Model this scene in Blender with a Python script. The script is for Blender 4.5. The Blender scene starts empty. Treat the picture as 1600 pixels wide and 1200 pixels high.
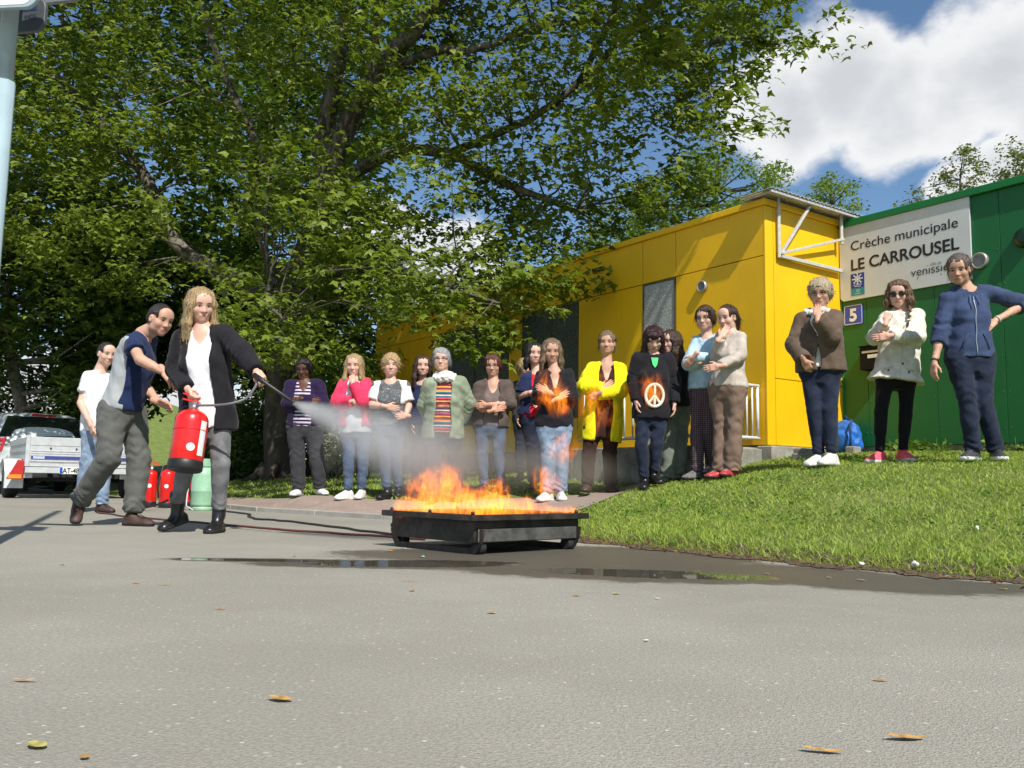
import bpy, bmesh, math, random
import numpy as np
from mathutils import Vector, Matrix

random.seed(7)
RNG = np.random.default_rng(11)
SC = bpy.context.scene
COL = SC.collection
R = math.radians

# ---------------------------------------------------------------- camera
CAM_Z = 0.39
FPX = 1387.0                       # focal length in pixels of a 1600 wide frame
PITCH, ROLL = R(6.29), R(1.0)
_r = Vector((1, 0, 0)); _u = Vector((0, -math.sin(PITCH), math.cos(PITCH))); _f = Vector((0, math.cos(PITCH), math.sin(PITCH)))
CR = _r * math.cos(ROLL) + _u * math.sin(ROLL)
CU = _u * math.cos(ROLL) - _r * math.sin(ROLL)
CF = _f
cam_d = bpy.data.cameras.new('camera')
cam_d.sensor_width = 36.0
cam_d.lens = 36.0 * FPX / 1600.0
cam_d.clip_start = 0.05
cam_d.clip_end = 3000
cam = bpy.data.objects.new('camera', cam_d)
COL.objects.link(cam)
cam.matrix_world = Matrix(((CR.x, CU.x, -CF.x, 0), (CR.y, CU.y, -CF.y, 0), (CR.z, CU.z, -CF.z, CAM_Z), (0, 0, 0, 1)))
SC.camera = cam


def ray(px, py):
    return CR * ((px - 800) / FPX) + CU * ((600 - py) / FPX) + CF


def at(px, py, Y):
    """the point at distance Y in front of the camera that is seen there"""
    d = ray(px, py)
    k = Y / d.y
    return Vector((d.x * k, Y, CAM_Z + d.z * k))


def on_z(px, py, z=0.0):
    d = ray(px, py)
    k = (z - CAM_Z) / d.z
    return Vector((d.x * k, d.y * k, z))


# ---------------------------------------------------------------- sun, sky, exposure
SUN_EL = R(48)
SUN_H = Vector((0.39, -0.92, 0)).normalized()
SUN_DIR = Vector((SUN_H.x * math.cos(SUN_EL), SUN_H.y * math.cos(SUN_EL), math.sin(SUN_EL)))
sd = bpy.data.lights.new('sun', 'SUN')
sd.energy = 5.0
sd.angle = R(0.53)
sd.color = (1.0, 0.955, 0.88)
sun = bpy.data.objects.new('sun', sd)
sun.rotation_euler = SUN_DIR.to_track_quat('Z', 'Y').to_euler()
COL.objects.link(sun)

world = bpy.data.worlds.new('World')
SC.world = world
world.use_nodes = True
wt = world.node_tree
wt.nodes.clear()


def N(t, kind, **kw):
    n = t.nodes.new(kind)
    for k, v in kw.items():
        setattr(n, k, v)
    return n


def math_n(t, op, a, b=None, c=None, clamp=False):
    n = t.nodes.new('ShaderNodeMath')
    n.operation = op
    n.use_clamp = clamp
    for i, v in enumerate((a, b, c)):
        if v is None:
            continue
        if isinstance(v, (int, float)):
            n.inputs[i].default_value = v
        else:
            t.links.new(v, n.inputs[i])
    return n.outputs[0]


def smooth_n(t, v, lo, hi, a=0.0, b=1.0):
    n = t.nodes.new('ShaderNodeMapRange')
    n.interpolation_type = 'SMOOTHSTEP'
    n.inputs['From Min'].default_value = lo
    n.inputs['From Max'].default_value = hi
    n.inputs['To Min'].default_value = a
    n.inputs['To Max'].default_value = b
    t.links.new(v, n.inputs['Value'])
    return n.outputs['Result']


def mixc(t, f, a, b, mode='MIX'):
    n = t.nodes.new('ShaderNodeMix')
    n.data_type = 'RGBA'
    n.blend_type = mode
    n.clamp_factor = True
    for sock, v in ((n.inputs['Factor'], f), (n.inputs['A'], a), (n.inputs['B'], b)):
        if isinstance(v, (int, float)):
            sock.default_value = v
        elif isinstance(v, (tuple, list)):
            sock.default_value = (*v[:3], 1)
        else:
            t.links.new(v, sock)
    return n.outputs['Result']


def build_sky():
    t = wt
    out = N(t, 'ShaderNodeOutputWorld')
    bg = N(t, 'ShaderNodeBackground')
    sky = N(t, 'ShaderNodeTexSky', sky_type='NISHITA')
    sky.sun_disc = False
    sky.sun_elevation = SUN_EL
    sky.sun_rotation = math.atan2(SUN_H.x, SUN_H.y)
    sky.altitude = 200
    sky.air_density = 1.0
    sky.dust_density = 0.4
    sky.ozone_density = 2.0
    tc = N(t, 'ShaderNodeTexCoord')
    d = tc.outputs['Generated']
    # cumulus: soft blobs round fixed compass directions, edges broken by noise
    blobs = [(1225, 175, .075), (1320, 130, .078), (1400, 165, .075), (1480, 165, .07), (1560, 110, .088), (1690, 120, .12),
             (1780, 150, .13), (1560, 258, .04), (1490, 292, .035), (1650, 250, .06),
             (600, 395, .08), (700, 440, .08), (120, 660, .10), (260, 655, .08), (-120, 640, .12), (420, 690, .08), (-400, 300, .16), (-700, 200, .2)]
    # the same broken cloud goes on round the sky outside the picture
    rr = random.Random(5)
    extra = []
    for i in range(14):
        az = R(rr.uniform(50, 310)); el = R(rr.uniform(8, 55))
        extra.append((Vector((math.sin(az) * math.cos(el), math.cos(az) * math.cos(el), math.sin(el))), rr.uniform(.1, .24)))
    cs = [(ray(a, b).normalized(), r) for a, b, r in blobs] + extra
    acc = None
    for c, r in cs:
        v = N(t, 'ShaderNodeVectorMath', operation='DISTANCE')
        t.links.new(d, v.inputs[0])
        v.inputs[1].default_value = c
        g = smooth_n(t, v.outputs['Value'], r * 1.5, 0.0)
        acc = g if acc is None else math_n(t, 'MAXIMUM', acc, g)
    mp = N(t, 'ShaderNodeMapping')
    mp.inputs['Scale'].default_value = (1, 1, 1.5)
    t.links.new(d, mp.inputs['Vector'])
    n1 = N(t, 'ShaderNodeTexNoise')
    n1.inputs['Scale'].default_value = 13
    n1.inputs['Detail'].default_value = 9
    n1.inputs['Roughness'].default_value = .56
    t.links.new(mp.outputs['Vector'], n1.inputs['Vector'])
    n2 = N(t, 'ShaderNodeTexNoise')
    n2.inputs['Scale'].default_value = 5
    n2.inputs['Detail'].default_value = 6
    t.links.new(mp.outputs['Vector'], n2.inputs['Vector'])
    nn = math_n(t, 'ADD', math_n(t, 'MULTIPLY', n1.outputs[0], 0.95), math_n(t, 'MULTIPLY', n2.outputs[0], 0.25))
    dens = math_n(t, 'ADD', acc, math_n(t, 'SUBTRACT', nn, 0.62))
    mask = smooth_n(t, dens, 0.26, 0.58)
    core = smooth_n(t, dens, 0.45, 1.05)
    n3 = N(t, 'ShaderNodeTexNoise')
    n3.inputs['Scale'].default_value = 9
    n3.inputs['Detail'].default_value = 8
    t.links.new(d, n3.inputs['Vector'])
    shade = math_n(t, 'MULTIPLY', core, smooth_n(t, n3.outputs[0], 0.30, 0.56))
    ccol = mixc(t, shade, (9.0, 9.05, 9.1), (6.3, 6.5, 6.8))
    col = mixc(t, math_n(t, 'MULTIPLY', mask, 0.97), mixc(t, 1.0, sky.outputs[0], (1.0, 1.15, 1.22), 'MULTIPLY'), ccol)
    t.links.new(col, bg.inputs['Color'])
    bg.inputs['Strength'].default_value = 0.092
    t.links.new(bg.outputs[0], out.inputs['Surface'])


build_sky()
SC.view_settings.view_transform = 'Standard'
SC.view_settings.look = 'None'
SC.view_settings.gamma = 1.0
SC.view_settings.exposure = 0.2
SC.cycles.max_bounces = 6
SC.cycles.diffuse_bounces = 3
SC.cycles.glossy_bounces = 3
SC.cycles.transmission_bounces = 4
SC.cycles.transparent_max_bounces = 8
SC.cycles.volume_bounces = 1
SC.cycles.sample_clamp_indirect = 4.0
SC.cycles.adaptive_threshold = 0.02
SC.cycles.caustics_reflective = False
SC.cycles.caustics_refractive = False

# ---------------------------------------------------------------- materials
MATS = {}


def new_mat(name):
    m = bpy.data.materials.new(name)
    m.use_nodes = True
    t = m.node_tree
    b = t.nodes['Principled BSDF']
    return m, t, b


def coords(t, kind='Object', scale=(1, 1, 1), rot=(0, 0, 0), loc=(0, 0, 0)):
    tc = t.nodes.new('ShaderNodeTexCoord')
    mp = t.nodes.new('ShaderNodeMapping')
    mp.inputs['Scale'].default_value = scale
    mp.inputs['Rotation'].default_value = rot
    mp.inputs['Location'].default_value = loc
    t.links.new(tc.outputs[kind], mp.inputs['Vector'])
    return mp.outputs['Vector']


def noise(t, vec, scale, detail=4, rough=.55, dist=0.0):
    n = t.nodes.new('ShaderNodeTexNoise')
    n.inputs['Scale'].default_value = scale
    n.inputs['Detail'].default_value = detail
    n.inputs['Roughness'].default_value = rough
    n.inputs['Distortion'].default_value = dist
    if vec is not None:
        t.links.new(vec, n.inputs['Vector'])
    return n.outputs['Fac']


def bump(t, b, h, strength, dist):
    n = t.nodes.new('ShaderNodeBump')
    n.inputs['Strength'].default_value = strength
    n.inputs['Distance'].default_value = dist
    t.links.new(h, n.inputs['Height'])
    t.links.new(n.outputs['Normal'], b.inputs['Normal'])


def shade3(c, k):
    return tuple(max(0, min(1, x * k)) for x in c[:3])


def solid(name, c, rough=.6, metal=0.0, var=.12, scale=6, bmp=0.0, bscale=60, spec=.5, coat=0.0):
    """a plain finish with a little uneven tone"""
    if name in MATS:
        return MATS[name]
    m, t, b = new_mat(name)
    v = coords(t)
    n = noise(t, v, scale, 5, .6)
    col = mixc(t, smooth_n(t, n, .3, .7), shade3(c, 1 - var), shade3(c, 1 + var))
    t.links.new(col, b.inputs['Base Color'])
    b.inputs['Roughness'].default_value = rough
    b.inputs['Metallic'].default_value = metal
    b.inputs['Specular IOR Level'].default_value = spec
    b.inputs['Coat Weight'].default_value = coat
    if bmp:
        bump(t, b, noise(t, v, bscale, 4), bmp, .004)
    MATS[name] = m
    return m


def fabric(name, c, c2=None, rough=.9, wear=0.18, weave=420, fold=.35, spec=.15):
    """cloth: weave relief, soft folds, slightly worn tone"""
    if name in MATS:
        return MATS[name]
    m, t, b = new_mat(name)
    v = coords(t)
    n = noise(t, v, 9, 5, .6)
    n2 = noise(t, v, 240, 2, .5)
    base = mixc(t, smooth_n(t, n, .32, .68), shade3(c, 1 - wear), shade3(c2 or c, 1 + wear))
    base = mixc(t, math_n(t, 'MULTIPLY', n2, .22), base, shade3(c, .55))
    t.links.new(base, b.inputs['Base Color'])
    b.inputs['Roughness'].default_value = rough
    b.inputs['Specular IOR Level'].default_value = spec
    b.inputs['Sheen Weight'].default_value = 0.08
    vf = coords(t, scale=(1, 1, .45), rot=(.5, .3, 0))
    f = noise(t, vf, 26, 3, .5, .8)
    h = math_n(t, 'ADD', math_n(t, 'MULTIPLY', f, 1.0), math_n(t, 'MULTIPLY', noise(t, v, weave, 1), .12))
    bump(t, b, h, fold, .014)
    MATS[name] = m
    return m


def stripes(name, bands, period, rough=.9, axis='Z', offset=0.0, bmp=.3):
    """horizontal bands knitted into cloth: bands = [(end_fraction, colour), ...]"""
    if name in MATS:
        return MATS[name]
    m, t, b = new_mat(name)
    tc = t.nodes.new('ShaderNodeTexCoord')
    s = t.nodes.new('ShaderNodeSeparateXYZ')
    t.links.new(tc.outputs['Object'], s.inputs[0])
    f = math_n(t, 'FRACT', math_n(t, 'DIVIDE', math_n(t, 'ADD', s.outputs[axis], 10 + offset), period))
    r = t.nodes.new('ShaderNodeValToRGB')
    r.color_ramp.interpolation = 'CONSTANT'
    e = r.color_ramp.elements
    e[0].position = 0
    e[0].color = (*bands[0][1], 1)
    e[1].position = bands[0][0]
    e[1].color = (*bands[1][1], 1)
    for i in range(2, len(bands)):
        x = e.new(bands[i - 1][0])
        x.color = (*bands[i][1], 1)
    t.links.new(f, r.inputs[0])
    t.links.new(r.outputs[0], b.inputs['Base Color'])
    b.inputs['Roughness'].default_value = rough
    b.inputs['Specular IOR Level'].default_value = .15
    bump(t, b, noise(t, tc.outputs['Object'], 30, 3), bmp, .014)
    MATS[name] = m
    return m


# ---------------------------------------------------------------- objects
def tag(o, label=None, cat=None, group=None, kind=None):
    if label:
        o['label'] = label
    if cat:
        o['category'] = cat
    if group:
        o['group'] = group
    if kind:
        o['kind'] = kind
    return o


def empty(name, loc=(0, 0, 0), rz=0.0):
    o = bpy.data.objects.new(name, None)
    o.empty_display_size = .1
    COL.objects.link(o)
    o.location = loc
    o.rotation_euler = (0, 0, rz)
    return o


def raw_mesh(name, V, F, smooth=True):
    """vertices (n,3) and faces (m,3|4) as arrays"""
    me = bpy.data.meshes.new(name)
    V = np.ascontiguousarray(V, dtype=np.float32)
    F = np.ascontiguousarray(F, dtype=np.int32)
    n, k = F.shape
    me.vertices.add(len(V))
    me.vertices.foreach_set('co', V.ravel())
    me.loops.add(n * k)
    me.loops.foreach_set('vertex_index', F.ravel())
    me.polygons.add(n)
    me.polygons.foreach_set('loop_start', np.arange(0, n * k, k, dtype=np.int32))
    me.update(calc_edges=True)
    if not smooth:
        me.shade_flat()
    return me


def link(name, me, mat=None, parent=None):
    o = bpy.data.objects.new(name, me)
    COL.objects.link(o)
    if mat is not None:
        for m in (mat if isinstance(mat, (list, tuple)) else [mat]):
            me.materials.append(m)
    if parent is not None:
        o.parent = parent
    return o


class MB:
    """collects boxes, tubes, prisms and lathes, then links them as one mesh"""

    def __init__(self):
        self.v, self.f, self.s = [], [], []

    def add(self, V, F, smooth=False):
        o = len(self.v)
        self.v += [tuple(p) for p in V]
        self.f += [tuple(i + o for i in q) for q in F]
        self.s += [smooth] * len(F)
        return self

    def box(self, lo, hi, M=None):
        x0, y0, z0 = lo
        x1, y1, z1 = hi
        V = [Vector(p) for p in ((x0, y0, z0), (x1, y0, z0), (x1, y1, z0), (x0, y1, z0), (x0, y0, z1), (x1, y0, z1), (x1, y1, z1), (x0, y1, z1))]
        if M is not None:
            V = [M @ p for p in V]
        return self.add(V, [(0, 3, 2, 1), (4, 5, 6, 7), (0, 1, 5, 4), (1, 2, 6, 5), (2, 3, 7, 6), (3, 0, 4, 7)])

    def bar(self, a, b, w, h=None, up=(0, 0, 1)):
        """square section bar from a to b"""
        a, b = Vector(a), Vector(b)
        h = h or w
        d = (b - a).normalized()
        up = Vector(up)
        if abs(d.dot(up)) > .98:
            up = Vector((0, 1, 0))
        s = d.cross(up).normalized()
        u = s.cross(d).normalized()
        V = [p + s * (i * w / 2) + u * (j * h / 2) for p in (a, b) for i, j in ((-1, -1), (1, -1), (1, 1), (-1, 1))]
        return self.add(V, [(3, 2, 1, 0), (4, 5, 6, 7), (0, 1, 5, 4), (1, 2, 6, 5), (2, 3, 7, 6), (3, 0, 4, 7)])

    def tube(self, pts, rad, n=10, caps=True):
        pts = [Vector(p) for p in pts]
        if isinstance(rad, (int, float)):
            rad = [rad] * len(pts)
        V, F = [], []
        prev = None
        for i, p in enumerate(pts):
            d = (pts[min(i + 1, len(pts) - 1)] - pts[max(i - 1, 0)]).normalized()
            if prev is None:
                s = d.orthogonal().normalized()
            else:
                s = (prev - d * prev.dot(d)).normalized()
            prev = s
            u = d.cross(s)
            for k in range(n):
                a = 2 * math.pi * k / n
                V.append(p + (s * math.cos(a) + u * math.sin(a)) * rad[i])
        for i in range(len(pts) - 1):
            for k in range(n):
                k2 = (k + 1) % n
                F.append((i * n + k, i * n + k2, (i + 1) * n + k2, (i + 1) * n + k))
        self.add(V, F, True)
        if caps:
            o = len(self.v) - len(V)
            self.f += [tuple(o + k for k in reversed(range(n))), tuple(o + (len(pts) - 1) * n + k for k in range(n))]
            self.s += [False, False]
        return self

    def lathe(self, prof, n=24, M=None):
        """prof: [(r, z), ...]"""
        V, F = [], []
        for r_, z in prof:
            for k in range(n):
                a = 2 * math.pi * k / n
                p = Vector((r_ * math.cos(a), r_ * math.sin(a), z))
                V.append(M @ p if M is not None else p)
        for i in range(len(prof) - 1):
            for k in range(n):
                k2 = (k + 1) % n
                F.append((i * n + k, i * n + k2, (i + 1) * n + k2, (i + 1) * n + k))
        self.add(V, F, True)
        o = len(self.v) - len(V)
        self.f += [tuple(o + k for k in reversed(range(n))), tuple(o + (len(prof) - 1) * n + k for k in range(n))]
        self.s += [False, False]
        return self

    def prism(self, poly, h0, h1, M=None):
        """poly [(x,y)] ccw, extruded along z"""
        n = len(poly)
        V = [Vector((x, y, h)) for h in (h0, h1) for x, y in poly]
        if M is not None:
            V = [M @ p for p in V]
        F = [tuple(reversed(range(n))), tuple(range(n, 2 * n))]
        F += [(i, (i + 1) % n, n + (i + 1) % n, n + i) for i in range(n)]
        return self.add(V, F)

    def build(self, name, mat, parent=None, bevel=0.0, seg=2):
        me = bpy.data.meshes.new(name)
        me.from_pydata(self.v, [], self.f)
        for p, s in zip(me.polygons, self.s):
            p.use_smooth = s
        me.update()
        o = link(name, me, mat, parent)
        if bevel:
            md = o.modifiers.new('bevel', 'BEVEL')
            md.width = bevel
            md.segments = seg
            md.limit_method = 'ANGLE'
            md.angle_limit = R(40)
        return o


def text_mesh(name, s, size, mat, parent, M, extrude=.0015, offset=0.0, sx=1.0, align='LEFT'):
    cu = bpy.data.curves.new(name, 'FONT')
    cu.body = s
    cu.size = size
    cu.extrude = extrude
    cu.offset = offset
    cu.align_x = align
    o = bpy.data.objects.new(name, cu)
    COL.objects.link(o)
    bpy.context.view_layer.update()
    me = bpy.data.meshes.new_from_object(o.evaluated_get(bpy.context.evaluated_depsgraph_get()))
    bpy.data.objects.remove(o)
    me.name = name
    me.transform(M @ Matrix.Diagonal((sx, 1, 1, 1)))
    me.materials.clear()
    return link(name, me, mat, parent)


def frame(o, x, y, z):
    """matrix with the three axes as columns"""
    return Matrix(((x[0], y[0], z[0], o[0]), (x[1], y[1], z[1], o[1]), (x[2], y[2], z[2], o[2]), (0, 0, 0, 1)))

# ---------------------------------------------------------------- soft bodies: distance fields turned into meshes
def snets(F, o, h):
    S = F < 0
    c = np.zeros(tuple(n - 1 for n in F.shape), np.int8)
    for i in (0, 1):
        for j in (0, 1):
            for k in (0, 1):
                c += S[i:F.shape[0] - 1 + i, j:F.shape[1] - 1 + j, k:F.shape[2] - 1 + k]
    act = (c > 0) & (c < 8)
    ids = np.argwhere(act)
    n = len(ids)
    idx = np.full(act.shape, -1, np.int32)
    idx[act] = np.arange(n)
    acc = np.zeros((n, 3), np.float32)
    cnt = np.zeros((n, 1), np.float32)
    cor = [(i, j, k) for i in (0, 1) for j in (0, 1) for k in (0, 1)]
    val = {q: F[ids[:, 0] + q[0], ids[:, 1] + q[1], ids[:, 2] + q[2]] for q in cor}
    for a in cor:
        for ax in range(3):
            if a[ax]:
                continue
            b = list(a); b[ax] = 1; b = tuple(b)
            fa, fb = val[a], val[b]
            m = (fa < 0) != (fb < 0)
            t = fa[m] / (fa[m] - fb[m])
            p = np.tile(np.array(a, np.float32), (len(t), 1))
            p[:, ax] = t
            acc[m] += p
            cnt[m] += 1
    V = np.asarray(o, np.float32) + h * (ids + acc / cnt)
    Q = []
    for ax in range(3):
        b1, b2 = (ax + 1) % 3, (ax + 2) % 3
        sl0 = [slice(1, -1)] * 3; sl1 = [slice(1, -1)] * 3
        sl0[ax] = slice(0, -1); sl1[ax] = slice(1, None)
        s0, s1 = S[tuple(sl0)], S[tuple(sl1)]
        e = np.argwhere(s0 != s1)
        if not len(e):
            continue
        ins = s0[tuple(e.T)]
        g = e.copy()
        g[:, b1] += 1; g[:, b2] += 1

        def cell(d1, d2):
            q = g.copy(); q[:, b1] += d1; q[:, b2] += d2
            return idx[tuple(q.T)]
        quad = np.stack([cell(-1, -1), cell(0, -1), cell(0, 0), cell(-1, 0)], 1)
        quad[~ins] = quad[~ins][:, ::-1]
        Q.append(quad)
    return V, np.concatenate(Q)


class Field:
    def __init__(self, h):
        self.h = h
        self.ops = []
        self.lo = np.full(3, 9e9); self.hi = np.full(3, -9e9)

    def _p(self, kind, fn, lo, hi, k):
        lo = np.asarray(lo, float); hi = np.asarray(hi, float)
        if kind == 'u':
            self.lo = np.minimum(self.lo, lo); self.hi = np.maximum(self.hi, hi)
        self.ops.append((kind, fn, lo, hi, k))

    def cap(self, a, b, ra, rb, k=.02, flat=False, rip=None, kind='u', sq=None):
        """tapered limb piece; flat = cut square at b; rip=(amp, wavelength, centre t, width t)"""
        a = np.asarray(a, np.float32); b = np.asarray(b, np.float32)
        ba = b - a
        L2 = float(ba @ ba) + 1e-9
        L = math.sqrt(L2)
        m = max(ra, rb) + .01

        def fn(x, y, z):
            px, py, pz = x - a[0], y - a[1], z - a[2]
            tt = (px * ba[0] + py * ba[1] + pz * ba[2]) / L2
            t = np.clip(tt, 0, 1)
            r = ra + (rb - ra) * t
            if rip:
                amp, wl, tc, tw = rip
                ph = tt * L / wl * 6.283 + 2.6 * np.sin(px * 34 + py * 23 + pz * 9) + 1.3 * np.sin(py * 41 - px * 17)
                r = r + amp * np.sin(ph) * np.exp(-((tt - tc) / tw) ** 2)
            d = np.sqrt((px - t * ba[0]) ** 2 + (py - t * ba[1]) ** 2 + (pz - t * ba[2]) ** 2) - r
            if flat:
                d = np.maximum(d, (tt - 1) * L)
            return d
        self._p(kind, fn, np.minimum(a, b) - m, np.maximum(a, b) + m, k)

    def chain(self, pts, rads, k=.02, flat=False, rip=None, k0=None):
        for i in range(len(pts) - 1):
            self.cap(pts[i], pts[i + 1], rads[i], rads[i + 1], k if (i or k0 is None) else k0, flat and i == len(pts) - 2, rip[i] if rip else None)

    def ell(self, c, r, M=None, k=.02, kind='u'):
        """ellipsoid; M rows = local axes in world"""
        c = np.asarray(c, np.float32); r = np.asarray(r, np.float32)
        M = np.eye(3, dtype=np.float32) if M is None else np.asarray(M, np.float32)
        e = np.sqrt(((M * r[:, None]) ** 2).sum(0)) + .005

        def fn(x, y, z):
            p = (x - c[0], y - c[1], z - c[2])
            q = [p[0] * M[i, 0] + p[1] * M[i, 1] + p[2] * M[i, 2] for i in range(3)]
            k0 = np.sqrt((q[0] / r[0]) ** 2 + (q[1] / r[1]) ** 2 + (q[2] / r[2]) ** 2)
            k1 = np.sqrt((q[0] / r[0] ** 2) ** 2 + (q[1] / r[1] ** 2) ** 2 + (q[2] / r[2] ** 2) ** 2) + 1e-6
            return k0 * (k0 - 1) / k1
        self._p(kind, fn, c - e, c + e, k)

    def box(self, c, r, M=None, rd=.01, k=.01, kind='u'):
        c = np.asarray(c, np.float32); r = np.asarray(r, np.float32)
        M = np.eye(3, dtype=np.float32) if M is None else np.asarray(M, np.float32)
        e = np.abs(M * r[:, None]).sum(0) + .01

        def fn(x, y, z):
            p = (x - c[0], y - c[1], z - c[2])
            q = [np.abs(p[0] * M[i, 0] + p[1] * M[i, 1] + p[2] * M[i, 2]) - (r[i] - rd) for i in range(3)]
            out = np.sqrt(np.maximum(q[0], 0) ** 2 + np.maximum(q[1], 0) ** 2 + np.maximum(q[2], 0) ** 2)
            return out + np.minimum(np.maximum(q[0], np.maximum(q[1], q[2])), 0) - rd
        self._p(kind, fn, c - e, c + e, k)

    def trunk(self, o, M, L, prof, t0, t1, grow=0.0, k=.02):
        """torso: M rows = side, forward, up; prof rows = (t, half width, half depth, forward shift)"""
        o = np.asarray(o, np.float32); M = np.asarray(M, np.float32)
        P = np.array(prof, float)
        rm = max(P[:, 1].max(), P[:, 2].max()) + grow + .04
        a = o + M[2] * t0 * L; b = o + M[2] * t1 * L

        def fn(x, y, z):
            p = (x - o[0], y - o[1], z - o[2])
            q = [p[0] * M[i, 0] + p[1] * M[i, 1] + p[2] * M[i, 2] for i in range(3)]
            t = q[2] / L
            rx = np.interp(t, P[:, 0], P[:, 1]).astype(np.float32) + grow
            ry = np.interp(t, P[:, 0], P[:, 2]).astype(np.float32) + grow
            oy = np.interp(t, P[:, 0], P[:, 3]).astype(np.float32)
            d = (np.sqrt((q[0] / rx) ** 2 + ((q[1] - oy) / ry) ** 2) - 1) * np.minimum(rx, ry)
            return np.maximum(d, np.maximum((t0 - t) * L, (t - t1) * L))
        self._p('u', fn, np.minimum(a, b) - rm, np.maximum(a, b) + rm, k)

    def cut(self, fn):
        """remove everything where fn(x,y,z) < 0, over the whole field"""
        self._p('c', fn, (0, 0, 0), (0, 0, 0), 0)

    def wrinkle(self, amp, wl, seed, stretch=(1, 1, 1)):
        self._p('w', (amp, wl, seed, stretch), (0, 0, 0), (0, 0, 0), 0)

    def solve(self):
        h = self.h
        pad = 3 * h + .015
        o = self.lo - pad
        n = np.ceil((self.hi - self.lo + 2 * pad) / h).astype(int) + 1
        F = np.full(n, .2, np.float32)
        ax = [(o[i] + h * np.arange(n[i])).astype(np.float32) for i in range(3)]
        for kind, fn, lo, hi, k in self.ops:
            if kind in 'us':
                m = k + 2.5 * h
                i0 = np.clip(np.floor((lo - m - o) / h).astype(int), 0, n)
                i1 = np.clip(np.ceil((hi + m - o) / h).astype(int) + 1, 0, n)
                if (i1 <= i0).any():
                    continue
                sl = tuple(slice(i0[i], i1[i]) for i in range(3))
                d = fn(ax[0][sl[0]][:, None, None], ax[1][sl[1]][None, :, None], ax[2][sl[2]][None, None, :])
                A = F[sl]
                if kind == 'u':
                    if k > 1e-4:
                        e = np.maximum(k - np.abs(A - d), 0) / k
                        F[sl] = np.minimum(A, d) - e * e * k * .25
                    else:
                        F[sl] = np.minimum(A, d)
                else:
                    if k > 1e-4:
                        e = np.maximum(k - np.abs(A + d), 0) / k
                        F[sl] = np.maximum(A, -d) + e * e * k * .25
                    else:
                        F[sl] = np.maximum(A, -d)
            elif kind == 'c':
                d = fn(ax[0][:, None, None], ax[1][None, :, None], ax[2][None, None, :])
                F = np.maximum(F, -d).astype(np.float32)
            else:
                amp, wl, seed, st = fn
                rg = np.random.default_rng(seed)
                x, y, z = ax[0][:, None, None], ax[1][None, :, None], ax[2][None, None, :]
                tot = 0
                for q in range(4):
                    v = rg.normal(size=3) * st
                    v *= 6.283 / (wl * rg.uniform(.7, 1.5)) / np.linalg.norm(v)
                    w = rg.normal(size=3)
                    w *= 6.283 / (wl * 2.2) / np.linalg.norm(w)
                    tot = tot + np.sin(v[0] * x + v[1] * y + v[2] * z + 1.4 * np.sin(w[0] * x + w[1] * y + w[2] * z + rg.uniform(0, 6)) + rg.uniform(0, 6))
                F = (F + amp * .5 * tot).astype(np.float32)
        F[0] = F[-1] = .2; F[:, 0] = F[:, -1] = .2; F[:, :, 0] = F[:, :, -1] = .2
        return snets(F, o, h)


def join_vq(parts):
    V, Q, o = [], [], 0
    for v, q in parts:
        V.append(v); Q.append(q + o); o += len(v)
    return np.concatenate(V), np.concatenate(Q)

# ---------------------------------------------------------------- where everybody stands, joint by joint
# joints are given in one of five close looks at the place (origin x, origin y, scale) with an offset in depth;
# a = the person's right, b = the left
LOOK = {1: (0, 420, 440 / 1200), 2: (420, 500, 340 / 1200), 3: (720, 480, 280 / 1050), 4: (880, 460, 320 / 1129), 5: (1200, 360, 400 / 1200)}


def joint(look, Y, j):
    ox, oy, s = LOOK[look]
    return at(ox + j[0] * s, oy + j[1] * s, Y + (j[2] if len(j) > 2 else 0))


PEOPLE = []


def person(label, look, Y, J, **kw):
    PEOPLE.append(dict(label=label, look=look, Y=Y, J={k: joint(look, Y, v) for k, v in J.items()}, **kw))


person('man in navy and grey t-shirt leaning in beside the blonde woman, arms reaching forward', 1, 6.9,
       dict(hd=(682, 222, -.05), sa=(560, 312, -.17), sb=(632, 300, .17), ea=(598, 392, -.32), eb=(612, 500, .13), wa=(702, 446, -.34), wb=(676, 572, -.02),
            ha=(480, 610, -.08), hb=(560, 612, .10), ka=(462, 812, -.16), kb=(592, 820, .10), fa=(333, 1000, .02), fb=(566, 1055, .06),
            hta=(765, 520, -.36), htb=(745, 598, -.05)),
       sex='m', skin='tan', g=1.06, head=dict(yaw=58, pitch=14, roll=4), hair=dict(style='crop', col='dark'),
       top=dict(mat='navy_grey', sleeve=.55, off=.022, hem=.03), legs=dict(mat='grey_cargo', fit='baggy', hem=.02),
       shoes=dict(mat='brown_shoe', sole='dark_sole', kind='shoe', dirs=((.35, -.9, -.55), (.97, -.25, 0))),
       hands=dict(a=('relaxed', (-.1, .5, -1)), b=('relaxed', (.1, -.6, -.7))))

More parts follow.
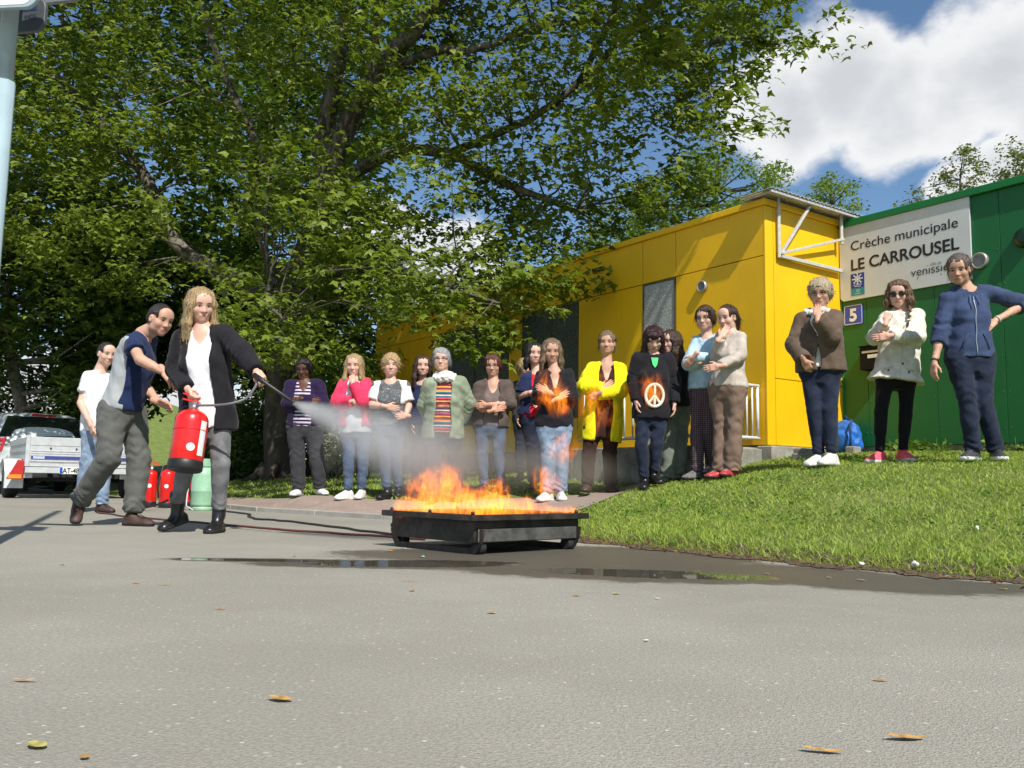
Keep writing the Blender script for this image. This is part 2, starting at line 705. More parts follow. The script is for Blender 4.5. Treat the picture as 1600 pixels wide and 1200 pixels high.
person('blonde woman in black cardigan and grey jeans holding the red fire extinguisher', 1, 6.3,
       dict(hd=(856, 158, -.03), sa=(778, 290, .0), sb=(952, 268, .0), ea=(752, 425, .03), eb=(1028, 352, -.10), wa=(800, 515, -.14), wb=(1093, 438, -.2),
            ha=(832, 640, 0), hb=(935, 640, 0), ka=(795, 830, -.03), kb=(940, 842, -.05), fa=(752, 1015, .04), fb=(930, 1045, 0),
            hta=(832, 590, -.2), htb=(1130, 490, -.27)),
       skin='fair', g=.97, head=dict(yaw=36, pitch=12, roll=-3), hair=dict(style='long', col='blond', len=.17),
       top=dict(mat='white_tee', sleeve=.2, off=.016, hem=-.12, neck=.06), jacket=dict(mat='black_knit', off=.03, hem=-.16, open=.085, sleeve=1.95),
       legs=dict(mat='grey_jean', fit='slim', hem=.03), heel=1, shoes=dict(mat='black_leather', sole='dark_sole', kind='boot', dirs=((-.45, -.9, -.25), (-.08, -1, 0))),
       hands=dict(a=('grip', (.8, .2, -.3)), b=('grip', (.3, .3, -1))))

person('man in white t-shirt and pale jeans standing behind the leaning man', 1, 9.3,
       dict(hd=(455, 352, 0), sa=(380, 440, -.08), sb=(470, 440, .12), ea=(345, 560, -.14), eb=(480, 560, .12), wa=(388, 652, -.24), wb=(480, 640, 0),
            ha=(395, 670, -.04), hb=(450, 670, .08), ka=(372, 815, -.05), kb=(445, 835, .05), fa=(345, 985, .0), fb=(435, 992, .05), hta=(400, 690, -.26)),
       sex='m', skin='fair', g=.98, head=dict(yaw=50, pitch=8), hair=dict(style='crop', col='dark'),
       top=dict(mat='white_tee', sleeve=.6, off=.02, hem=-.05), legs=dict(mat='pale_jean', fit='straight', hem=.0),
       shoes=dict(mat='brown_shoe', sole='dark_sole', kind='shoe', dirs=((.2, -1, 0), (.9, -.5, 0))), hands=dict(a=('relaxed', (.3, .3, 0)), b=('relaxed', (-1, 0, 0))))

person('dark-haired woman in glasses with dark purple cardigan and grey joggers, arms folded', 2, 10.35,
       dict(hd=(193, 265, -.02), sa=(122, 352, 0), sb=(275, 350, 0), ea=(108, 455, -.06), eb=(292, 450, -.06), wa=(215, 448, -.2), wb=(165, 432, -.23),
            ha=(150, 590, 0), hb=(245, 590, 0), ka=(158, 745, -.02), kb=(262, 748, -.02), fa=(165, 925, 0), fb=(285, 920, .02), hta=(262, 440, -.2), htb=(135, 440, -.2)),
       skin='brown', g=1.04, head=dict(yaw=-4, pitch=14), hair=dict(style='short', col='black'), glasses='thin',
       top=dict(mat='stripe_purple', sleeve=.2, off=.014, hem=.02, neck=.045), jacket=dict(mat='purple_knit', off=.034, hem=.02, open=.10, sleeve=1.95),
       legs=dict(mat='charcoal', fit='baggy', hem=-.005), shoes=dict(mat='white_shoe', sole='white_sole', kind='shoe', dirs=((-.25, -1, 0), (.6, -.8, 0))), hands=dict(a=('flat', (0, 1, 0)), b=('fist', (0, 1, 0))))

person('blonde woman in bright pink hooded jacket with a fist at her chin', 2, 9.9,
       dict(hd=(470, 256, -.02), sa=(415, 356, 0), sb=(535, 350, 0), ea=(378, 455, -.05), eb=(515, 448, -.17), wa=(462, 452, -.2), wb=(462, 350, -.19),
            ha=(438, 600, 0), hb=(520, 598, 0), ka=(440, 765, -.02), kb=(520, 765, -.02), fa=(437, 955, 0), fb=(512, 950, .02), hta=(505, 452, -.2), htb=(456, 300, -.16)),
       skin='fair', g=.98, head=dict(yaw=-2, pitch=6), hair=dict(style='long', col='blond', len=.2),
       top=dict(mat='white_tee', sleeve=.2, off=.016, hem=-.12, neck=.05), jacket=dict(mat='pink_fleece', off=.032, hem=.02, open=.08, sleeve=1.95, hood=1),
       legs=dict(mat='blue_jean', fit='slim', hem=.03), shoes=dict(mat='white_trainer', sole='white_sole', kind='trainer', dirs=((-.75, -.8, 0), (-.15, -1, 0))), hands=dict(a=('flat', (0, 1, 0)), b=('fist', (0, 1, 0))))

person('curly blonde woman in grey patterned top with white sleeves, hand on her belly', 2, 9.8,
       dict(hd=(674, 244, -.02), sa=(598, 352, 0), sb=(748, 350, 0), ea=(568, 462, -.06), eb=(772, 470, 0), wa=(650, 470, -.19), wb=(755, 522, -.12),
            ha=(628, 580, 0), hb=(712, 580, 0), ka=(642, 755, -.02), kb=(700, 755, .08), fa=(652, 940, 0), fb=(715, 930, .15), hta=(712, 482, -.2), htb=(716, 522, -.2)),
       skin='fair', g=.99, head=dict(yaw=8, pitch=2), hair=dict(style='curly', col='sandy'),
       top=dict(mat='grey_print', sleeve=.1, off=.022, hem=-.0), jacket=dict(mat='white_knit', off=.019, hem=.55, open=.13, sleeve=.75, short=1),
       legs=dict(mat='blue_jean', fit='slim', hem=.04), shoes=dict(mat='black_leather', sole='dark_sole', kind='boot', dirs=((-.5, -.9, 0), (.1, -1, 0))), hands=dict(a=('flat', (0, 1, .1)), b=('flat', (0, 1, 0))))

person('dark-haired woman in navy jumper half hidden behind the green fleece', 2, 10.35,
       dict(hd=(850, 262, -.02), sa=(796, 374, .02), sb=(900, 374, .02), ea=(782, 480, .02), eb=(915, 480, .02), wa=(790, 580, -.04), wb=(905, 580, -.04),
            ha=(815, 590, 0), hb=(890, 590, 0), ka=(815, 750, 0), kb=(890, 750, 0), fa=(815, 925, 0), fb=(890, 925, 0)),
       skin='fair', g=.97, head=dict(yaw=6, pitch=2), hair=dict(style='long', col='brown', len=.16),
       top=dict(mat='navy_knit', sleeve=1.95, off=.02, hem=-.0), legs=dict(mat='black_cloth', fit='straight', hem=0),
       shoes=dict(mat='black_leather', sole='dark_sole', kind='shoe', dirs=((-.1, -1, 0), (.2, -1, 0))))

person('grey-haired woman in sage fleece jacket, white scarf and multicoloured striped jumper', 2, 9.5,
       dict(hd=(952, 232, -.03), sa=(888, 362, 0), sb=(1055, 352, 0), ea=(862, 480, .07), eb=(1098, 470, .09), wa=(900, 580, .15), wb=(1060, 575, .17),
            ha=(905, 630, 0), hb=(1015, 630, 0), ka=(908, 795, -.02), kb=(1028, 795, 0), fa=(912, 975, 0), fb=(1040, 970, .02)),
       skin='fair', g=1.07, head=dict(yaw=-2, pitch=0), hair=dict(style='short', col='grey'), glasses='thin', scarf='white_wool',
       top=dict(mat='stripe_multi', sleeve=.2, off=.018, hem=-.02), jacket=dict(mat='sage_fleece', off=.038, hem=-.14, open=.085, sleeve=1.95, hood=1),
       legs=dict(mat='dark_jean', fit='straight', hem=0), shoes=dict(mat='black_leather', sole='dark_sole', kind='shoe', dirs=((-.2, -1, 0), (.2, -1, 0))))

person('auburn-haired woman in glasses and taupe cardigan, arms folded by the dark window', 3, 9.75,
       dict(hd=(188, 332, -.02), sa=(112, 452, 0), sb=(268, 446, 0), ea=(88, 585, -.06), eb=(284, 555, -.06), wa=(190, 592, -.2), wb=(150, 562, -.22),
            ha=(125, 690, 0), hb=(222, 690, 0), ka=(125, 850, -.02), kb=(220, 850, -.02), fa=(135, 1040, 0), fb=(240, 1035, 0), hta=(240, 580, -.2), htb=(115, 565, -.2)),
       skin='tan', g=1.0, head=dict(yaw=-6, pitch=8), hair=dict(style='short', col='auburn'), glasses='thin',
       top=dict(mat='taupe_knit', sleeve=.2, off=.012, hem=.0, neck=.05), jacket=dict(mat='brown_grey_knit', off=.034, hem=.0, open=.08, sleeve=1.1, hood=1),
       legs=dict(mat='blue_jean', fit='slim', hem=.02), shoes=dict(mat='black_leather', sole='dark_sole', kind='boot', dirs=((-.2, -1, 0), (.3, -1, 0))), hands=dict(a=('flat', (0, 1, 0)), b=('flat', (0, 1, 0))))

person('woman at the back whose face just shows beside the red top', 3, 11.0,
       dict(hd=(378, 358, 0), sa=(325, 452, 0), sb=(450, 452, 0), ea=(315, 560, .02), eb=(462, 560, .02), wa=(330, 650, -.05), wb=(450, 650, -.05),
            ha=(350, 660, 0), hb=(425, 660, 0), ka=(350, 800, 0), kb=(425, 800, 0), fa=(350, 970, 0), fb=(425, 970, 0)),
       skin='fair', g=.95, head=dict(yaw=22, pitch=4, roll=-6), hair=dict(style='short', col='sandy'),
       top=dict(mat='charcoal', sleeve=1.9, off=.02, hem=-.02), legs=dict(mat='dark_jean', fit='straight', hem=0),
       shoes=dict(mat='black_leather', sole='dark_sole', kind='shoe', dirs=((-.1, -1, 0), (.2, -1, 0))))

person('dark-haired woman in red top and navy cardigan, one bare forearm across', 3, 10.0,
       dict(hd=(432, 278, 0), sa=(385, 418, -.03), sb=(500, 410, .08), ea=(352, 525, -.06), eb=(520, 520, .05), wa=(430, 500, -.2), wb=(470, 560, -.12),
            ha=(395, 655, 0), hb=(475, 655, .04), ka=(415, 830, 0), kb=(480, 830, .04), fa=(425, 1030, 0), fb=(490, 1030, .04), hta=(480, 490, -.2)),
       skin='fair', g=.97, head=dict(yaw=10, pitch=4), hair=dict(style='long', col='black', len=.08),
       top=dict(mat='red_cloth', sleeve=.2, off=.016, hem=-.0, neck=.05), jacket=dict(mat='navy_knit', off=.03, hem=.05, open=.11, sleeve=.85),
       legs=dict(mat='navy_cloth', fit='straight', hem=0), shoes=dict(mat='black_leather', sole='dark_sole', kind='shoe', dirs=((-.2, -1, 0), (.2, -1, 0))), hands=dict(a=('flat', (0, 1, 0)), b=('flat', (0, 1, 0))))

person('blonde woman in black v-neck jumper and faded jeans right behind the flames', 3, 9.1,
       dict(hd=(532, 262, -.02), sa=(472, 402, 0), sb=(628, 392, 0), ea=(446, 540, -.06), eb=(650, 530, -.06), wa=(560, 540, -.2), wb=(510, 500, -.22),
            ha=(505, 700, 0), hb=(595, 700, 0), ka=(512, 880, -.02), kb=(590, 880, -.02), fa=(510, 1095, 0), fb=(585, 1090, .02), hta=(600, 520, -.2), htb=(470, 480, -.2)),
       skin='tan', g=1.02, head=dict(yaw=4, pitch=12), hair=dict(style='long', col='darkblond', len=.1),
       top=dict(mat='black_knit', sleeve=1.9, off=.024, hem=-.02, neck=.10), legs=dict(mat='pale_jean', fit='straight', hem=0.01),
       shoes=dict(mat='white_trainer', sole='white_sole', kind='trainer', dirs=((-.6, -.8, 0), (.1, -1, 0))), hands=dict(a=('flat', (0, 1, 0)), b=('flat', (0, 1, 0))))

person('woman in long bright yellow cardigan over dark brown clothes, arms folded', 3, 9.3,
       dict(hd=(858, 228, -.02), sa=(772, 372, 0), sb=(932, 372, 0), ea=(722, 482, -.07), eb=(936, 505, -.07), wa=(838, 492, -.21), wb=(800, 528, -.23),
            ha=(775, 705, 0), hb=(885, 705, 0), ka=(750, 880, -.02), kb=(872, 880, -.02), fa=(742, 1055, 0), fb=(880, 1060, .02), hta=(872, 468, -.18), htb=(765, 545, -.2)),
       skin='tan', g=1.02, head=dict(yaw=-12, pitch=2), hair=dict(style='tied', col='darkblond'),
       top=dict(mat='brown_cloth', sleeve=.2, off=.016, hem=-.25, neck=.09), jacket=dict(mat='yellow_knit', off=.034, hem=-.30, open=.085, sleeve=1.95),
       legs=dict(mat='brown_cloth', fit='straight', hem=0.0), shoes=dict(mat='brown_shoe', sole='dark_sole', kind='boot', dirs=((-.3, -1, 0), (.2, -1, 0))), hands=dict(a=('flat', (0, 1, 0)), b=('fist', (0, 1, 0))))

person('woman with long dark red hair in black jumper with a white peace symbol, head bowed', 4, 8.78,
       dict(hd=(500, 248, -.06), sa=(415, 345, 0), sb=(575, 345, 0), ea=(388, 470, .02), eb=(612, 480, .0), wa=(402, 590, -.04), wb=(612, 600, -.06),
            ha=(445, 655, 0), hb=(535, 655, 0), ka=(430, 825, -.04), kb=(515, 830, -.02), fa=(448, 1030, 0), fb=(500, 1000, .05), htb=(612, 650, -.07)),
       skin='fair', g=.96, head=dict(yaw=-3, pitch=30), hair=dict(style='fringe', col='wine', len=.2),
       top=dict(mat='black_knit', sleeve=1.98, off=.03, hem=-.1, emblem='peace', bib='green_cloth'), legs=dict(mat='dark_jean', fit='slim', hem=.04),
       shoes=dict(mat='black_leather', sole='dark_sole', kind='boot', dirs=((-.2, -1, 0), (.3, -1, 0))))

person('brown-haired woman in black top and grey-green flared trousers behind the peace jumper', 4, 9.05,
       dict(hd=(592, 268, 0), sa=(548, 372, -.02), sb=(655, 372, .06), ea=(540, 480, .02), eb=(676, 485, .05), wa=(560, 580, -.04), wb=(662, 590, 0),
            ha=(575, 620, 0), hb=(655, 620, .04), ka=(592, 810, 0), kb=(650, 800, .04), fa=(575, 1000, -.02), fb=(635, 985, .04)),
       skin='fair', g=.97, head=dict(yaw=-52, pitch=4), hair=dict(style='long', col='brown', len=.14),
       top=dict(mat='black_knit', sleeve=1.95, off=.024, hem=-.02), legs=dict(mat='greygreen', fit='flare', hem=-.02),
       shoes=dict(mat='grey_shoe', sole='dark_sole', kind='shoe', dirs=((-.8, -.6, 0), (-.7, -.7, 0))))

person('short-haired woman in glasses, pale blue jacket and dark checked trousers, arms folded', 4, 8.7,
       dict(hd=(782, 140, -.02), sa=(742, 262, .06), sb=(845, 258, -.02), ea=(695, 388, -.06), eb=(838, 370, -.14), wa=(770, 372, -.22), wb=(720, 350, -.24),
            ha=(755, 545, .04), hb=(825, 545, -.03), ka=(742, 765, .02), kb=(812, 755, -.02), fa=(738, 985, 0), fb=(818, 955, .06), hta=(815, 352, -.2), htb=(690, 385, -.2)),
       skin='fair', g=.97, head=dict(yaw=-32, pitch=6), hair=dict(style='short', col='brown'), glasses='thin',
       top=dict(mat='paleblue', sleeve=1.95, off=.028, hem=.05, collar=1), legs=dict(mat='check', fit='straight', hem=0),
       shoes=dict(mat='grey_shoe', sole='dark_sole', kind='shoe', dirs=((-.9, -.4, 0), (-.6, -.8, 0))), hands=dict(a=('flat', (0, 1, 0)), b=('flat', (0, 1, 0))))

person('woman with ponytail in beige long-sleeved top and brown trousers, hand at her neck', 4, 8.35,
       dict(hd=(905, 136, 0), sa=(868, 238, .1), sb=(975, 235, -.07), ea=(845, 350, .0), eb=(978, 345, -.14), wa=(868, 240, -.14), wb=(860, 402, -.26),
            ha=(858, 520, .06), hb=(950, 520, -.04), ka=(872, 750, .06), kb=(945, 745, -.05), fa=(870, 975, .04), fb=(930, 965, -.02), hta=(905, 190, -.12), htb=(815, 410, -.24)),
       skin='fair', g=1.04, head=dict(yaw=-48, pitch=10), hair=dict(style='ponytail', col='brown'),
       top=dict(mat='beige_knit', sleeve=1.95, off=.016, hem=.0), legs=dict(mat='brown_twill', fit='flare', hem=-.02),
       shoes=dict(mat='red_shoe', sole='dark_sole', kind='shoe', dirs=((-.9, -.35, 0), (-.7, -.6, 0))), hands=dict(a=('flat', (.3, .8, 0)), b=('flat', (0, 1, 0))))

person('older blonde woman in brown jacket and cream scarf, hand over her mouth', 5, 7.7,
       dict(hd=(246, 288, -.02), sa=(168, 405, .05), sb=(312, 398, -.06), ea=(128, 528, .02), eb=(296, 488, -.19), wa=(170, 605, -.12), wb=(232, 398, -.25),
            ha=(200, 655, .03), hb=(292, 650, -.03), ka=(218, 840, 0), kb=(288, 842, -.05), fa=(240, 1058, .02), fb=(298, 1052, -.06), hta=(190, 640, -.1), htb=(228, 330, -.18)),
       skin='tan', g=1.03, head=dict(yaw=-32, pitch=12), hair=dict(style='curlyshort', col='greyblond'), glasses='thin', scarf='cream_cloth',
       top=dict(mat='cream_cloth', sleeve=.2, off=.016, hem=.05), jacket=dict(mat='brown_jacket', off=.036, hem=-.02, open=.012, sleeve=1.95),
       legs=dict(mat='dark_jean', fit='slim', hem=.03), shoes=dict(mat='white_grey_trainer', sole='white_sole', kind='trainer', dirs=((-.9, -.5, 0), (-.8, -.6, 0))), hands=dict(a=('relaxed', (.3, .5, 0)), b=('flat', (.3, 1, .1))))

person('young woman in sunglasses, braid and cream jacket, hand at her chin', 5, 7.9,
       dict(hd=(612, 308, -.02), sa=(560, 412, .04), sb=(700, 400, -.03), ea=(500, 512, -.05), eb=(702, 508, -.12), wa=(556, 432, -.22), wb=(570, 505, -.24),
            ha=(552, 690, .02), hb=(652, 690, -.02), ka=(530, 862, -.02), kb=(646, 862, 0), fa=(524, 1062, 0), fb=(632, 1055, .02), hta=(578, 358, -.16), htb=(520, 512, -.22)),
       skin='fair', g=.96, head=dict(yaw=-30, pitch=12), hair=dict(style='braid', col='lightbrown'), glasses='sun',
       top=dict(mat='white_tee', sleeve=.2, off=.012, hem=0, neck=.05), jacket=dict(mat='cream_jacket', off=.024, hem=-.10, open=.0, sleeve=1.95, flare=.05, collar=1, buttons=1),
       legs=dict(mat='black_legging', fit='skinny', hem=.03), shoes=dict(mat='pink_trainer', sole='white_sole', kind='trainer', dirs=((-.9, -.5, 0), (.1, -1, 0))), hands=dict(a=('fist', (.5, .8, 0)), b=('flat', (0, 1, 0))))

person('woman in blue zipped hoodie and dark jeans, one hand on her hip', 5, 7.2,
       dict(hd=(895, 186, -.03), sa=(842, 312, .03), sb=(1030, 282, .0), ea=(808, 485, .02), eb=(1205, 345, .06), wa=(780, 625, -.04), wb=(1062, 425, -.06),
            ha=(890, 600, 0), hb=(1005, 592, 0), ka=(935, 800, -.03), kb=(1012, 812, -.03), fa=(962, 1035, .02), fb=(1070, 1035, 0), hta=(772, 720, -.06), htb=(1005, 475, -.12)),
       skin='tan', g=.98, head=dict(yaw=-38, pitch=14), hair=dict(style='tied', col='greybrown'),
       top=dict(mat='blue_hoodie', sleeve=1.35, sleeve_b=1.25, off=.024, hem=-.02, zip=1, hood=1), legs=dict(mat='dark_jean', fit='straight', hem=.0),
       shoes=dict(mat='black_trainer', sole='white_sole', kind='trainer', dirs=((-.85, -.6, 0), (-.2, -1, 0))), hands=dict(a=('relaxed', (1, .3, 0)), b=('flat', (.4, .8, -.2))), bracelet=1)

for p in PEOPLE:
    J = p['J']
    for s in 'ab':
        J['s' + s].z -= .016
    soles = []
    for s in 'ab':
        q = J['f' + s].copy()
        q.z -= .13 if p.get('heel') else .08
        soles.append(q)
    p['soles'] = soles
    p['o'] = Vector(((soles[0].x + soles[1].x) / 2, (soles[0].y + soles[1].y) / 2, min(soles[0].z, soles[1].z)))

# ---------------------------------------------------------------- ground
# edge between tarmac and lawn, walked from the near right to the far left (lawn lies to its right-hand side)
EDGE = [(6.0, .6), (4.2, 1.9), (2.85, 2.95), (2.19, 3.8), (1.60, 4.43), (1.05, 5.2), (.56, 5.95), (.46, 6.8), (.30, 7.6), (-.25, 8.3), (-1.15, 8.95), (-2.8, 10.4), (-4.4, 12.6), (-6.2, 15.2), (-9.5, 20.), (-20, 35), (-45, 70)]
EA = np.array(EDGE)


def edge_dist(x, y):
    """distance from the tarmac edge, positive on the lawn"""
    x = np.asarray(x, float); y = np.asarray(y, float)
    best = np.full(x.shape, 1e9); sg = np.ones(x.shape)
    for (ax_, ay), (bx, by) in zip(EDGE[:-1], EDGE[1:]):
        dx, dy = bx - ax_, by - ay
        t = np.clip(((x - ax_) * dx + (y - ay) * dy) / (dx * dx + dy * dy), 0, 1)
        d = np.hypot(x - ax_ - t * dx, y - ay - t * dy)
        s = np.where((x - ax_) * dy - (y - ay) * dx > 0, 1.0, -1.0)
        m = d < best - 1e-9
        best = np.where(m, d, best); sg = np.where(m, s, sg)
    return best * sg


_ctl = [(x, y, .03 if i < 9 else .06) for i, (x, y) in enumerate(EDGE)]
for p in PEOPLE[3:]:
    for q in p['soles']:
        _ctl.append((q.x, q.y, q.z))
_ctl += [(2.4, 6.0, .28), (1.4, 6.9, .22), (3.2, 5.2, .30), (4.6, 5.2, .50), (5.5, 7.5, .72), (4.4, 8.6, .74), (3.6, 9.3, .74), (3.0, 8.9, .70), (2.5, 8.6, .60), (6.0, 4.2, .5), (8, 3, .6), (8, 7, .8),
         (1.2, 10.5, .45), (2.0, 10.0, .55), (0, 12, .45), (-1.5, 12, .36), (-2.6, 13.5, .36), (-4.4, 16, .38), (-3, 18, .45), (0, 18, .6), (3, 14, .8), (5, 12, .8), (9, 12, .9), (14, 8, 1.0), (14, 20, 1.0), (0, 30, .9), (-8, 24, .6), (-12, 34, .9), (12, 34, 1.1), (-25, 55, 1.0), (20, 60, 1.2)]
_C = np.array(_ctl)


def _phi(r2):
    return np.where(r2 > 1e-9, r2 * np.log(r2 + 1e-12), 0)


def _fit():
    n = len(_C)
    xy = _C[:, :2]
    r2 = ((xy[:, None] - xy[None]) ** 2).sum(-1)
    A = np.zeros((n + 3, n + 3))
    A[:n, :n] = _phi(r2) + np.eye(n) * .8
    A[:n, n] = 1; A[:n, n + 1:] = xy
    A[n, :n] = 1; A[n + 1:, :n] = xy.T
    b = np.zeros(n + 3)
    b[:n] = _C[:, 2]
    return np.linalg.solve(A, b)


_w = _fit()


def lawn_z(x, y):
    x = np.asarray(x, float); y = np.asarray(y, float)
    sh = x.shape
    xf, yf = x.ravel(), y.ravel()
    out = np.empty(len(xf))
    for i in range(0, len(xf), 20000):
        a, b = xf[i:i + 20000], yf[i:i + 20000]
        r2 = (a[:, None] - _C[None, :, 0]) ** 2 + (b[:, None] - _C[None, :, 1]) ** 2
        out[i:i + 20000] = _phi(r2) @ _w[:-3] + _w[-3] + a * _w[-2] + b * _w[-1]
    z = out.reshape(sh)
    d = edge_dist(x, y)
    k = np.clip((d + .05) / np.where((x < .1) & (y > 8.0), .07, .30), 0, 1)
    k = k * k * (3 - 2 * k)
    z = np.clip(z, .02, 1.4) * k + (-.06) * (1 - k)
    return np.where(d < -.05, -.06, z)


def ground_z(x, y):
    return max(0.0, float(lawn_z(np.array([x]), np.array([y]))[0]))


def tarmac():
    m, t, b = new_mat('tarmac')
    v = coords(t)
    big = noise(t, v, .55, 4, .6)
    mid = noise(t, v, 3.2, 5, .62)
    grit = noise(t, v, 120, 3, .7)
    vo = t.nodes.new('ShaderNodeTexVoronoi')
    vo.inputs['Scale'].default_value = 230
    t.links.new(v, vo.inputs['Vector'])
    stone = t.nodes.new('ShaderNodeTexVoronoi')
    stone.inputs['Scale'].default_value = 85
    t.links.new(v, stone.inputs['Vector'])
    base = mixc(t, smooth_n(t, big, .35, .65), (.292, .275, .222), (.366, .347, .286))
    base = mixc(t, math_n(t, 'MULTIPLY', smooth_n(t, noise(t, coords(t, scale=(.5, 1, 1), rot=(0, 0, .6)), .9, 6, .7), .5, .72), .30), base, (.17, .16, .14))
    base = mixc(t, math_n(t, 'MULTIPLY', smooth_n(t, mid, .38, .66), .35), base, (.29, .27, .235))
    base = mixc(t, math_n(t, 'MULTIPLY', smooth_n(t, grit, .38, .62), .6), base, (.20, .187, .162))
    pale = math_n(t, 'MULTIPLY', smooth_n(t, math_n(t, 'MULTIPLY', stone.outputs['Color'], 1.0), .80, .90), smooth_n(t, stone.outputs['Distance'], .42, .22))
    base = mixc(t, math_n(t, 'MULTIPLY', pale, .55), base, (.72, .68, .60))
    # where the extinguishing water has run: soaked tarmac and standing puddles
    s = t.nodes.new('ShaderNodeSeparateXYZ')
    t.links.new(v, s.inputs[0])
    wob = math_n(t, 'MULTIPLY', math_n(t, 'SUBTRACT', noise(t, v, 1.7, 4, .6), .5), 1.1)
    wob2 = math_n(t, 'ADD', math_n(t, 'MULTIPLY', math_n(t, 'SUBTRACT', noise(t, v, 5.5, 3, .6), .5), .40), math_n(t, 'MULTIPLY', math_n(t, 'SUBTRACT', noise(t, v, 24, 3, .6), .5), .28))

    def blob(cx, cy, rx, ry, ang=0.0):
        ca, sa_ = math.cos(ang), math.sin(ang)
        dx = math_n(t, 'SUBTRACT', s.outputs[0], cx)
        dy = math_n(t, 'SUBTRACT', s.outputs[1], cy)
        u = math_n(t, 'DIVIDE', math_n(t, 'ADD', math_n(t, 'MULTIPLY', dx, ca), math_n(t, 'MULTIPLY', dy, sa_)), rx)
        w = math_n(t, 'DIVIDE', math_n(t, 'SUBTRACT', math_n(t, 'MULTIPLY', dy, ca), math_n(t, 'MULTIPLY', dx, sa_)), ry)
        return math_n(t, 'SUBTRACT', 1.0, math_n(t, 'SQRT', math_n(t, 'ADD', math_n(t, 'MULTIPLY', u, u), math_n(t, 'MULTIPLY', w, w))))
    wetb = [blob(.15, 4.75, 1.15, .62), blob(.55, 3.98, .95, .42, -.25), blob(1.30, 4.0, 1.05, .48, -.75), blob(-.55, 4.20, .75, .26, .1), blob(-1.15, 4.28, .55, .12, .05), blob(2.25, 3.4, .9, .20, -.85), blob(.75, 5.0, .8, .45, -.9)]
    wet = wetb[0]
    for q in wetb[1:]:
        wet = math_n(t, 'MAXIMUM', wet, q)
    wetm = smooth_n(t, math_n(t, 'ADD', wet, math_n(t, 'ADD', math_n(t, 'MULTIPLY', wob, .45), wob2)), -.02, .24)
    poolb = [blob(-.45, 4.25, .55, .20, .15), blob(-1.05, 4.28, .60, .075, .02), blob(.62, 3.95, .55, .20, -.2)]
    pool = poolb[0]
    for q in poolb[1:]:
        pool = math_n(t, 'MAXIMUM', pool, q)
    poolm = smooth_n(t, math_n(t, 'ADD', pool, math_n(t, 'ADD', math_n(t, 'MULTIPLY', wob, .30), wob2)), .04, .12)
    wetm = math_n(t, 'MAXIMUM', wetm, poolm)
    col = mixc(t, wetm, base, mixc(t, 1.0, base, (.34, .32, .285), 'MULTIPLY'))
    t.links.new(col, b.inputs['Base Color'])
    ro = math_n(t, 'SUBTRACT', .93, math_n(t, 'ADD', math_n(t, 'MULTIPLY', wetm, .42), math_n(t, 'MULTIPLY', poolm, .49)))
    t.links.new(ro, b.inputs['Roughness'])
    b.inputs['Specular IOR Level'].default_value = .4
    n = t.nodes.new('ShaderNodeBump')
    n.inputs['Distance'].default_value = .006
    h = math_n(t, 'ADD', math_n(t, 'MULTIPLY', vo.outputs['Distance'], .8), math_n(t, 'MULTIPLY', grit, .6))
    t.links.new(h, n.inputs['Height'])
    t.links.new(math_n(t, 'SUBTRACT', .50, math_n(t, 'ADD', math_n(t, 'MULTIPLY', wetm, .22), math_n(t, 'MULTIPLY', poolm, .28))), n.inputs['Strength'])
    t.links.new(n.outputs['Normal'], b.inputs['Normal'])
    return m


g = MB()
g.add([(-400, -60, 0), (400, -60, 0), (400, 900, 0), (-400, 900, 0)], [(0, 1, 2, 3)])
tag(g.build('road', tarmac()), kind='structure')


def grass_ground():
    m, t, b = new_mat('lawn_soil')
    v = coords(t)
    n = noise(t, v, 2.2, 5, .6)
    n2 = noise(t, v, 38, 4, .65)
    c = mixc(t, smooth_n(t, n, .35, .65), (.12, .17, .026), (.18, .225, .045))
    c = mixc(t, math_n(t, 'MULTIPLY', smooth_n(t, n2, .45, .7), .6), c, (.045, .048, .014))
    t.links.new(c, b.inputs['Base Color'])
    b.inputs['Roughness'].default_value = .95
    bump(t, b, n2, .9, .03)
    return m


PATH_A = [(-4.43, 12.58), (-2.84, 10.36), (-1.19, 8.90), (-.30, 8.24), (.30, 7.64), (.75, 8.25), (1.15, 8.95), (1.5, 9.35)]
PATH_B = [(-4.1, 12.65), (-2.60, 10.52), (-1.5, 9.78), (-.6, 9.45), (.2, 9.36), (.7, 9.38), (1.1, 9.5), (1.45, 9.62)]


def in_poly(x, y, poly):
    ins = np.zeros(x.shape, bool)
    n = len(poly)
    for i in range(n):
        x0, y0 = poly[i]; x1, y1 = poly[(i + 1) % n]
        c = ((y0 > y) != (y1 > y)) & (x < (x1 - x0) * (y - y0) / (y1 - y0 + 1e-9) + x0)
        ins ^= c
    return ins


PATH_POLY = PATH_A + PATH_B[::-1]


def grid_sheet(name, xs, ys, mat, keep=None, dz=0.0):
    X, Y_ = np.meshgrid(xs, ys, indexing='ij')
    Z = lawn_z(X, Y_) + dz
    V = np.stack([X, Y_, Z], -1).reshape(-1, 3)
    nx, ny = len(xs), len(ys)
    i, j = np.meshgrid(np.arange(nx - 1), np.arange(ny - 1), indexing='ij')
    a = (i * ny + j).ravel()
    Q = np.stack([a, a + ny, a + ny + 1, a + 1], 1)
    if keep is not None:
        c = V[Q].mean(1)
        Q = Q[keep(c)]
        used = np.unique(Q)
        mp = np.full(len(V), -1); mp[used] = np.arange(len(used))
        V, Q = V[used], mp[Q]
    return link(name, raw_mesh(name, V, Q), mat)


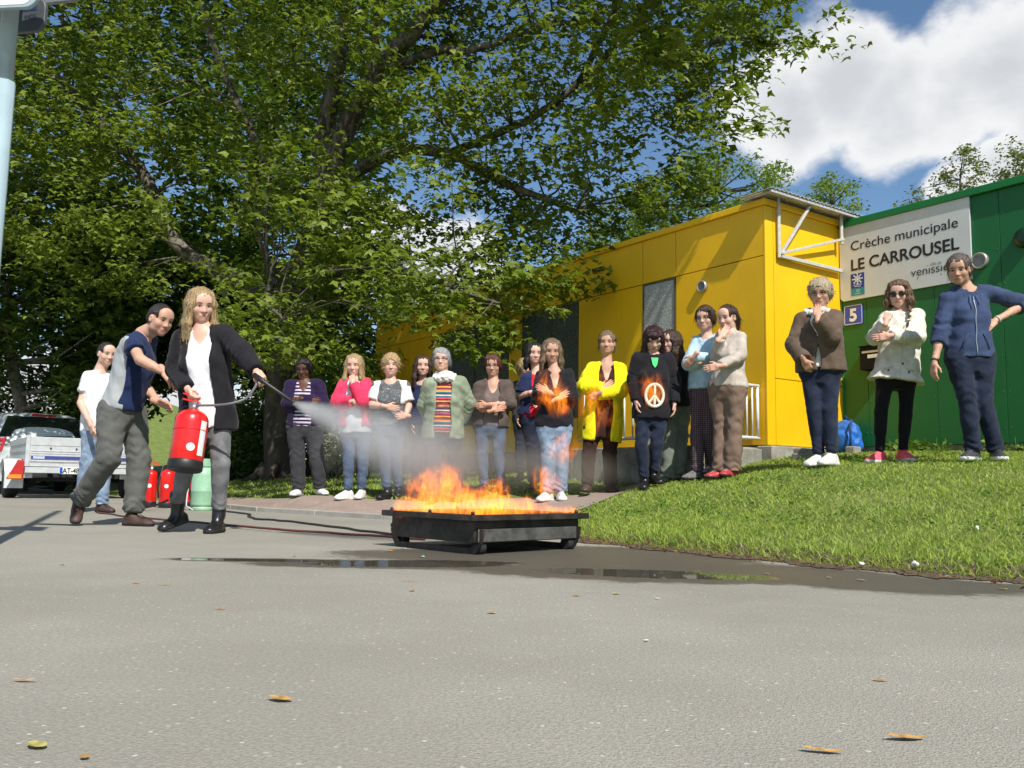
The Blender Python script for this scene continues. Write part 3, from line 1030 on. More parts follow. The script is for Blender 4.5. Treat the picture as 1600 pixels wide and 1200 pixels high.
LAWN_MAT = grass_ground()
tag(grid_sheet('lawn', np.linspace(-9, 9, 181), np.linspace(.8, 19, 183), LAWN_MAT, lambda c: (edge_dist(c[:, 0], c[:, 1]) > -.15) & ~(in_poly(c[:, 0], c[:, 1] - .06, PATH_POLY) & in_poly(c[:, 0] - .06, c[:, 1], PATH_POLY) | ((c[:, 0] < .25) & (c[:, 1] > 7.6) & (c[:, 1] < 12.5) & (edge_dist(c[:, 0], c[:, 1]) < .12)))), kind='structure')
far = grid_sheet('far_lawn', np.concatenate([np.linspace(-60, -9, 30), np.linspace(-8.8, 8.8, 24), np.linspace(9, 60, 30)]), np.linspace(.8, 90, 90), LAWN_MAT,
                 lambda c: (edge_dist(c[:, 0], c[:, 1]) > -.3) & ~((np.abs(c[:, 0]) < 8.9) & (c[:, 1] < 18.8)), -.012)
tag(far, kind='structure')


# red paved footpath behind the fire, with a pale edging kerb

def path_mat():
    m, t, b = new_mat('red_paving')
    br = t.nodes.new('ShaderNodeTexBrick')
    br.inputs['Scale'].default_value = 5
    br.inputs['Color1'].default_value = (.29, .19, .15, 1)
    br.inputs['Color2'].default_value = (.34, .24, .195, 1)
    br.inputs['Mortar'].default_value = (.24, .20, .16, 1)
    br.inputs['Mortar Size'].default_value = .03
    v = coords(t, rot=(0, 0, .6))
    t.links.new(v, br.inputs['Vector'])
    c = mixc(t, math_n(t, 'MULTIPLY', noise(t, coords(t), 8, 5), .5), br.outputs['Color'], (.30, .26, .22))
    t.links.new(c, b.inputs['Base Color'])
    b.inputs['Roughness'].default_value = .9
    return m


def strip(name, A, B, mat, n=60, w=10, dz=.010):
    A, B = np.array(A), np.array(B)
    u = np.linspace(0, len(A) - 1, n)
    ia = np.stack([np.interp(u, np.arange(len(A)), A[:, k]) for k in (0, 1)], 1)
    ib = np.stack([np.interp(u, np.arange(len(B)), B[:, k]) for k in (0, 1)], 1)
    s = np.linspace(0, 1, w)[None, :, None]
    P = ia[:, None] * (1 - s) + ib[:, None] * s
    Z = np.maximum(lawn_z(P[..., 0], P[..., 1]), .034) + dz
    V = np.concatenate([P, Z[..., None]], -1).reshape(-1, 3)
    i, j = np.meshgrid(np.arange(n - 1), np.arange(w - 1), indexing='ij')
    a = (i * w + j).ravel()
    Q = np.stack([a, a + w, a + w + 1, a + 1], 1)
    return link(name, raw_mesh(name, V, Q), mat)


tag(strip('footpath', PATH_A, PATH_B, path_mat(), 90, 14), kind='structure')
_k = MB()
_pk = [Vector((x - .03, y - .05, 0)) for x, y in PATH_A[:5]]
for a, b in zip(_pk[:-1], _pk[1:]):
    n_ = max(1, round((b - a).length / 1.0))
    for i in range(n_):
        p0 = a.lerp(b, i / n_ + .003); p1 = a.lerp(b, (i + 1) / n_ - .003)
        _k.bar((p0.x, p0.y, .020), (p1.x, p1.y, .020), .09, .06)
tag(_k.build('kerb', solid('kerb_concrete', (.36, .34, .30), .9, bmp=.5), None, .006), kind='structure')

# bare soil along the lawn's edge
_e = np.array(EDGE[2:8])
_m, _t, _b = new_mat('bare_soil')
_v = coords(_t)
_t.links.new(mixc(_t, smooth_n(_t, noise(_t, _v, 30, 5, .7), .35, .65), (.055, .040, .025), (.16, .11, .07)), _b.inputs['Base Color'])
_b.inputs['Roughness'].default_value = .95
bump(_t, _b, noise(_t, _v, 60, 4), .9, .02)
_u = np.linspace(0, len(_e) - 1, 160)
_c = np.stack([np.interp(_u, np.arange(len(_e)), _e[:, k]) for k in (0, 1)], 1)
_tn = np.gradient(_c, axis=0); _tn /= np.linalg.norm(_tn, axis=1)[:, None]
_nn = np.stack([_tn[:, 1], -_tn[:, 0]], 1)
_w1 = .05 + .05 * np.sin(np.arange(160) * .31) + .05 * RNG.random(160)
_A = _c - _nn * _w1[:, None]
_B = _c + _nn * (.16 + .05 * RNG.random(160))[:, None]
_V, _Q = [], []
for i in range(160):
    for k in range(5):
        q = _A[i] + (_B[i] - _A[i]) * k / 4
        z = max(float(lawn_z(np.array([q[0]]), np.array([q[1]]))[0]) + .006, .004 + (.010 * RNG.random() if 0 < k else 0))
        _V.append((q[0], q[1], z))
for i in range(159):
    for k in range(4):
        a = i * 5 + k
        _Q.append((a, a + 5, a + 6, a + 1))
tag(link('soil_edge', raw_mesh('soil_edge', np.array(_V), np.array(_Q)), _m), kind='structure')

# people stand on the ground that is there
for p in PEOPLE:
    q = [ground_z(s.x, s.y) - s.z for s in p['soles']]
    p['dz'] = max(q) if p is not PEOPLE[0] else q[1]

# ---------------------------------------------------------------- buildings
WD = Vector((-.577, .817, 0)).normalized()        # along the long fronts, away from the camera
ED = Vector((WD.y, -WD.x, 0))                     # along the end wall, to the right and away
NL = -ED                                          # outward from the long fronts
NE = -WD                                          # outward from the end wall
ZV = Vector((0, 0, 1))
CAM = Vector((0, 0, CAM_Z))


def hit(px, py, P0, n):
    d = ray(px, py)
    return CAM + d * ((P0 - CAM).dot(n) / d.dot(n))


def paint(name, c, rough=.42):
    """painted sheet panel: faint streaks of dirt and slightly uneven paint"""
    if name in MATS:
        return MATS[name]
    m, t, b = new_mat(name)
    v = coords(t)
    n = noise(t, v, 1.4, 5, .6)
    st = noise(t, coords(t, scale=(1, 1, .12)), 14, 4, .65)
    col = mixc(t, smooth_n(t, n, .3, .7), shade3(c, .92), shade3(c, 1.05))
    col = mixc(t, math_n(t, 'MULTIPLY', smooth_n(t, st, .55, .8), .22), col, shade3(c, .6))
    t.links.new(col, b.inputs['Base Color'])
    b.inputs['Roughness'].default_value = rough
    bump(t, b, noise(t, v, 90, 2), .12, .004)
    MATS[name] = m
    return m


YEL = paint('yellow_paint', (.88, .495, .001), .5)
GRN = paint('green_paint', (.004, .125, .028), .5)
GRN_D = paint('green_trim', (.006, .17, .035), .45)
SEAM = solid('seam_dark', (.03, .02, .01), .9)
CONC = None


def concrete():
    m, t, b = new_mat('concrete')
    v = coords(t)
    c = mixc(t, smooth_n(t, noise(t, v, 4, 6, .65), .35, .65), (.22, .205, .17), (.37, .35, .31))
    c = mixc(t, math_n(t, 'MULTIPLY', smooth_n(t, noise(t, coords(t, scale=(1, 1, .2)), 16, 4), .5, .75), .45), c, (.13, .12, .10))
    t.links.new(c, b.inputs['Base Color'])
    b.inputs['Roughness'].default_value = .92
    bump(t, b, noise(t, v, 70, 4), .6, .008)
    return m


CONC = concrete()
WHITE_METAL = solid('white_metal', (.72, .72, .70), .45, var=.08, scale=20)
OFFWHITE = solid('weathered_white_metal', (.50, .49, .46), .5, var=.12, scale=20)
GREY_METAL = solid('grey_metal', (.50, .49, .47), .45, .2, var=.12, scale=25)


def perforated(name, a, b_, sc):
    m, t, b = new_mat(name)
    v = coords(t)
    vo = t.nodes.new('ShaderNodeTexVoronoi')
    vo.inputs['Scale'].default_value = sc
    t.links.new(v, vo.inputs['Vector'])
    n = noise(t, v, sc * 1.6, 2, .6)
    c = mixc(t, smooth_n(t, math_n(t, 'ADD', vo.outputs['Distance'], math_n(t, 'MULTIPLY', n, .5)), .45, .8), a, b_)
    c = mixc(t, math_n(t, 'MULTIPLY', noise(t, coords(t, scale=(1, 1, .3)), 5, 4), .4), c, shade3(b_, .8))
    t.links.new(c, b.inputs['Base Color'])
    b.inputs['Roughness'].default_value = .55
    bump(t, b, vo.outputs['Distance'], .5, .006)
    return m


PERF = perforated('pebbled_grey_panel', (.74, .73, .67), (.33, .34, .30), 62)
PERF_D = perforated('dark_mesh_screen', (.15, .165, .15), (.05, .06, .055), 40)

C0 = at(1200, 695, 9.4)
ZB = C0.z
ZT = at(1198, 312, 9.4).z
C0 = Vector((C0.x, C0.y, 0))
MY = frame(C0, WD, NL, ZV)          # x along the long front, y outward
ME = frame(C0, -ED, NE, ZV)         # x negative along the end wall, y outward
LEN = 9.3


def wx(px, py=500):
    """distance along the yellow front of what is seen at px"""
    return (hit(px, py, C0, NL) - C0).dot(WD)


Z_SEAM = hit(1196, 398, C0, NL).z
yb = empty('yellow_building', (C0.x, C0.y, ZB))
tag(yb, 'flat-roofed yellow panelled nursery building half shaded by the plane tree', 'building')
INV_Y = Matrix.Translation(-yb.location)


def ypart(name, lo, hi, mat, M=MY, bevel=0.0, parent=None):
    return MB().box(lo, hi, INV_Y @ M).build(name, mat, parent or yb, bevel, 1)


ypart('core_wall', (0.03, -6.0, .25), (LEN, -.034, ZT - .02), SEAM)
cols = [wx(1056), wx(1004), wx(904), wx(860), wx(816), wx(796), wx(742), wx(688), wx(640)]
xs_up = [0.012, cols[0], cols[1], cols[2], cols[4], cols[6], cols[8], LEN]
for a, b in zip(xs_up[:-1], xs_up[1:]):
    ypart('wall_panel', (a + .005, -.033, Z_SEAM + .005), (b - .005, 0, ZT - .062), YEL, bevel=.002)
low = [(0.012, cols[0], 'y'), (cols[0], cols[1], 'door'), (cols[1], cols[2], 'y'), (cols[2], cols[3], 'w'), (cols[3], cols[4], 'w'), (cols[4], cols[5], 'y'), (cols[5], cols[6], 'w'), (cols[6], cols[7], 'w'), (cols[7], cols[8], 'y'), (cols[8], LEN, 'y')]
for a, b, k in low:
    if k == 'y':
        ypart('wall_panel', (a + .005, -.033, ZB), (b - .005, 0, Z_SEAM - .005), YEL, bevel=.002)
    else:
        z0 = ZB + (.02 if k == 'door' else .45)
        if k == 'w':
            ypart('wall_panel', (a + .005, -.033, ZB), (b - .005, 0, z0 - .006), YEL, bevel=.002)
        fr = MB()
        X = INV_Y @ MY
        fr.box((a + .006, -.033, z0), (a + .026, .006, Z_SEAM - .006), X).box((b - .026, -.033, z0), (b - .006, .006, Z_SEAM - .006), X)
        fr.box((a + .027, -.033, Z_SEAM - .026), (b - .027, .006, Z_SEAM - .006), X).box((a + .027, -.033, z0), (b - .027, .006, z0 + .024), X)
        f = fr.build('door' if k == 'door' else 'window', solid('dark_frame', (.10, .085, .05), .5), yb)
        if k == 'door':
            ypart('door_panel', (a + .027, -.033, z0 + .025), (b - .027, -.004, Z_SEAM - .027), PERF, parent=f)
            ypart('handle', (a + .06, -.012, z0 + 1.0), (a + .08, .03, z0 + 1.14), GREY_METAL, parent=f, bevel=.004)
        else:
            ypart('screen', (a + .027, -.033, z0 + .025), (b - .027, -.012, Z_SEAM - .027), PERF_D, parent=f)
# end wall
ypart('corner_post', (-.135, -.03, ZB), (.0, 0.0, ZT - .062), YEL, ME, .003)
ypart('end_core_wall', (-6, -.06, .25), (-.03, -.034, ZT - .02), SEAM, ME)
zE = hit(1203, 590, C0, NE).z
for x0, x1 in ((-1.36, -.142), (-2.6, -1.368)):
    ypart('wall_panel', (x0, -.033, zE + .004), (x1, 0, ZT - .062), YEL, ME, .002)
    ypart('wall_panel', (x0, -.033, ZB), (x1, 0, zE - .004), YEL, ME, .002)
# roof edge
ypart('roof_slab', (.0, -5.9, ZT - .055), (LEN, -.05, ZT - .005), SEAM)
ypart('roof_edge', (-.03, -.045, ZT - .06), (LEN + .02, .035, ZT + .012), YEL, bevel=.006)
ypart('roof_edge', (-6, -.044, ZT - .058), (-.047, .032, ZT + .010), YEL, ME, .006)
# concrete base
ypart('plinth', (.0, -.10, .1), (LEN, -.018, ZB - .004), CONC)
ypart('plinth', (-1.3, -.1, .1), (.06, .10, ZB - .012), CONC, ME, .01)
# round vent and small fittings on the front


def vent(parent, inv, P0, n, M, px, py, r_px, Y):
    q = hit(px, py, P0, n)
    r = r_px / FPX * Y
    x, z = (q - P0).dot(M.col[0].to_3d()), q.z
    T = inv @ M @ Matrix.Translation((x, 0, z)) @ Matrix.Rotation(R(-90), 4, 'X')
    o = MB().lathe([(r, .0), (r, .03), (r * .93, .045), (r * .78, .045), (r * .74, .028)], 28, T).build('vent', solid('cast_alu', (.42, .42, .40), .4, .5), parent)
    mb = MB()
    for k in range(-4, 5):
        h = k * r * .15
        w = math.sqrt(max(0, (r * .74) ** 2 - h * h))
        mb.box((-w, h - r * .045, .026), (w, h + r * .045, .036), T)
    mb.build('grille', solid('vent_slats', (.25, .25, .24), .45, .4), o)


vent(yb, INV_Y, C0, NL, MY, 1099, 448, 9.5, 10)
_q = wx(937, 421); _z = hit(937, 421, C0, NL).z
ypart('emergency_light', (_q - .11, 0.0, _z - .03), (_q + .11, .05, _z + .02), solid('smoky_plastic', (.05, .03, .02), .4), bevel=.008)

# translucent porch roof on white brackets at the end wall
cp = empty('porch_canopy', (C0.x, C0.y, ZT))
tag(cp, 'small corrugated translucent porch roof on white metal brackets at the yellow end wall', 'canopy')
INV_C = Matrix.Translation(-cp.location)
m_, t_, b_ = new_mat('corrugated_sheet')
b_.inputs['Base Color'].default_value = (.62, .60, .55, 1)
b_.inputs['Roughness'].default_value = .35
b_.inputs['Transmission Weight'].default_value = .55
t_.links.new(mixc(t_, smooth_n(t_, noise(t_, coords(t_), 7, 5), .4, .7), (.70, .68, .62), (.48, .46, .40)), b_.inputs['Base Color'])
V, Q = [], []
nx = 121
for i in range(nx):
    s = -.16 + 2.0 * i / (nx - 1)
    for (t, dz) in ((-.25, .045), (.22, .05)):
        for h in (0, .006):
            V.append(INV_C @ (ME @ Vector((-s, t, ZT + dz + .010 * math.sin(s * 2 * math.pi / .07) + h))))
for i in range(nx - 1):
    a = i * 4; b = a + 4
    Q += [(a, a + 2, b + 2, b), (a + 1, b + 1, b + 3, a + 3), (a + 2, a + 3, b + 3, b + 2), (a, b, b + 1, a + 1)]
me = bpy.data.meshes.new('roof_sheet'); me.from_pydata(V, [], Q); me.update()
link('roof_sheet', me, m_, cp)


def cbar(name, a, b, w=.032):
    MB().bar(INV_C @ (ME @ Vector(a)), INV_C @ (ME @ Vector(b)), w).build(name, GREY_METAL if name in ('edge_beam', 'rafter') else OFFWHITE, cp, .003, 1)


_A = hit(1213, 401, C0, NE)
sA = (_A - C0).dot(ED); zA = _A.z
cbar('post', (-sA, .04, zA - .02), (-sA, .04, ZT + .06))
cbar('wall_bar', (-sA - .02, .045, zA), (-1.30, .045, zA), .04)
cbar('brace', (-sA - .015, .05, zA + .02), (-sA - .42, .15, ZT + .03))
cbar('brace', (-sA - .02, .06, zA + .03), (-1.26, .11, zA + .36), .03)
cbar('edge_beam', (.14, .19, ZT + .022), (-1.80, .19, ZT + .022), .03)
cbar('post', (-1.24, .10, zA + .30), (-1.24, .10, ZT + .06))
for s in (-.1, .28, .66, 1.04, 1.42):
    cbar('rafter', (-s, .06, ZT + .045), (-s, .165, ZT + .025), .022)

# landing, steps and railing in front of the door
ld = empty('entrance_steps', tuple(MY @ Vector((1.2, .5, .3))))
tag(ld, 'concrete landing with steps in front of the yellow wall', 'steps')
INV_L = Matrix.Translation(-ld.location)
zl = ZB - .03


def lpart(name, lo, hi, mat=CONC, bevel=.008):
    return MB().box(lo, hi, INV_L @ MY).build(name, mat, ld, bevel, 1)


lpart('landing', (.12, .005, .05), (2.2, .86, zl))
lpart('side_wall', (-.02, .12, .05), (.115, .84, zl - .02))
for k in range(3):
    lpart('step', (2.21 + .30 * k, .01, .05), (2.50 + .30 * k, .86, zl - .14 * (k + 1)))
rl = empty('railing', tuple(MY @ Vector((.3, .6, zl))))
tag(rl, 'white tubular railing on the concrete landing', 'railing')
INV_R = Matrix.Translation(-rl.location)


def rbar(name, a, b, r):
    MB().tube([INV_R @ (MY @ Vector(a)), INV_R @ (MY @ Vector(b))], r, 8).build(name, WHITE_METAL, rl)


rh = .66
for zz, nm in ((zl + rh, 'top_rail'), (zl + .10, 'bottom_rail')):
    rbar(nm, (.10, .02, zz), (.10, 0.82, zz), .020)
    rbar(nm, (.10, 0.82, zz), (2.15, 0.82, zz), .020)
for k in range(10):
    y = .04 + k * .0867
    rbar('baluster', (.10, y, zl + .10 if k not in (9,) else zl), (.10, y, zl + rh), .011 if k not in (0, 9) else .018)
for k in range(1, 15):
    x = .10 + k * .1375
    rbar('baluster', (x, 0.82, zl + .10 if k != 14 else zl), (x, 0.82, zl + rh), .011 if k != 14 else .018)
rbar('stair_rail', (2.15, 0.82, zl + rh), (3.05, 0.82, zl + rh - .46), .020)
rbar('stair_post', (3.05, 0.82, zl - .42), (3.05, 0.82, zl + rh - .46), .018)

# ---------------------------------------------------------------- green building
G0 = C0 + ED * 1.345
GB = at(1311, 697, G0.y).z - .01
GT = at(1309, 353, G0.y).z
MG = frame(G0, WD, NL, ZV)           # x negative towards the camera
gb = empty('green_building', (G0.x, G0.y, GB))
tag(gb, 'flat-roofed green panelled nursery building with the white name board', 'building')
INV_G = Matrix.Translation(-gb.location)


def gx(px, py=500):
    return (hit(px, py, G0, NL) - G0).dot(WD)


def gpart(name, lo, hi, mat, bevel=0.0, parent=None):
    return MB().box(lo, hi, INV_G @ MG).build(name, mat, parent or gb, bevel, 1)


gpart('core_wall', (-8, -6, .3), (0, -.032, GT - .02), SEAM)
gs = [0.0, gx(1354), gx(1568), gx(1568) - 1.25, gx(1568) - 2.5, -8.0]
gs = [gs[0], gs[1], gx(1461), gs[2], gs[3], gs[4], gs[5]]
for a, b in zip(gs[:-1], gs[1:]):
    gpart('wall_panel', (b + .0025, -.03, GB), (a - .0025, 0, GT - .05), GRN, .0015)
gpart('corner_trim', (-.02, -.2, GB), (.012, .010, GT - .05), GRN_D, .003)
gpart('roof_slab', (-8, -5.9, GT - .045), (-.02, -.05, GT - .006), SEAM)
gpart('roof_edge', (-8, -.05, GT - .047), (.03, .05, GT + .03), GRN_D, .006)
gpart('plinth', (-8, -.10, .3), (-.0, -.02, GB - .004), CONC)
scr = solid('screw_head', (.10, .16, .11), .4, .4)
for x in gs[1:4]:
    for k in range(7):
        z = GB + .15 + k * .36
        for dx in (-.03, .03):
            MB().lathe([(.006, 0), (.006, .003), (.003, .004)], 8, INV_G @ MG @ Matrix.Translation((x + dx, 0, z)) @ Matrix.Rotation(R(-90), 4, 'X')).build('screw', scr, gb)
vent(gb, INV_G, G0, NL, MG, 1532, 408, 13, 9.2)
_x, _z = gx(1602, 372), hit(1602, 372, G0, NL).z
MB().lathe([(.10, 0), (.10, .03), (.085, .06), (.04, .075)], 24, INV_G @ MG @ Matrix.Translation((_x, 0, _z)) @ Matrix.Rotation(R(-90), 4, 'X')).build('round_fixture', solid('dark_green_plastic', (.006, .03, .012), .4), gb)  # plain dark green round shape fixed to the wall

# name board
MS = frame(G0, -WD, ZV, NL)          # x to the reader's right, y up, z out of the wall


def sg(px, py, out=.03):
    q = hit(px, py, G0 + NL * out, NL) - G0
    return q.dot(-WD), q.z


s0x, s0z = sg(1313, 472); s1x, s1z = sg(1513.5, 309); _, s0t = sg(1313, 357)
sb = empty('name_board', tuple(MS @ Vector((s0x, s0z, 0))))
tag(sb, 'white name board with black lettering on the green wall', 'sign')
INV_S = Matrix.Translation(-sb.location)
ch = .035
poly = [(s0x + ch, s0z), (s1x, s0z), (s1x, s0t), (s0x, s0t), (s0x, s0z + ch)]
MB().prism(poly, .004, .026, INV_S @ MS).build('board', solid('board_white', (.60, .62, .61), .35, var=.03), sb, .002, 1)
INK = solid('ink_black', (.010, .010, .011), .5)
INK_G = solid('ink_grey', (.045, .045, .048), .5)
INK_L = solid('ink_light_grey', (.22, .23, .23), .5)


def fit_text(s, pl, pr, cap_px, mat, parent, inv, M, out, off=0.0, name='lettering', ref='L'):
    """lettering fitted between two points of its baseline"""
    x0, z0 = sg(*pl, out); x1, z1 = sg(*pr, out)
    z0 = (z0 + z1) / 2
    cu = bpy.data.curves.new('t', 'FONT'); cu.body = s; cu.size = 1; cu.offset = off
    o = bpy.data.objects.new('t', cu); COL.objects.link(o)
    bpy.context.view_layer.update()
    me = bpy.data.meshes.new_from_object(o.evaluated_get(bpy.context.evaluated_depsgraph_get()))
    xs = [v.co.x for v in me.vertices]
    w = max(xs) - min(xs); mn = min(xs)
    bpy.data.objects.remove(o)
    capm = cap_px / FPX * 9.6
    sy = capm / .70
    sx = (x1 - x0) / w
    T = inv @ M @ Matrix.Translation((x0, z0, out)) @ Matrix.Diagonal((sx, sy, 1, 1)) @ Matrix.Translation((-mn, 0, 0))
    me.transform(T)
    me.materials.clear()
    return link(name, me, mat, parent)


fit_text('Crèche municipale', (1329.5, 391.5), (1497, 355), 15.5, INK, sb, INV_S, MS, .0285, .004)
fit_text('LE CARROUSEL', (1330, 423), (1499, 389), 18.5, INK, sb, INV_S, MS, .0285, .022)
fit_text('ville de', (1453, 416), (1471, 412), 5.5, INK_L, sb, INV_S, MS, .0285)
fit_text('ven\u0131ss\u0131eux', (1423.5, 433), (1503, 417), 13.0, INK_G, sb, INV_S, MS, .0285, .002)
RED_I = solid('ink_red', (.45, .03, .03), .5)
for (px, py, w, h, rot, mt) in ((1434, 434.5, .010, .022, -.5, RED_I), (1470.5, 428.3, .010, .010, 0, INK_G), (1449, 414.8, .008, .008, 0, INK_L)):
    x, z = sg(px, py, .0275)
    MB().box((-w / 2, -h / 2, .0268), (w / 2, h / 2, .0285), INV_S @ MS @ Matrix.Translation((x, z, 0)) @ Matrix.Rotation(rot, 4, 'Z')).build('accent', mt, sb)
# blue and teal logo
lx0, lz1 = sg(1329.3, 429, .028); lx1, _ = sg(1350, 425, .028); _, lzm = sg(1329.5, 452, .028); _, lz0 = sg(1330, 463, .028)
MB().box((lx0, lzm, .0268), (lx1, lz1, .0285), INV_S @ MS).build('logo_blue', solid('logo_blue', (.012, .045, .30), .4), sb)
MB().box((lx0, lz0, .0268), (lx1, lzm - .001, .0285), INV_S @ MS).build('logo_teal', solid('logo_teal', (.01, .24, .30), .4), sb)
LW = solid('logo_white', (.75, .77, .78), .5)
cx, cz = (lx0 + lx1) / 2, lzm + (lz1 - lzm) * .62
u_ = (lx1 - lx0)
mb = MB()
for k in range(8):
    a = k * math.pi / 4
    T = INV_S @ MS @ Matrix.Translation((cx, cz, 0)) @ Matrix.Rotation(a, 4, 'Z')
    mb.box((u_ * .10, -u_ * .035, .0287), (u_ * .27, u_ * .035, .0296), T)
    mb.lathe([(u_ * .06, .0288), (u_ * .06, .0300)], 8, T @ Matrix.Translation((u_ * .34, 0, 0)))
    mb.box((u_ * .16, -u_ * .10, .0289), (u_ * .20, u_ * .10, .0303), T)
mb.lathe([(u_ * .09, .0288), (u_ * .09, .0306)], 10, INV_S @ MS @ Matrix.Translation((cx, cz, 0)))
tag(mb.build('logo_emblem', LW, sb), kind='stuff')
for s, zz, sz in (('ALLOCATIONS', lzm + .034, .018), ('FAMILIALES', lzm + .014, .018), ('Caf', lz0 + .042, .036), ('du Rhône', lz0 + .014, .020)):
    text_mesh('lettering', s, sz, LW, sb, INV_S @ MS @ Matrix.Translation((cx, zz, .0290)), .0004, 0, .9, 'CENTER')
# house number
hn = empty('house_number', tuple(MS @ Vector((*sg(1333, 492, .01), 0))))
tag(hn, 'blue enamel plate with a white 5 under the name board', 'sign')
INV_H = Matrix.Translation(-hn.location)
hx0, hz0 = sg(1319, 510, .01); hx1, _ = sg(1348, 500, .01); _, hz1 = sg(1319, 478, .01)
MB().box((hx0, hz0, .003), (hx1, hz1, .010), INV_H @ MS).build('plate', solid('enamel_blue', (.008, .06, .46), .2, coat=.5), hn, .003, 2)
EW = solid('enamel_white', (.8, .8, .78), .3)
bw = .006
for nm, lo, hi in (('border', (hx0 + .012, hz0 + .010), (hx1 - .012, hz0 + .010 + bw)), ('border', (hx0 + .012, hz1 - .010 - bw), (hx1 - .012, hz1 - .010)),
                   ('border', (hx0 + .006, hz0 + .017), (hx0 + .006 + bw, hz1 - .017)), ('border', (hx1 - .006 - bw, hz0 + .017), (hx1 - .006, hz1 - .017))):
    MB().box((lo[0], lo[1], .0102), (hi[0], hi[1], .0114), INV_H @ MS).build(nm, EW, hn)
text_mesh('numeral', '5', (hz1 - hz0) * .82, EW, hn, INV_H @ MS @ Matrix.Translation(((hx0 + hx1) / 2, hz0 + (hz1 - hz0) * .21, .0115)), .0008, .008, 1.0, 'CENTER')
# letter box
lb = empty('letter_box', tuple(MS @ Vector((*sg(1358, 560, 0), 0))))
tag(lb, 'black letter box with a small white label on the green wall', 'letter box')
INV_B = Matrix.Translation(-lb.location)
bx0, bz0 = sg(1346, 579, .1); bx1 = bx0 + .30; bz1 = sg(1346, 543, .1)[1]
BL = solid('black_box_paint', (.010, .010, .011), .6, spec=.12)
MB().box((bx0, bz0, .004), (bx1, bz1, .13), INV_B @ MS).build('box', BL, lb, .008, 2)
MB().box((bx0 - .006, bz1 - .004, .002), (bx1 + .006, bz1 + .012, .145), INV_B @ MS).build('lid', BL, lb, .004, 1)
MB().box((bx0 + .03, bz1 - .075, .1302), (bx1 - .03, bz1 - .05, .134), INV_B @ MS).build('slot_flap', GREY_METAL, lb, .002, 1)
MB().box((bx0 + .10, bz1 - .135, .1302), (bx1 - .05, bz1 - .095, .133), INV_B @ MS).build('name_label', EW, lb)

# ---------------------------------------------------------------- trees
def leaf_mat(name, c, tr, rough=.5):
    m, t, b = new_mat(name)
    g = t.nodes.new('ShaderNodeNewGeometry')
    rnd = g.outputs['Random Per Island']
    col = mixc(t, rnd, shade3(c, .50), (c[0] * 1.6, c[1] * 1.42, c[2] * 1.2))
    t.links.new(col, b.inputs['Base Color'])
    b.inputs['Roughness'].default_value = rough
    b.inputs['Specular IOR Level'].default_value = .35
    tl = t.nodes.new('ShaderNodeBsdfTranslucent')
    t.links.new(mixc(t, rnd, shade3(tr, .7), shade3(tr, 1.25)), tl.inputs['Color'])
    mx = t.nodes.new('ShaderNodeMixShader')
    mx.inputs[0].default_value = .34
    t.links.new(b.outputs[0], mx.inputs[1])
    t.links.new(tl.outputs[0], mx.inputs[2])
    t.links.new(mx.outputs[0], t.nodes['Material Output'].inputs['Surface'])
    return m


def bark_mat(name, a, b_, c_):
    m, t, b = new_mat(name)
    v = coords(t, scale=(1, 1, .45))
    n = noise(t, v, 5.5, 5, .6, .6)
    n2 = noise(t, v, 26, 4, .65)
    col = mixc(t, smooth_n(t, n, .42, .54), a, b_)
    col = mixc(t, math_n(t, 'MULTIPLY', smooth_n(t, n2, .5, .68), .8), col, c_)
    t.links.new(col, b.inputs['Base Color'])
    b.inputs['Roughness'].default_value = .9
    bump(t, b, math_n(t, 'ADD', n2, n), .7, .03)
    return m


PLANE_LEAF = leaf_mat('plane_leaf', (.128, .180, .019), (.26, .37, .026))
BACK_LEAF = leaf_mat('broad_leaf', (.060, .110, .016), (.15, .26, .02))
LIME_LEAF = leaf_mat('feathery_leaf', (.120, .190, .030), (.26, .40, .04))
OLIVE_LEAF = leaf_mat('olive_leaf', (.12, .145, .035), (.22, .27, .05))
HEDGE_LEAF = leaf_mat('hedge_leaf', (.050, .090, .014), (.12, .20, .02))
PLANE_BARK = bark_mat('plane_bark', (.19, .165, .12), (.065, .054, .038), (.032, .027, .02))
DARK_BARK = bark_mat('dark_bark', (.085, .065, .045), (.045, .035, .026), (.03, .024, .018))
PALE_BARK = bark_mat('pale_bark', (.34, .32, .26), (.22, .20, .15), (.10, .09, .07))

LEAF3 = np.array([(0, 0, 0), (.46, .30, -.10), (.20, .46, .03), (0, 1.0, -.10), (-.20, .46, .03), (-.46, .30, -.10)], np.float32)
LEAF3_T = np.array([(0, 1, 2), (0, 2, 3), (0, 3, 4), (0, 4, 5)], np.int32)
LEAF5 = np.array([(0, 0, 0), (.36, -.02, -.08), (.26, .20, .01), (.54, .50, -.12), (.19, .52, .03), (0, 1.0, -.12), (-.19, .52, .03), (-.54, .50, -.12), (-.26, .20, .01), (-.36, -.02, -.08)], np.float32)
LEAF5_T = np.array([(0, 1, 2), (0, 2, 4), (2, 3, 4), (0, 4, 5), (0, 5, 6), (0, 6, 8), (6, 7, 8), (0, 8, 9)], np.int32)
LEAF1 = np.array([(0, 0, 0), (.26, .45, .02), (0, 1, -.06), (-.26, .45, .02)], np.float32)
LEAF1_T = np.array([(0, 1, 2), (0, 2, 3)], np.int32)


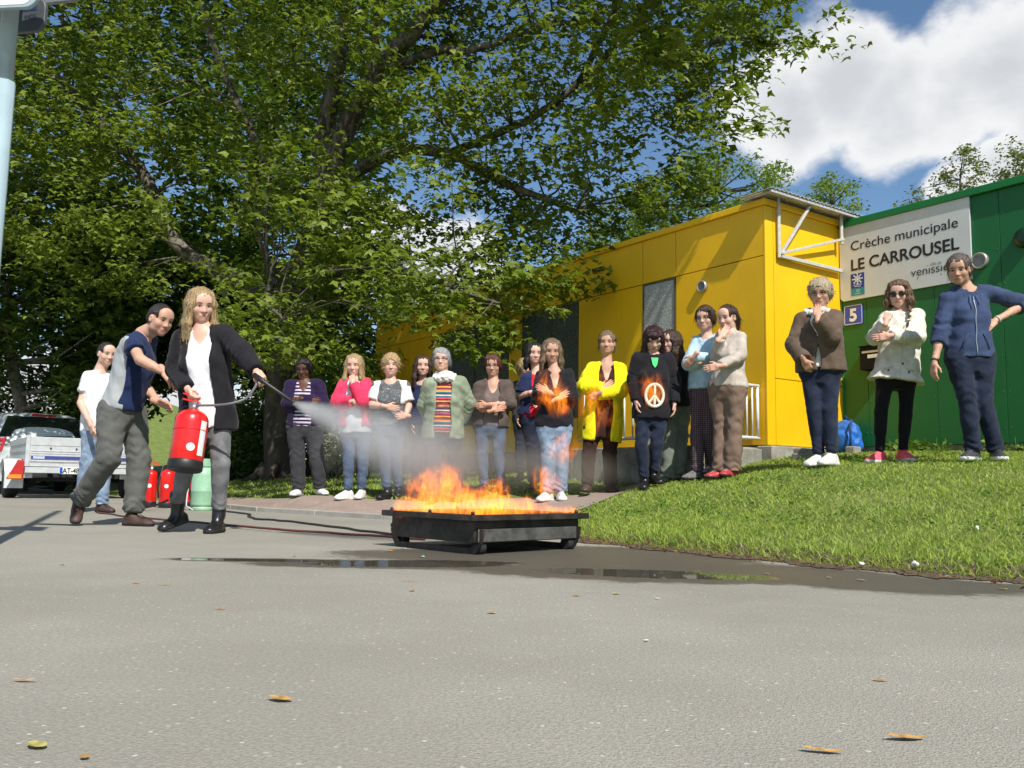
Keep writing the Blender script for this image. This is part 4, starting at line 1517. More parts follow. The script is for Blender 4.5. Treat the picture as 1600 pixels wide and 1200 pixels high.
def leaves(P, size, tilt, rng, shape=(LEAF3, LEAF3_T), face=None):
    """one leaf at every point: mostly lying flat, tips drooping"""
    n = len(P)
    L, T = shape
    az = rng.uniform(0, 2 * math.pi, n)
    nrm = np.stack([rng.normal(0, tilt, n), rng.normal(0, tilt, n), np.ones(n)], 1)
    if face is not None:
        nrm += np.asarray(face)
    nrm /= np.linalg.norm(nrm, axis=1)[:, None]
    d = np.stack([np.cos(az), np.sin(az), rng.normal(-.25, .3, n)], 1)
    d -= nrm * (d * nrm).sum(1)[:, None]
    d /= np.linalg.norm(d, axis=1)[:, None]
    s = np.cross(d, nrm)
    sz = size * rng.uniform(.5, 1.4, n)
    V = P[:, None, :] + sz[:, None, None] * (s[:, None, :] * L[None, :, :1] + d[:, None, :] * L[None, :, 1:2] + nrm[:, None, :] * L[None, :, 2:3])
    F = T[None] + (np.arange(n) * len(L))[:, None, None]
    return V.reshape(-1, 3).astype(np.float32), F.reshape(-1, 3)


def sprays(C, per, rx, rz, rng):
    """points in a flattened drooping tuft round each centre"""
    n = len(C)
    u = rng.normal(size=(n, per, 3))
    u /= np.linalg.norm(u, axis=2)[..., None]
    r = rng.random((n, per, 1)) ** .45
    k = rng.uniform(.7, 1.3, (n, 1, 1))
    q = u * r * np.array((rx, rx, rz)) * k
    q[..., 2] -= .25 * (np.hypot(q[..., 0], q[..., 1])) ** 2 / rx
    return (C[:, None, :] + q).reshape(-1, 3)


def pix_to_world(px, py, Y):
    d = np.array(CR)[None] * ((px - 800) / FPX)[:, None] + np.array(CU)[None] * ((600 - py) / FPX)[:, None] + np.array(CF)[None]
    return d * (Y / d[:, 1])[:, None] + np.array((0, 0, CAM_Z))


def smooth_line(pts, n=6):
    """Catmull-Rom through points with radii appended"""
    P = [np.array(p, float) for p in pts]
    P = [2 * P[0] - P[1]] + P + [2 * P[-1] - P[-2]]
    out = []
    for i in range(1, len(P) - 2):
        for k in range(n):
            t = k / n
            a, b, c, d = P[i - 1], P[i], P[i + 1], P[i + 2]
            out.append(.5 * ((2 * b) + (-a + c) * t + (2 * a - 5 * b + 4 * c - d) * t * t + (-a + 3 * b - 3 * c + d) * t ** 3))
    out.append(P[-2])
    return out


def limb(mb, pts, n=9, wob=.0, rng=None):
    L = smooth_line(pts)
    if wob:
        for q in L[1:-1]:
            q[:3] += rng.normal(0, wob, 3)
    mb.tube([q[:3] for q in L], [max(q[3], .006) for q in L], n)
    return L


def px_limb(pts):
    return [(*at(a, b, Y), r) for a, b, Y, r in pts]


# --- the big plane tree
rng = np.random.default_rng(3)
tb = at(443, 748, 15.6)
gz = ground_z(tb.x, tb.y)
pt = empty('plane_tree', (tb.x, tb.y, gz))
tag(pt, 'huge plane tree spreading over the group, thick trunk behind the watchers', 'tree')
mb = MB()
trunk_pts = [(tb.x - .02, tb.y, gz - .1, .42), (tb.x, tb.y, gz + .25, .35), *px_limb([(440, 660, 15.6, .31), (445, 560, 15.6, .29), (452, 490, 15.6, .27), (470, 430, 15.6, .25), (497, 350, 15.5, .22)])]
limb(mb, trunk_pts, 14)
for k in range(6):
    a = k * 1.05 + .3
    limb(mb, [(tb.x + math.cos(a) * .3, tb.y + math.sin(a) * .3, gz + .22, .11), (tb.x + math.cos(a) * .48, tb.y + math.sin(a) * .45, gz + .02, .08), (tb.x + math.cos(a) * .7, tb.y + math.sin(a) * .62, gz - .08, .04)], 8)
O = Vector((-tb.x, -tb.y, -gz))
for i, v in enumerate(mb.v):
    mb.v[i] = tuple(Vector(v) + O)
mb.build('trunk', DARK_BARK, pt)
LIMBS = [
    [(455, 500, 15.6, .17), (380, 440, 15.8, .15), (282, 388, 16.2, .13), (218, 262, 16.5, .11), (128, 162, 16.8, .10), (28, 62, 17, .08), (-90, -40, 17, .06)],
    [(497, 350, 15.5, .22), (505, 240, 15.2, .18), (515, 165, 15.0, .16), (545, 0, 14.6, .12), (560, -160, 14.2, .07)],
    [(492, 370, 15.5, .21), (530, 232, 14.9, .18), (592, 112, 14.3, .16), (690, 0, 13.6, .12), (790, -120, 13, .07)],
    [(572, 160, 14.5, .11), (582, 90, 14.2, .10), (594, -10, 13.8, .08), (600, -140, 13.4, .05)],
    [(600, 110, 14.3, .08), (680, 80, 13.6, .065), (755, 75, 13.2, .055), (850, 40, 12.8, .045), (940, 35, 12.4, .03)],
    [(700, 240, 13.8, .065), (820, 190, 13.2, .058), (905, 128, 12.8, .055), (985, 42, 12.4, .052), (1040, -40, 12.2, .04)],
    [(520, 290, 15.2, .13), (610, 240, 14.2, .10), (700, 240, 13.8, .085), (800, 290, 13.0, .06), (900, 330, 12.4, .035)],
    [(505, 330, 15.3, .11), (420, 250, 15, .09), (370, 160, 14.8, .07), (330, 60, 14.6, .05), (300, -60, 14.4, .03)],
    [(905, 128, 12.8, .05), (960, 20, 11.6, .045), (1010, -90, 10.4, .04), (1060, -230, 9.4, .03), (1100, -330, 8.8, .02)],
    [(985, 42, 11.8, .04), (1060, 80, 11.6, .035), (1140, 60, 11.5, .025), (1220, 70, 11.4, .012)],
    [(470, 440, 15.4, .11), (560, 420, 14.2, .08), (660, 430, 12.9, .05), (760, 470, 12.0, .03), (830, 480, 11.6, .015)],
    [(460, 470, 15.4, .10), (430, 440, 13.8, .07), (420, 470, 12.2, .045), (440, 500, 11.2, .02)],
]
mb = MB()
pool = []
for Lp in LIMBS:
    L = limb(mb, px_limb(Lp), 9, .012, rng)
    pool += [q for q in L]
pool = np.array(pool)

# foliage outline as it hangs, with the rest of the crown going on above and to the left of the view
CROWN = [(-420, -700), (1080, -700), (1160, -160), (1205, -20), (1232, 40), (1200, 90), (1160, 108), (1160, 165), (1100, 190), (1105, 240), (1100, 300), (1075, 320), (985, 352), (940, 372),
         (912, 400), (905, 440), (860, 440), (855, 480), (835, 520), (790, 548), (760, 500), (700, 468), (650, 482), (600, 520), (560, 490), (545, 560), (470, 540), (430, 560), (395, 620), (340, 560), (300, 470),
         (230, 470), (120, 420), (-40, 380), (-420, 300)]


def pxnoise(px, py, seed, wl):
    r = np.random.default_rng(seed)
    s = 0
    for k in range(6):
        a = r.uniform(0, 6.28); w = 6.283 / (wl * r.uniform(.6, 1.6))
        s = s + np.sin(px * math.cos(a) * w + py * math.sin(a) * w + r.uniform(0, 6.28) + 1.3 * np.sin(px * w * .4 + k) + 1.1 * np.sin(py * w * .5 + 2 * k))
    return s / 6


def crown_points(poly, n, depth, seed, gap=-.32, wl=90):
    r = np.random.default_rng(seed)
    xs = [p[0] for p in poly]; ys = [p[1] for p in poly]
    px = r.uniform(min(xs), max(xs), n * 3); py = r.uniform(min(ys), max(ys), n * 3)
    m = in_poly(px, py, poly) & (pxnoise(px, py, seed + 1, wl) > gap)
    px, py = px[m][:n], py[m][:n]
    return px, py, depth(px, py, r)


def plane_depth(px, py, r):
    u = r.random(len(px))
    near = np.interp(px, [-400, 120, 330, 480, 600, 900, 1280], [14.4, 14.0, 13.0, 11.2, 11.3, 11.6, 11.2])
    near = np.where((py > 380) & (px > 600), np.maximum(near - .9, 10.4), near)
    far_ = np.interp(px, [-400, 300, 600, 900, 1280], [19.5, 19.0, 17, 14.5, 13.2])
    return near + (far_ - near) * u ** 1.15


px, py, Yd = crown_points(CROWN, 620, plane_depth, 21, -.62)
C1 = pix_to_world(px, py, Yd)
Cc = np.repeat(C1, 7, 0) + rng.normal(0, 1, (len(C1) * 7, 3)) * np.array((.44, .44, .16))
px, py, Yd = crown_points(CROWN, 900, plane_depth, 22, -.62)
Cc = np.concatenate([Cc, pix_to_world(px, py, Yd)])
Cc = Cc[Cc[:, 2] < 13.5]
# loose tufts that stand out in front, lit by the sun
TUFTS = [(430, 500, 10.7), (455, 520, 10.7), (400, 470, 10.6), (480, 505, 10.9), (250, 330, 14.4), (140, 300, 15), (120, 240, 15), (380, 330, 12.5), (450, 340, 11), (200, 150, 15), (350, 120, 13.5), (880, 440, 10.9), (850, 430, 10.9), (830, 470, 10.8),
         (905, 415, 11), (760, 520, 10.8), (800, 505, 10.8), (720, 540, 10.9), (1205, 92, 11.2), (1235, 62, 11.2), (1215, 20, 11.2), (1165, 160, 11.2), (1130, 180, 11.2), (1100, 200, 11.2), (1130, 230, 11.3), (1060, 300, 11.4), (1020, 330, 11.5),
         (230, 440, 14.5), (330, 480, 13.5), (60, 400, 15.2), (90, 470, 15.2), (500, 545, 12.0)]
# leaf clumps added towards the sun to shade the yellow wall's left part
_sh = []
while len(_sh) < 150:
    _t, _z, _k = rng.uniform(1.5, 6.0), rng.uniform(1.0, 3.4), rng.uniform(4.6, 7.2)
    if _t > wx(1052, 390) + (3.4 - _z) * .75:
        _sh.append(np.array(C0 + WD * _t) + np.array((0, 0, _z)) + np.array(SUN_DIR) * _k)
Cc = np.concatenate([Cc, np.array(_sh)])
tp = np.array([at(*q) for q in TUFTS])
tp = np.repeat(tp, 3, 0) + rng.normal(0, .16, (len(tp) * 3, 3))
Cc = np.concatenate([Cc, tp])
Pl = sprays(Cc, 26, .36, .20, rng)
nearm = Pl[:, 1] < 11.1
V, F = leaves(Pl[~nearm], .128, .6, rng, (LEAF3, LEAF3_T), face=np.array(SUN_H) * .35)
V2, F2 = leaves(Pl[nearm], .122, .55, rng, (LEAF5, LEAF5_T), face=np.array(SUN_H) * .35)
V, F = np.concatenate([V, V2]), np.concatenate([F, F2 + len(V)])
crown = link('crown', raw_mesh('crown', V - np.array((tb.x, tb.y, gz)), F, smooth=False), PLANE_LEAF, pt)
crown['kind'] = 'stuff'
# twigs out to the tufts
sel = rng.random(len(Cc)) < .13
for c in Cc[sel]:
    d2 = ((pool[:, :3] - c) ** 2).sum(1) + np.where(pool[:, 2] > c[2] + .4, 2.0, 0)
    q = pool[d2.argmin()]
    dist = math.sqrt(d2.min())
    if dist > 2.3:
        continue
    mid = (q[:3] + c) / 2 + rng.normal(0, .08 * dist, 3) + np.array((0, 0, .10 * dist))
    r0 = min(q[3] * .5, .010 + .009 * dist)
    mb.tube([q[:3], (q[:3] + mid) / 2 + rng.normal(0, .03, 3), mid, c], [r0, r0 * .8, r0 * .6, .004], 5, False)
for i, v in enumerate(mb.v):
    mb.v[i] = tuple(Vector(v) + O)
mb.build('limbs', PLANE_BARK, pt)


def small_tree(name, label, poly, n, d0, d1, trunk, per, rx, rz, size, leafm, barkm, seed, shape=(LEAF1, LEAF1_T), gap=-.3, wl=60, group=None, tilt=.6):
    """a tree farther off: crown filled within its outline, trunk with limbs reaching into it"""
    r = np.random.default_rng(seed)
    px, py, Y = crown_points(poly, n, lambda a, b, q: d0 + (d1 - d0) * q.random(len(a)), seed, gap, wl)
    C = pix_to_world(px, py, Y)
    b = Vector(trunk[0][:3])
    t = empty(name, b)
    tag(t, label, 'tree', group)
    mb = MB()
    L = limb(mb, trunk, 10, .01, r)
    pl = np.array(L)
    for c in C[r.random(len(C)) < .16]:
        up = pl[len(pl) // 3:]
        q = up[((up[:, :3] - c) ** 2).sum(1).argmin()]
        dist = np.linalg.norm(q[:3] - c)
        mid = (q[:3] + c) / 2 + np.array((0, 0, -.06 * dist)) + r.normal(0, .06 * dist, 3)
        mb.tube([q[:3], mid, c], [min(q[3] * .5, .02 + .010 * dist), .012 + .004 * dist, .006], 5, False)
    for i, v in enumerate(mb.v):
        mb.v[i] = tuple(Vector(v) - b)
    mb.build('trunk', barkm, t)
    P = sprays(C, per, rx, rz, r)
    V, F = leaves(P, size, tilt, r, shape)
    cr = link('crown', raw_mesh('crown', V - np.array(b), F, smooth=False), leafm, t)
    cr['kind'] = 'stuff'
    return t


def stem(px, py, Y, top, r0, r1, bend=0.0):
    a = at(px, py, Y)
    a.z = min(a.z, ground_z(a.x, a.y))
    b = at(*top, Y)
    return [(a.x, a.y, a.z - .1, r0), (a.x * .7 + b.x * .3 + bend, Y, a.z * .7 + b.z * .3, r0 * .85), (a.x * .3 + b.x * .7 - bend, Y, a.z * .3 + b.z * .7, (r0 + r1) / 2), (b.x, Y, b.z, r1)]


# trees standing behind the parked car
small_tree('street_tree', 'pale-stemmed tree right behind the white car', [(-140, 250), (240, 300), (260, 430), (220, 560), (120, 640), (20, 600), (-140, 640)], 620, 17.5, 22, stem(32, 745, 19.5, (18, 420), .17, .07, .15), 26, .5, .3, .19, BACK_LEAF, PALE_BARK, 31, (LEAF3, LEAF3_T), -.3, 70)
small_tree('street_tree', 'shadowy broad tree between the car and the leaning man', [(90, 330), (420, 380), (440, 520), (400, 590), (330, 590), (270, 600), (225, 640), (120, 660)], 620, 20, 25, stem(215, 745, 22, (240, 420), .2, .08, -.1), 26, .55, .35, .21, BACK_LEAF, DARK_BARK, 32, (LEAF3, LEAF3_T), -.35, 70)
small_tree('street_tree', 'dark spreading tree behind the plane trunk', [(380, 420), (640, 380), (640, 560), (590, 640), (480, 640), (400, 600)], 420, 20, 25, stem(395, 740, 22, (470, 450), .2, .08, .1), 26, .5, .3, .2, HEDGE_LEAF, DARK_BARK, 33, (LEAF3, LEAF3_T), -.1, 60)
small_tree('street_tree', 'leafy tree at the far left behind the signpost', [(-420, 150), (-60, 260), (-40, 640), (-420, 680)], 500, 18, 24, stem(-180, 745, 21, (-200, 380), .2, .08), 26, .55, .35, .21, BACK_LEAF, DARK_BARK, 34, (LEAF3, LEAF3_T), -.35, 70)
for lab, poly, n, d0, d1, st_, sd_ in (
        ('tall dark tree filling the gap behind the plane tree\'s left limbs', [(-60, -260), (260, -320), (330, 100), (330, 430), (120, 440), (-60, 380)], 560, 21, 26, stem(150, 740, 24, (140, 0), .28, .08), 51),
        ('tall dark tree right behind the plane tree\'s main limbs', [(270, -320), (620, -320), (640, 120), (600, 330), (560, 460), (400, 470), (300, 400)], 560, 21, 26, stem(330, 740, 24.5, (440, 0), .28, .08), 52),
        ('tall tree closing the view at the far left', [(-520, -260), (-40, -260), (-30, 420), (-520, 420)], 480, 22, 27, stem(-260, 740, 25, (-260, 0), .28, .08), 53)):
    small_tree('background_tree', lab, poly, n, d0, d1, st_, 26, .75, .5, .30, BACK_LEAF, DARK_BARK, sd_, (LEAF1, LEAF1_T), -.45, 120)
# trees behind the buildings
small_tree('robinia_tree', 'feathery light green tree just above the yellow roof', [(900, 420), (930, 330), (1010, 290), (1080, 240), (1120, 225), (1150, 245), (1160, 262), (1180, 240), (1215, 250), (1240, 280), (1250, 310), (1230, 370), (1100, 420)], 520, 21, 25,
           stem(1100, 660, 23, (1120, 300), .2, .05), 40, .42, .22, .105, LIME_LEAF, DARK_BARK, 35, gap=-.15, wl=55)
small_tree('robinia_tree', 'small feathery tree peeping over the porch canopy', [(1248, 345), (1262, 312), (1285, 285), (1300, 268), (1315, 285), (1342, 290), (1346, 320), (1335, 350), (1290, 360)], 90, 24, 26.5, stem(1292, 660, 25, (1300, 320), .16, .04), 36, .38, .2, .105, LIME_LEAF, DARK_BARK, 36, gap=-.15, wl=40)
small_tree('poplar_tree', 'airy olive-green tree above the left end of the green roof', [(1405, 325), (1425, 292), (1460, 300), (1470, 255), (1500, 230), (1535, 225), (1548, 245), (1535, 275), (1500, 310), (1450, 330)], 115, 27, 29, stem(1500, 660, 28, (1500, 280), .17, .03), 26, .30, .2, .12, OLIVE_LEAF, DARK_BARK, 37, gap=.02, wl=34)
small_tree('poplar_tree', 'airy olive-green tree at the right edge above the green roof', [(1550, 290), (1560, 250), (1562, 215), (1590, 203), (1640, 190), (1680, 240), (1660, 300)], 120, 27, 29, stem(1610, 660, 28, (1610, 250), .17, .03), 26, .30, .2, .12, OLIVE_LEAF, DARK_BARK, 38, gap=.0, wl=34)


# --- hedge and shrubs behind the lawn
def shrub(label, poly, n, d0, d1, per, size, m, seed, cat='shrub', name='shrub', rx=.35):
    r = np.random.default_rng(seed)
    px, py, Y = crown_points(poly, n, lambda a, b, q: d0 + (d1 - d0) * q.random(len(a)), seed, -.6, 60)
    C = pix_to_world(px, py, Y)
    gz = np.array([ground_z(c[0], c[1]) for c in C])
    C[:, 2] = np.maximum(C[:, 2], gz + .08)
    b = Vector((C[:, 0].mean(), C[:, 1].mean(), gz.mean()))
    o = empty(name, b)
    tag(o, label, cat)
    P = sprays(C, per, rx, rx * .75, r)
    V, F = leaves(P, size, .8, r, (LEAF1, LEAF1_T), face=(0.2, -.7, 0))
    f = link('foliage', raw_mesh('foliage', V - np.array(b), F, smooth=False), m, o)
    f['kind'] = 'stuff'
    mb = MB()
    for k in range(7):
        q = C[r.integers(len(C))]
        mb.tube([(q[0] - b.x, q[1] - b.y, -.05), ((q[0] - b.x) + r.normal(0, .08), q[1] - b.y, (q[2] - b.z) * .5), (q[0] - b.x, q[1] - b.y, q[2] - b.z)], [.03, .022, .008], 6)
    mb.build('stem', DARK_BARK, o)


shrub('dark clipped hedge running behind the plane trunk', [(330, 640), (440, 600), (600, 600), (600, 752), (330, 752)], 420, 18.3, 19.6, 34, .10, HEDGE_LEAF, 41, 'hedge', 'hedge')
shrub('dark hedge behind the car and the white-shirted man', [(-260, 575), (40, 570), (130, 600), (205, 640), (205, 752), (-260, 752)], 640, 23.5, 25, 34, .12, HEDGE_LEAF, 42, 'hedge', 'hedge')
shrub('bright green leafy shrub between the purple cardigan and the pink jacket', [(478, 560), (585, 540), (588, 740), (500, 748)], 150, 15.5, 16.6, 40, .085, leaf_mat('bright_leaf', (.085, .17, .014), (.2, .36, .02)), 43, rx=.28)
shrub('pale flowering shrub by the jogger legs', [(503, 670), (530, 660), (535, 740), (505, 742)], 26, 14.2, 14.8, 40, .055, leaf_mat('pale_blossom', (.36, .38, .28), (.3, .34, .2)), 44, rx=.16)
shrub('dark shrub under the trees left of the plane trunk', [(335, 640), (415, 630), (425, 750), (335, 750)], 160, 16.6, 17.6, 36, .09, HEDGE_LEAF, 45, rx=.3)

# far grassy mound and a lamp post beyond the car park
X, Yg = np.meshgrid(np.linspace(-60, -5, 40), np.linspace(48, 110, 30), indexing='ij')
hc = at(262, 690, 62)
Zh = 7.0 * np.exp(-((X + 31) / 11) ** 2 - ((Yg - 74) / 20) ** 2) - .3
V = np.stack([X, Yg, Zh], -1).reshape(-1, 3)
i, j = np.meshgrid(np.arange(39), np.arange(29), indexing='ij')
a = (i * 30 + j).ravel()
tag(link('hill', raw_mesh('hill', V, np.stack([a, a + 30, a + 31, a + 1], 1)), LAWN_MAT), kind='structure')

# ---------------------------------------------------------------- people
SKINS = dict(fair=(.66, .42, .32), tan=(.56, .335, .235), brown=(.135, .062, .038))
HAIRS = dict(dark=(.022, .016, .012), black=(.012, .009, .008), brown=(.05, .024, .015), auburn=(.11, .035, .018), blond=(.42, .29, .14), sandy=(.45, .31, .15),
             darkblond=(.20, .13, .075), lightbrown=(.15, .085, .045), grey=(.34, .34, .34), greyblond=(.44, .36, .23), greybrown=(.12, .09, .07), wine=(.035, .008, .010))


def skin_mat():
    if 'skin' in MATS:
        return MATS['skin']
    m, t, b = new_mat('skin')
    a = t.nodes.new('ShaderNodeVertexColor')
    a.layer_name = 'tone'
    v = coords(t)
    n = noise(t, v, 45, 4, .6)
    c = mixc(t, math_n(t, 'MULTIPLY', smooth_n(t, n, .35, .7), .35), a.outputs['Color'], mixc(t, 1.0, a.outputs['Color'], (1.0, .78, .72), 'MULTIPLY'))
    # brows, eyes, mouth: placed by head-local coordinates stored on the mesh
    fa = t.nodes.new('ShaderNodeAttribute')
    fa.attribute_name = 'face'
    fs = t.nodes.new('ShaderNodeSeparateXYZ')
    t.links.new(fa.outputs['Vector'], fs.inputs[0])
    ax_n = math_n(t, 'ABSOLUTE', fs.outputs[0])
    zf = fs.outputs[2]
    front = smooth_n(t, fs.outputs[1], .040, .050)

    def spot(cx, cz, rx, rz, soft, k, arch=0.0):
        u = math_n(t, 'DIVIDE', math_n(t, 'SUBTRACT', ax_n, cx), rx)
        zz = math_n(t, 'SUBTRACT', zf, cz)
        if arch:
            q = math_n(t, 'SUBTRACT', ax_n, cx)
            zz = math_n(t, 'ADD', zz, math_n(t, 'MULTIPLY', math_n(t, 'MULTIPLY', q, q), arch))
        w = math_n(t, 'DIVIDE', zz, rz)
        r2 = math_n(t, 'ADD', math_n(t, 'MULTIPLY', u, u), math_n(t, 'MULTIPLY', w, w))
        return math_n(t, 'MULTIPLY', math_n(t, 'MULTIPLY', smooth_n(t, r2, 1.0 + soft, 1.0 - soft), front), k)
    tone = c

    def dab(f, mult, add=(0, 0, 0)):
        nonlocal c
        col = mixc(t, 1.0, tone, mult, 'MULTIPLY')
        if max(add):
            col = mixc(t, 1.0, col, add, 'ADD')
        c = mixc(t, f, c, col)
    dab(spot(.0, -.0705, .026, .0125, .5, .75), (.84, .46, .44))
    dab(spot(.0, -.0700, .024, .0026, .5, .9, 6), (.26, .13, .12))
    dab(spot(.035, .0260, .020, .0048, .5, .85, 12), (.22, .17, .14))
    dab(spot(.033, .0025, .0155, .0072, .4, .85, 4), (.45, .45, .48), (.10, .10, .10))
    dab(spot(.033, .0028, .0066, .0066, .3, .95), (.06, .05, .045))
    dab(spot(.033, .0082, .0175, .0030, .5, .9, 14), (.13, .10, .09))
    dab(spot(.033, -.0060, .0150, .0022, .6, .45, -8), (.5, .4, .38))
    dab(spot(.0085, -.0440, .0045, .0030, .5, .7), (.3, .2, .18))
    t.links.new(c, b.inputs['Base Color'])
    b.inputs['Roughness'].default_value = .48
    b.inputs['Specular IOR Level'].default_value = .35
    bump(t, b, noise(t, v, 320, 2), .15, .002)
    MATS['skin'] = m
    return m


def hair_mat(key):
    nm = 'hair_' + key
    if nm in MATS:
        return MATS[nm]
    c = HAIRS[key]
    m, t, b = new_mat(nm)
    v = coords(t, scale=(1, 1, .09))
    n = noise(t, v, 150, 3, .7, .4)
    n2 = noise(t, coords(t, scale=(1, 1, .3)), 22, 3)
    col = mixc(t, smooth_n(t, n, .34, .66), shade3(c, .42), shade3(c, 1.35))
    col = mixc(t, math_n(t, 'MULTIPLY', smooth_n(t, n2, .4, .7), .5), col, shade3(c, .7))
    t.links.new(col, b.inputs['Base Color'])
    b.inputs['Roughness'].default_value = .42
    b.inputs['Specular IOR Level'].default_value = .45
    b.inputs['Anisotropic'].default_value = .4
    bump(t, b, n, .8, .012)
    MATS[nm] = m
    return m


def cloth(key):
    if key in MATS:
        return MATS[key]
    F = fabric
    tbl = dict(white_tee=(.78, .78, .79), black_knit=(.016, .015, .018), grey_cargo=(.115, .118, .108), grey_jean=(.15, .15, .155), pale_jean=(.21, .28, .38),
               blue_jean=(.075, .105, .165), dark_jean=(.018, .024, .045), charcoal=(.045, .045, .05), purple_knit=(.022, .012, .045), pink_fleece=(.80, .045, .12),
               navy_knit=(.018, .026, .075), black_cloth=(.018, .017, .018), white_knit=(.80, .78, .76), sage_fleece=(.25, .29, .20), taupe_knit=(.17, .13, .12),
               brown_grey_knit=(.105, .078, .066), red_cloth=(.62, .02, .035), navy_cloth=(.02, .025, .05), brown_cloth=(.040, .018, .014), yellow_knit=(.88, .80, .012),
               greygreen=(.17, .19, .155), paleblue=(.42, .58, .66), beige_knit=(.50, .44, .38), brown_twill=(.20, .135, .10), brown_jacket=(.125, .088, .062),
               cream_cloth=(.72, .70, .62), cream_jacket=(.76, .72, .62), black_legging=(.012, .012, .013), blue_hoodie=(.045, .066, .135), white_wool=(.82, .80, .74), green_cloth=(.10, .75, .22))
    if key in tbl:
        c = tbl[key]
        if 'jean' in key:
            return F(key, c, shade3(c, 1.2), wear=.22, fold=.5)
        if 'knit' in key or 'fleece' in key or 'wool' in key:
            return F(key, c, weave=160, fold=.45)
        return F(key, c)
    if key == 'stripe_purple':
        return stripes(key, [(.38, (.55, .50, .58)), (.9, (.03, .014, .04)), (1, (.55, .50, .58))], .042)
    if key == 'stripe_multi':
        a, b_, c, d, e = (.02, .14, .20), (.55, .06, .10), (.70, .33, .05), (.10, .03, .06), (.60, .55, .42)
        return stripes(key, [(.10, d), (.20, c), (.30, d), (.42, b_), (.52, a), (.60, e), (.70, d), (.80, a), (.90, c), (1, b_)], .16)
    if key == 'check':
        m, t, b = new_mat(key)
        v = coords(t, scale=(1, 1, 1))
        ch = t.nodes.new('ShaderNodeTexBrick')
        ch.inputs['Scale'].default_value = 30
        ch.inputs['Color1'].default_value = (.02, .012, .02, 1)
        ch.inputs['Color2'].default_value = (.03, .014, .022, 1)
        ch.inputs['Mortar'].default_value = (.16, .10, .11, 1)
        ch.inputs['Mortar Size'].default_value = .09
        ch.offset = 0
        ch.inputs['Brick Width'].default_value = .6
        ch.inputs['Row Height'].default_value = .6
        mp = coords(t, rot=(R(90), 0, 0))
        t.links.new(mp, ch.inputs['Vector'])
        t.links.new(ch.outputs['Color'], b.inputs['Base Color'])
        b.inputs['Roughness'].default_value = .9
        bump(t, b, noise(t, v, 26, 3), .4, .03)
        MATS[key] = m
        return m
    if key == 'grey_print':
        m, t, b = new_mat(key)
        v = coords(t)
        n = noise(t, coords(t, scale=(1, 1, 1.8)), 38, 3, .5, 1.4)
        t.links.new(mixc(t, smooth_n(t, n, .60, .64), (.095, .10, .105), (.42, .43, .43)), b.inputs['Base Color'])
        b.inputs['Roughness'].default_value = .9
        bump(t, b, noise(t, v, 26, 3), .35, .03)
        MATS[key] = m
        return m
    raise KeyError(key)


def two_tone():
    m = fabric('navy_grey_tee', (.016, .028, .085))
    t = m.node_tree
    b = t.nodes['Principled BSDF']
    old = b.inputs['Base Color'].links[0].from_socket
    a = t.nodes.new('ShaderNodeAttribute')
    a.attribute_name = 'zone'
    t.links.new(mixc(t, smooth_n(t, a.outputs['Fac'], -.003, .003), old, (.38, .40, .41)), b.inputs['Base Color'])
    return m


def shoe_mat(key):
    tbl = dict(brown_shoe=((.065, .034, .026), .6), black_leather=((.012, .012, .013), .3), white_shoe=((.78, .77, .75), .6), white_trainer=((.62, .60, .56), .55), grey_shoe=((.14, .13, .12), .7),
               red_shoe=((.45, .03, .035), .5), white_grey_trainer=((.60, .59, .56), .6), pink_trainer=((.85, .09, .14), .6), black_trainer=((.035, .038, .042), .6),
               dark_sole=((.02, .018, .016), .8), white_sole=((.72, .71, .68), .7))
    c, r = tbl[key]
    return solid('shoe_' + key, c, r, var=.2, scale=40, bmp=.2, bscale=90)


def unit(v):
    v = np.asarray(v, float)
    return v / (np.linalg.norm(v) + 1e-9)


def head_frame(p):
    h = p['head']
    y, pt, rl = R(h['yaw']), R(h.get('pitch', 0)), R(h.get('roll', 0))
    f = np.array((math.sin(y), -math.cos(y), 0))
    z = np.array((0, 0, 1.))
    fw = f * math.cos(pt) - z * math.sin(pt)
    up = z * math.cos(pt) + f * math.sin(pt)
    sd_ = np.cross(fw, up)           # person's right
    sd2 = sd_ * math.cos(rl) + up * math.sin(rl)
    up2 = up * math.cos(rl) - sd_ * math.sin(rl)
    return np.array([sd2, fw, up2])  # rows: right, forward, up


def body_frame(J):
    hm = (J['ha'] + J['hb']) / 2
    sm = (J['sa'] + J['sb']) / 2
    z = unit(sm - hm)
    x = np.array(J['sb'] - J['sa'], float)
    x = unit(x - z * (x @ z))
    f = np.cross(x, z)
    return np.array([x, f, z]), np.array(hm), np.array(sm)


def trunk_profile(sex, g, L):
    if sex == 'm':
        P = [(-.24, .11, .09, -.01), (-.08, .158, .112, -.012), (.08, .160, .112, -.01), (.34, .150, .105, 0), (.6, .165, .115, .008), (.82, .165, .108, .0), (.95, .14, .085, -.01), (1.06, .09, .07, -.01)]
    else:
        P = [(-.24, .10, .085, -.012), (-.08, .162, .115, -.018), (.06, .165, .115, -.014), (.36, .128, .098, 0), (.60, .135, .105, .006), (.82, .135, .095, -.004), (.95, .115, .075, -.012), (1.06, .075, .06, -.012)]
    return [(t, a * g, b * g, c) for t, a, b, c in P]


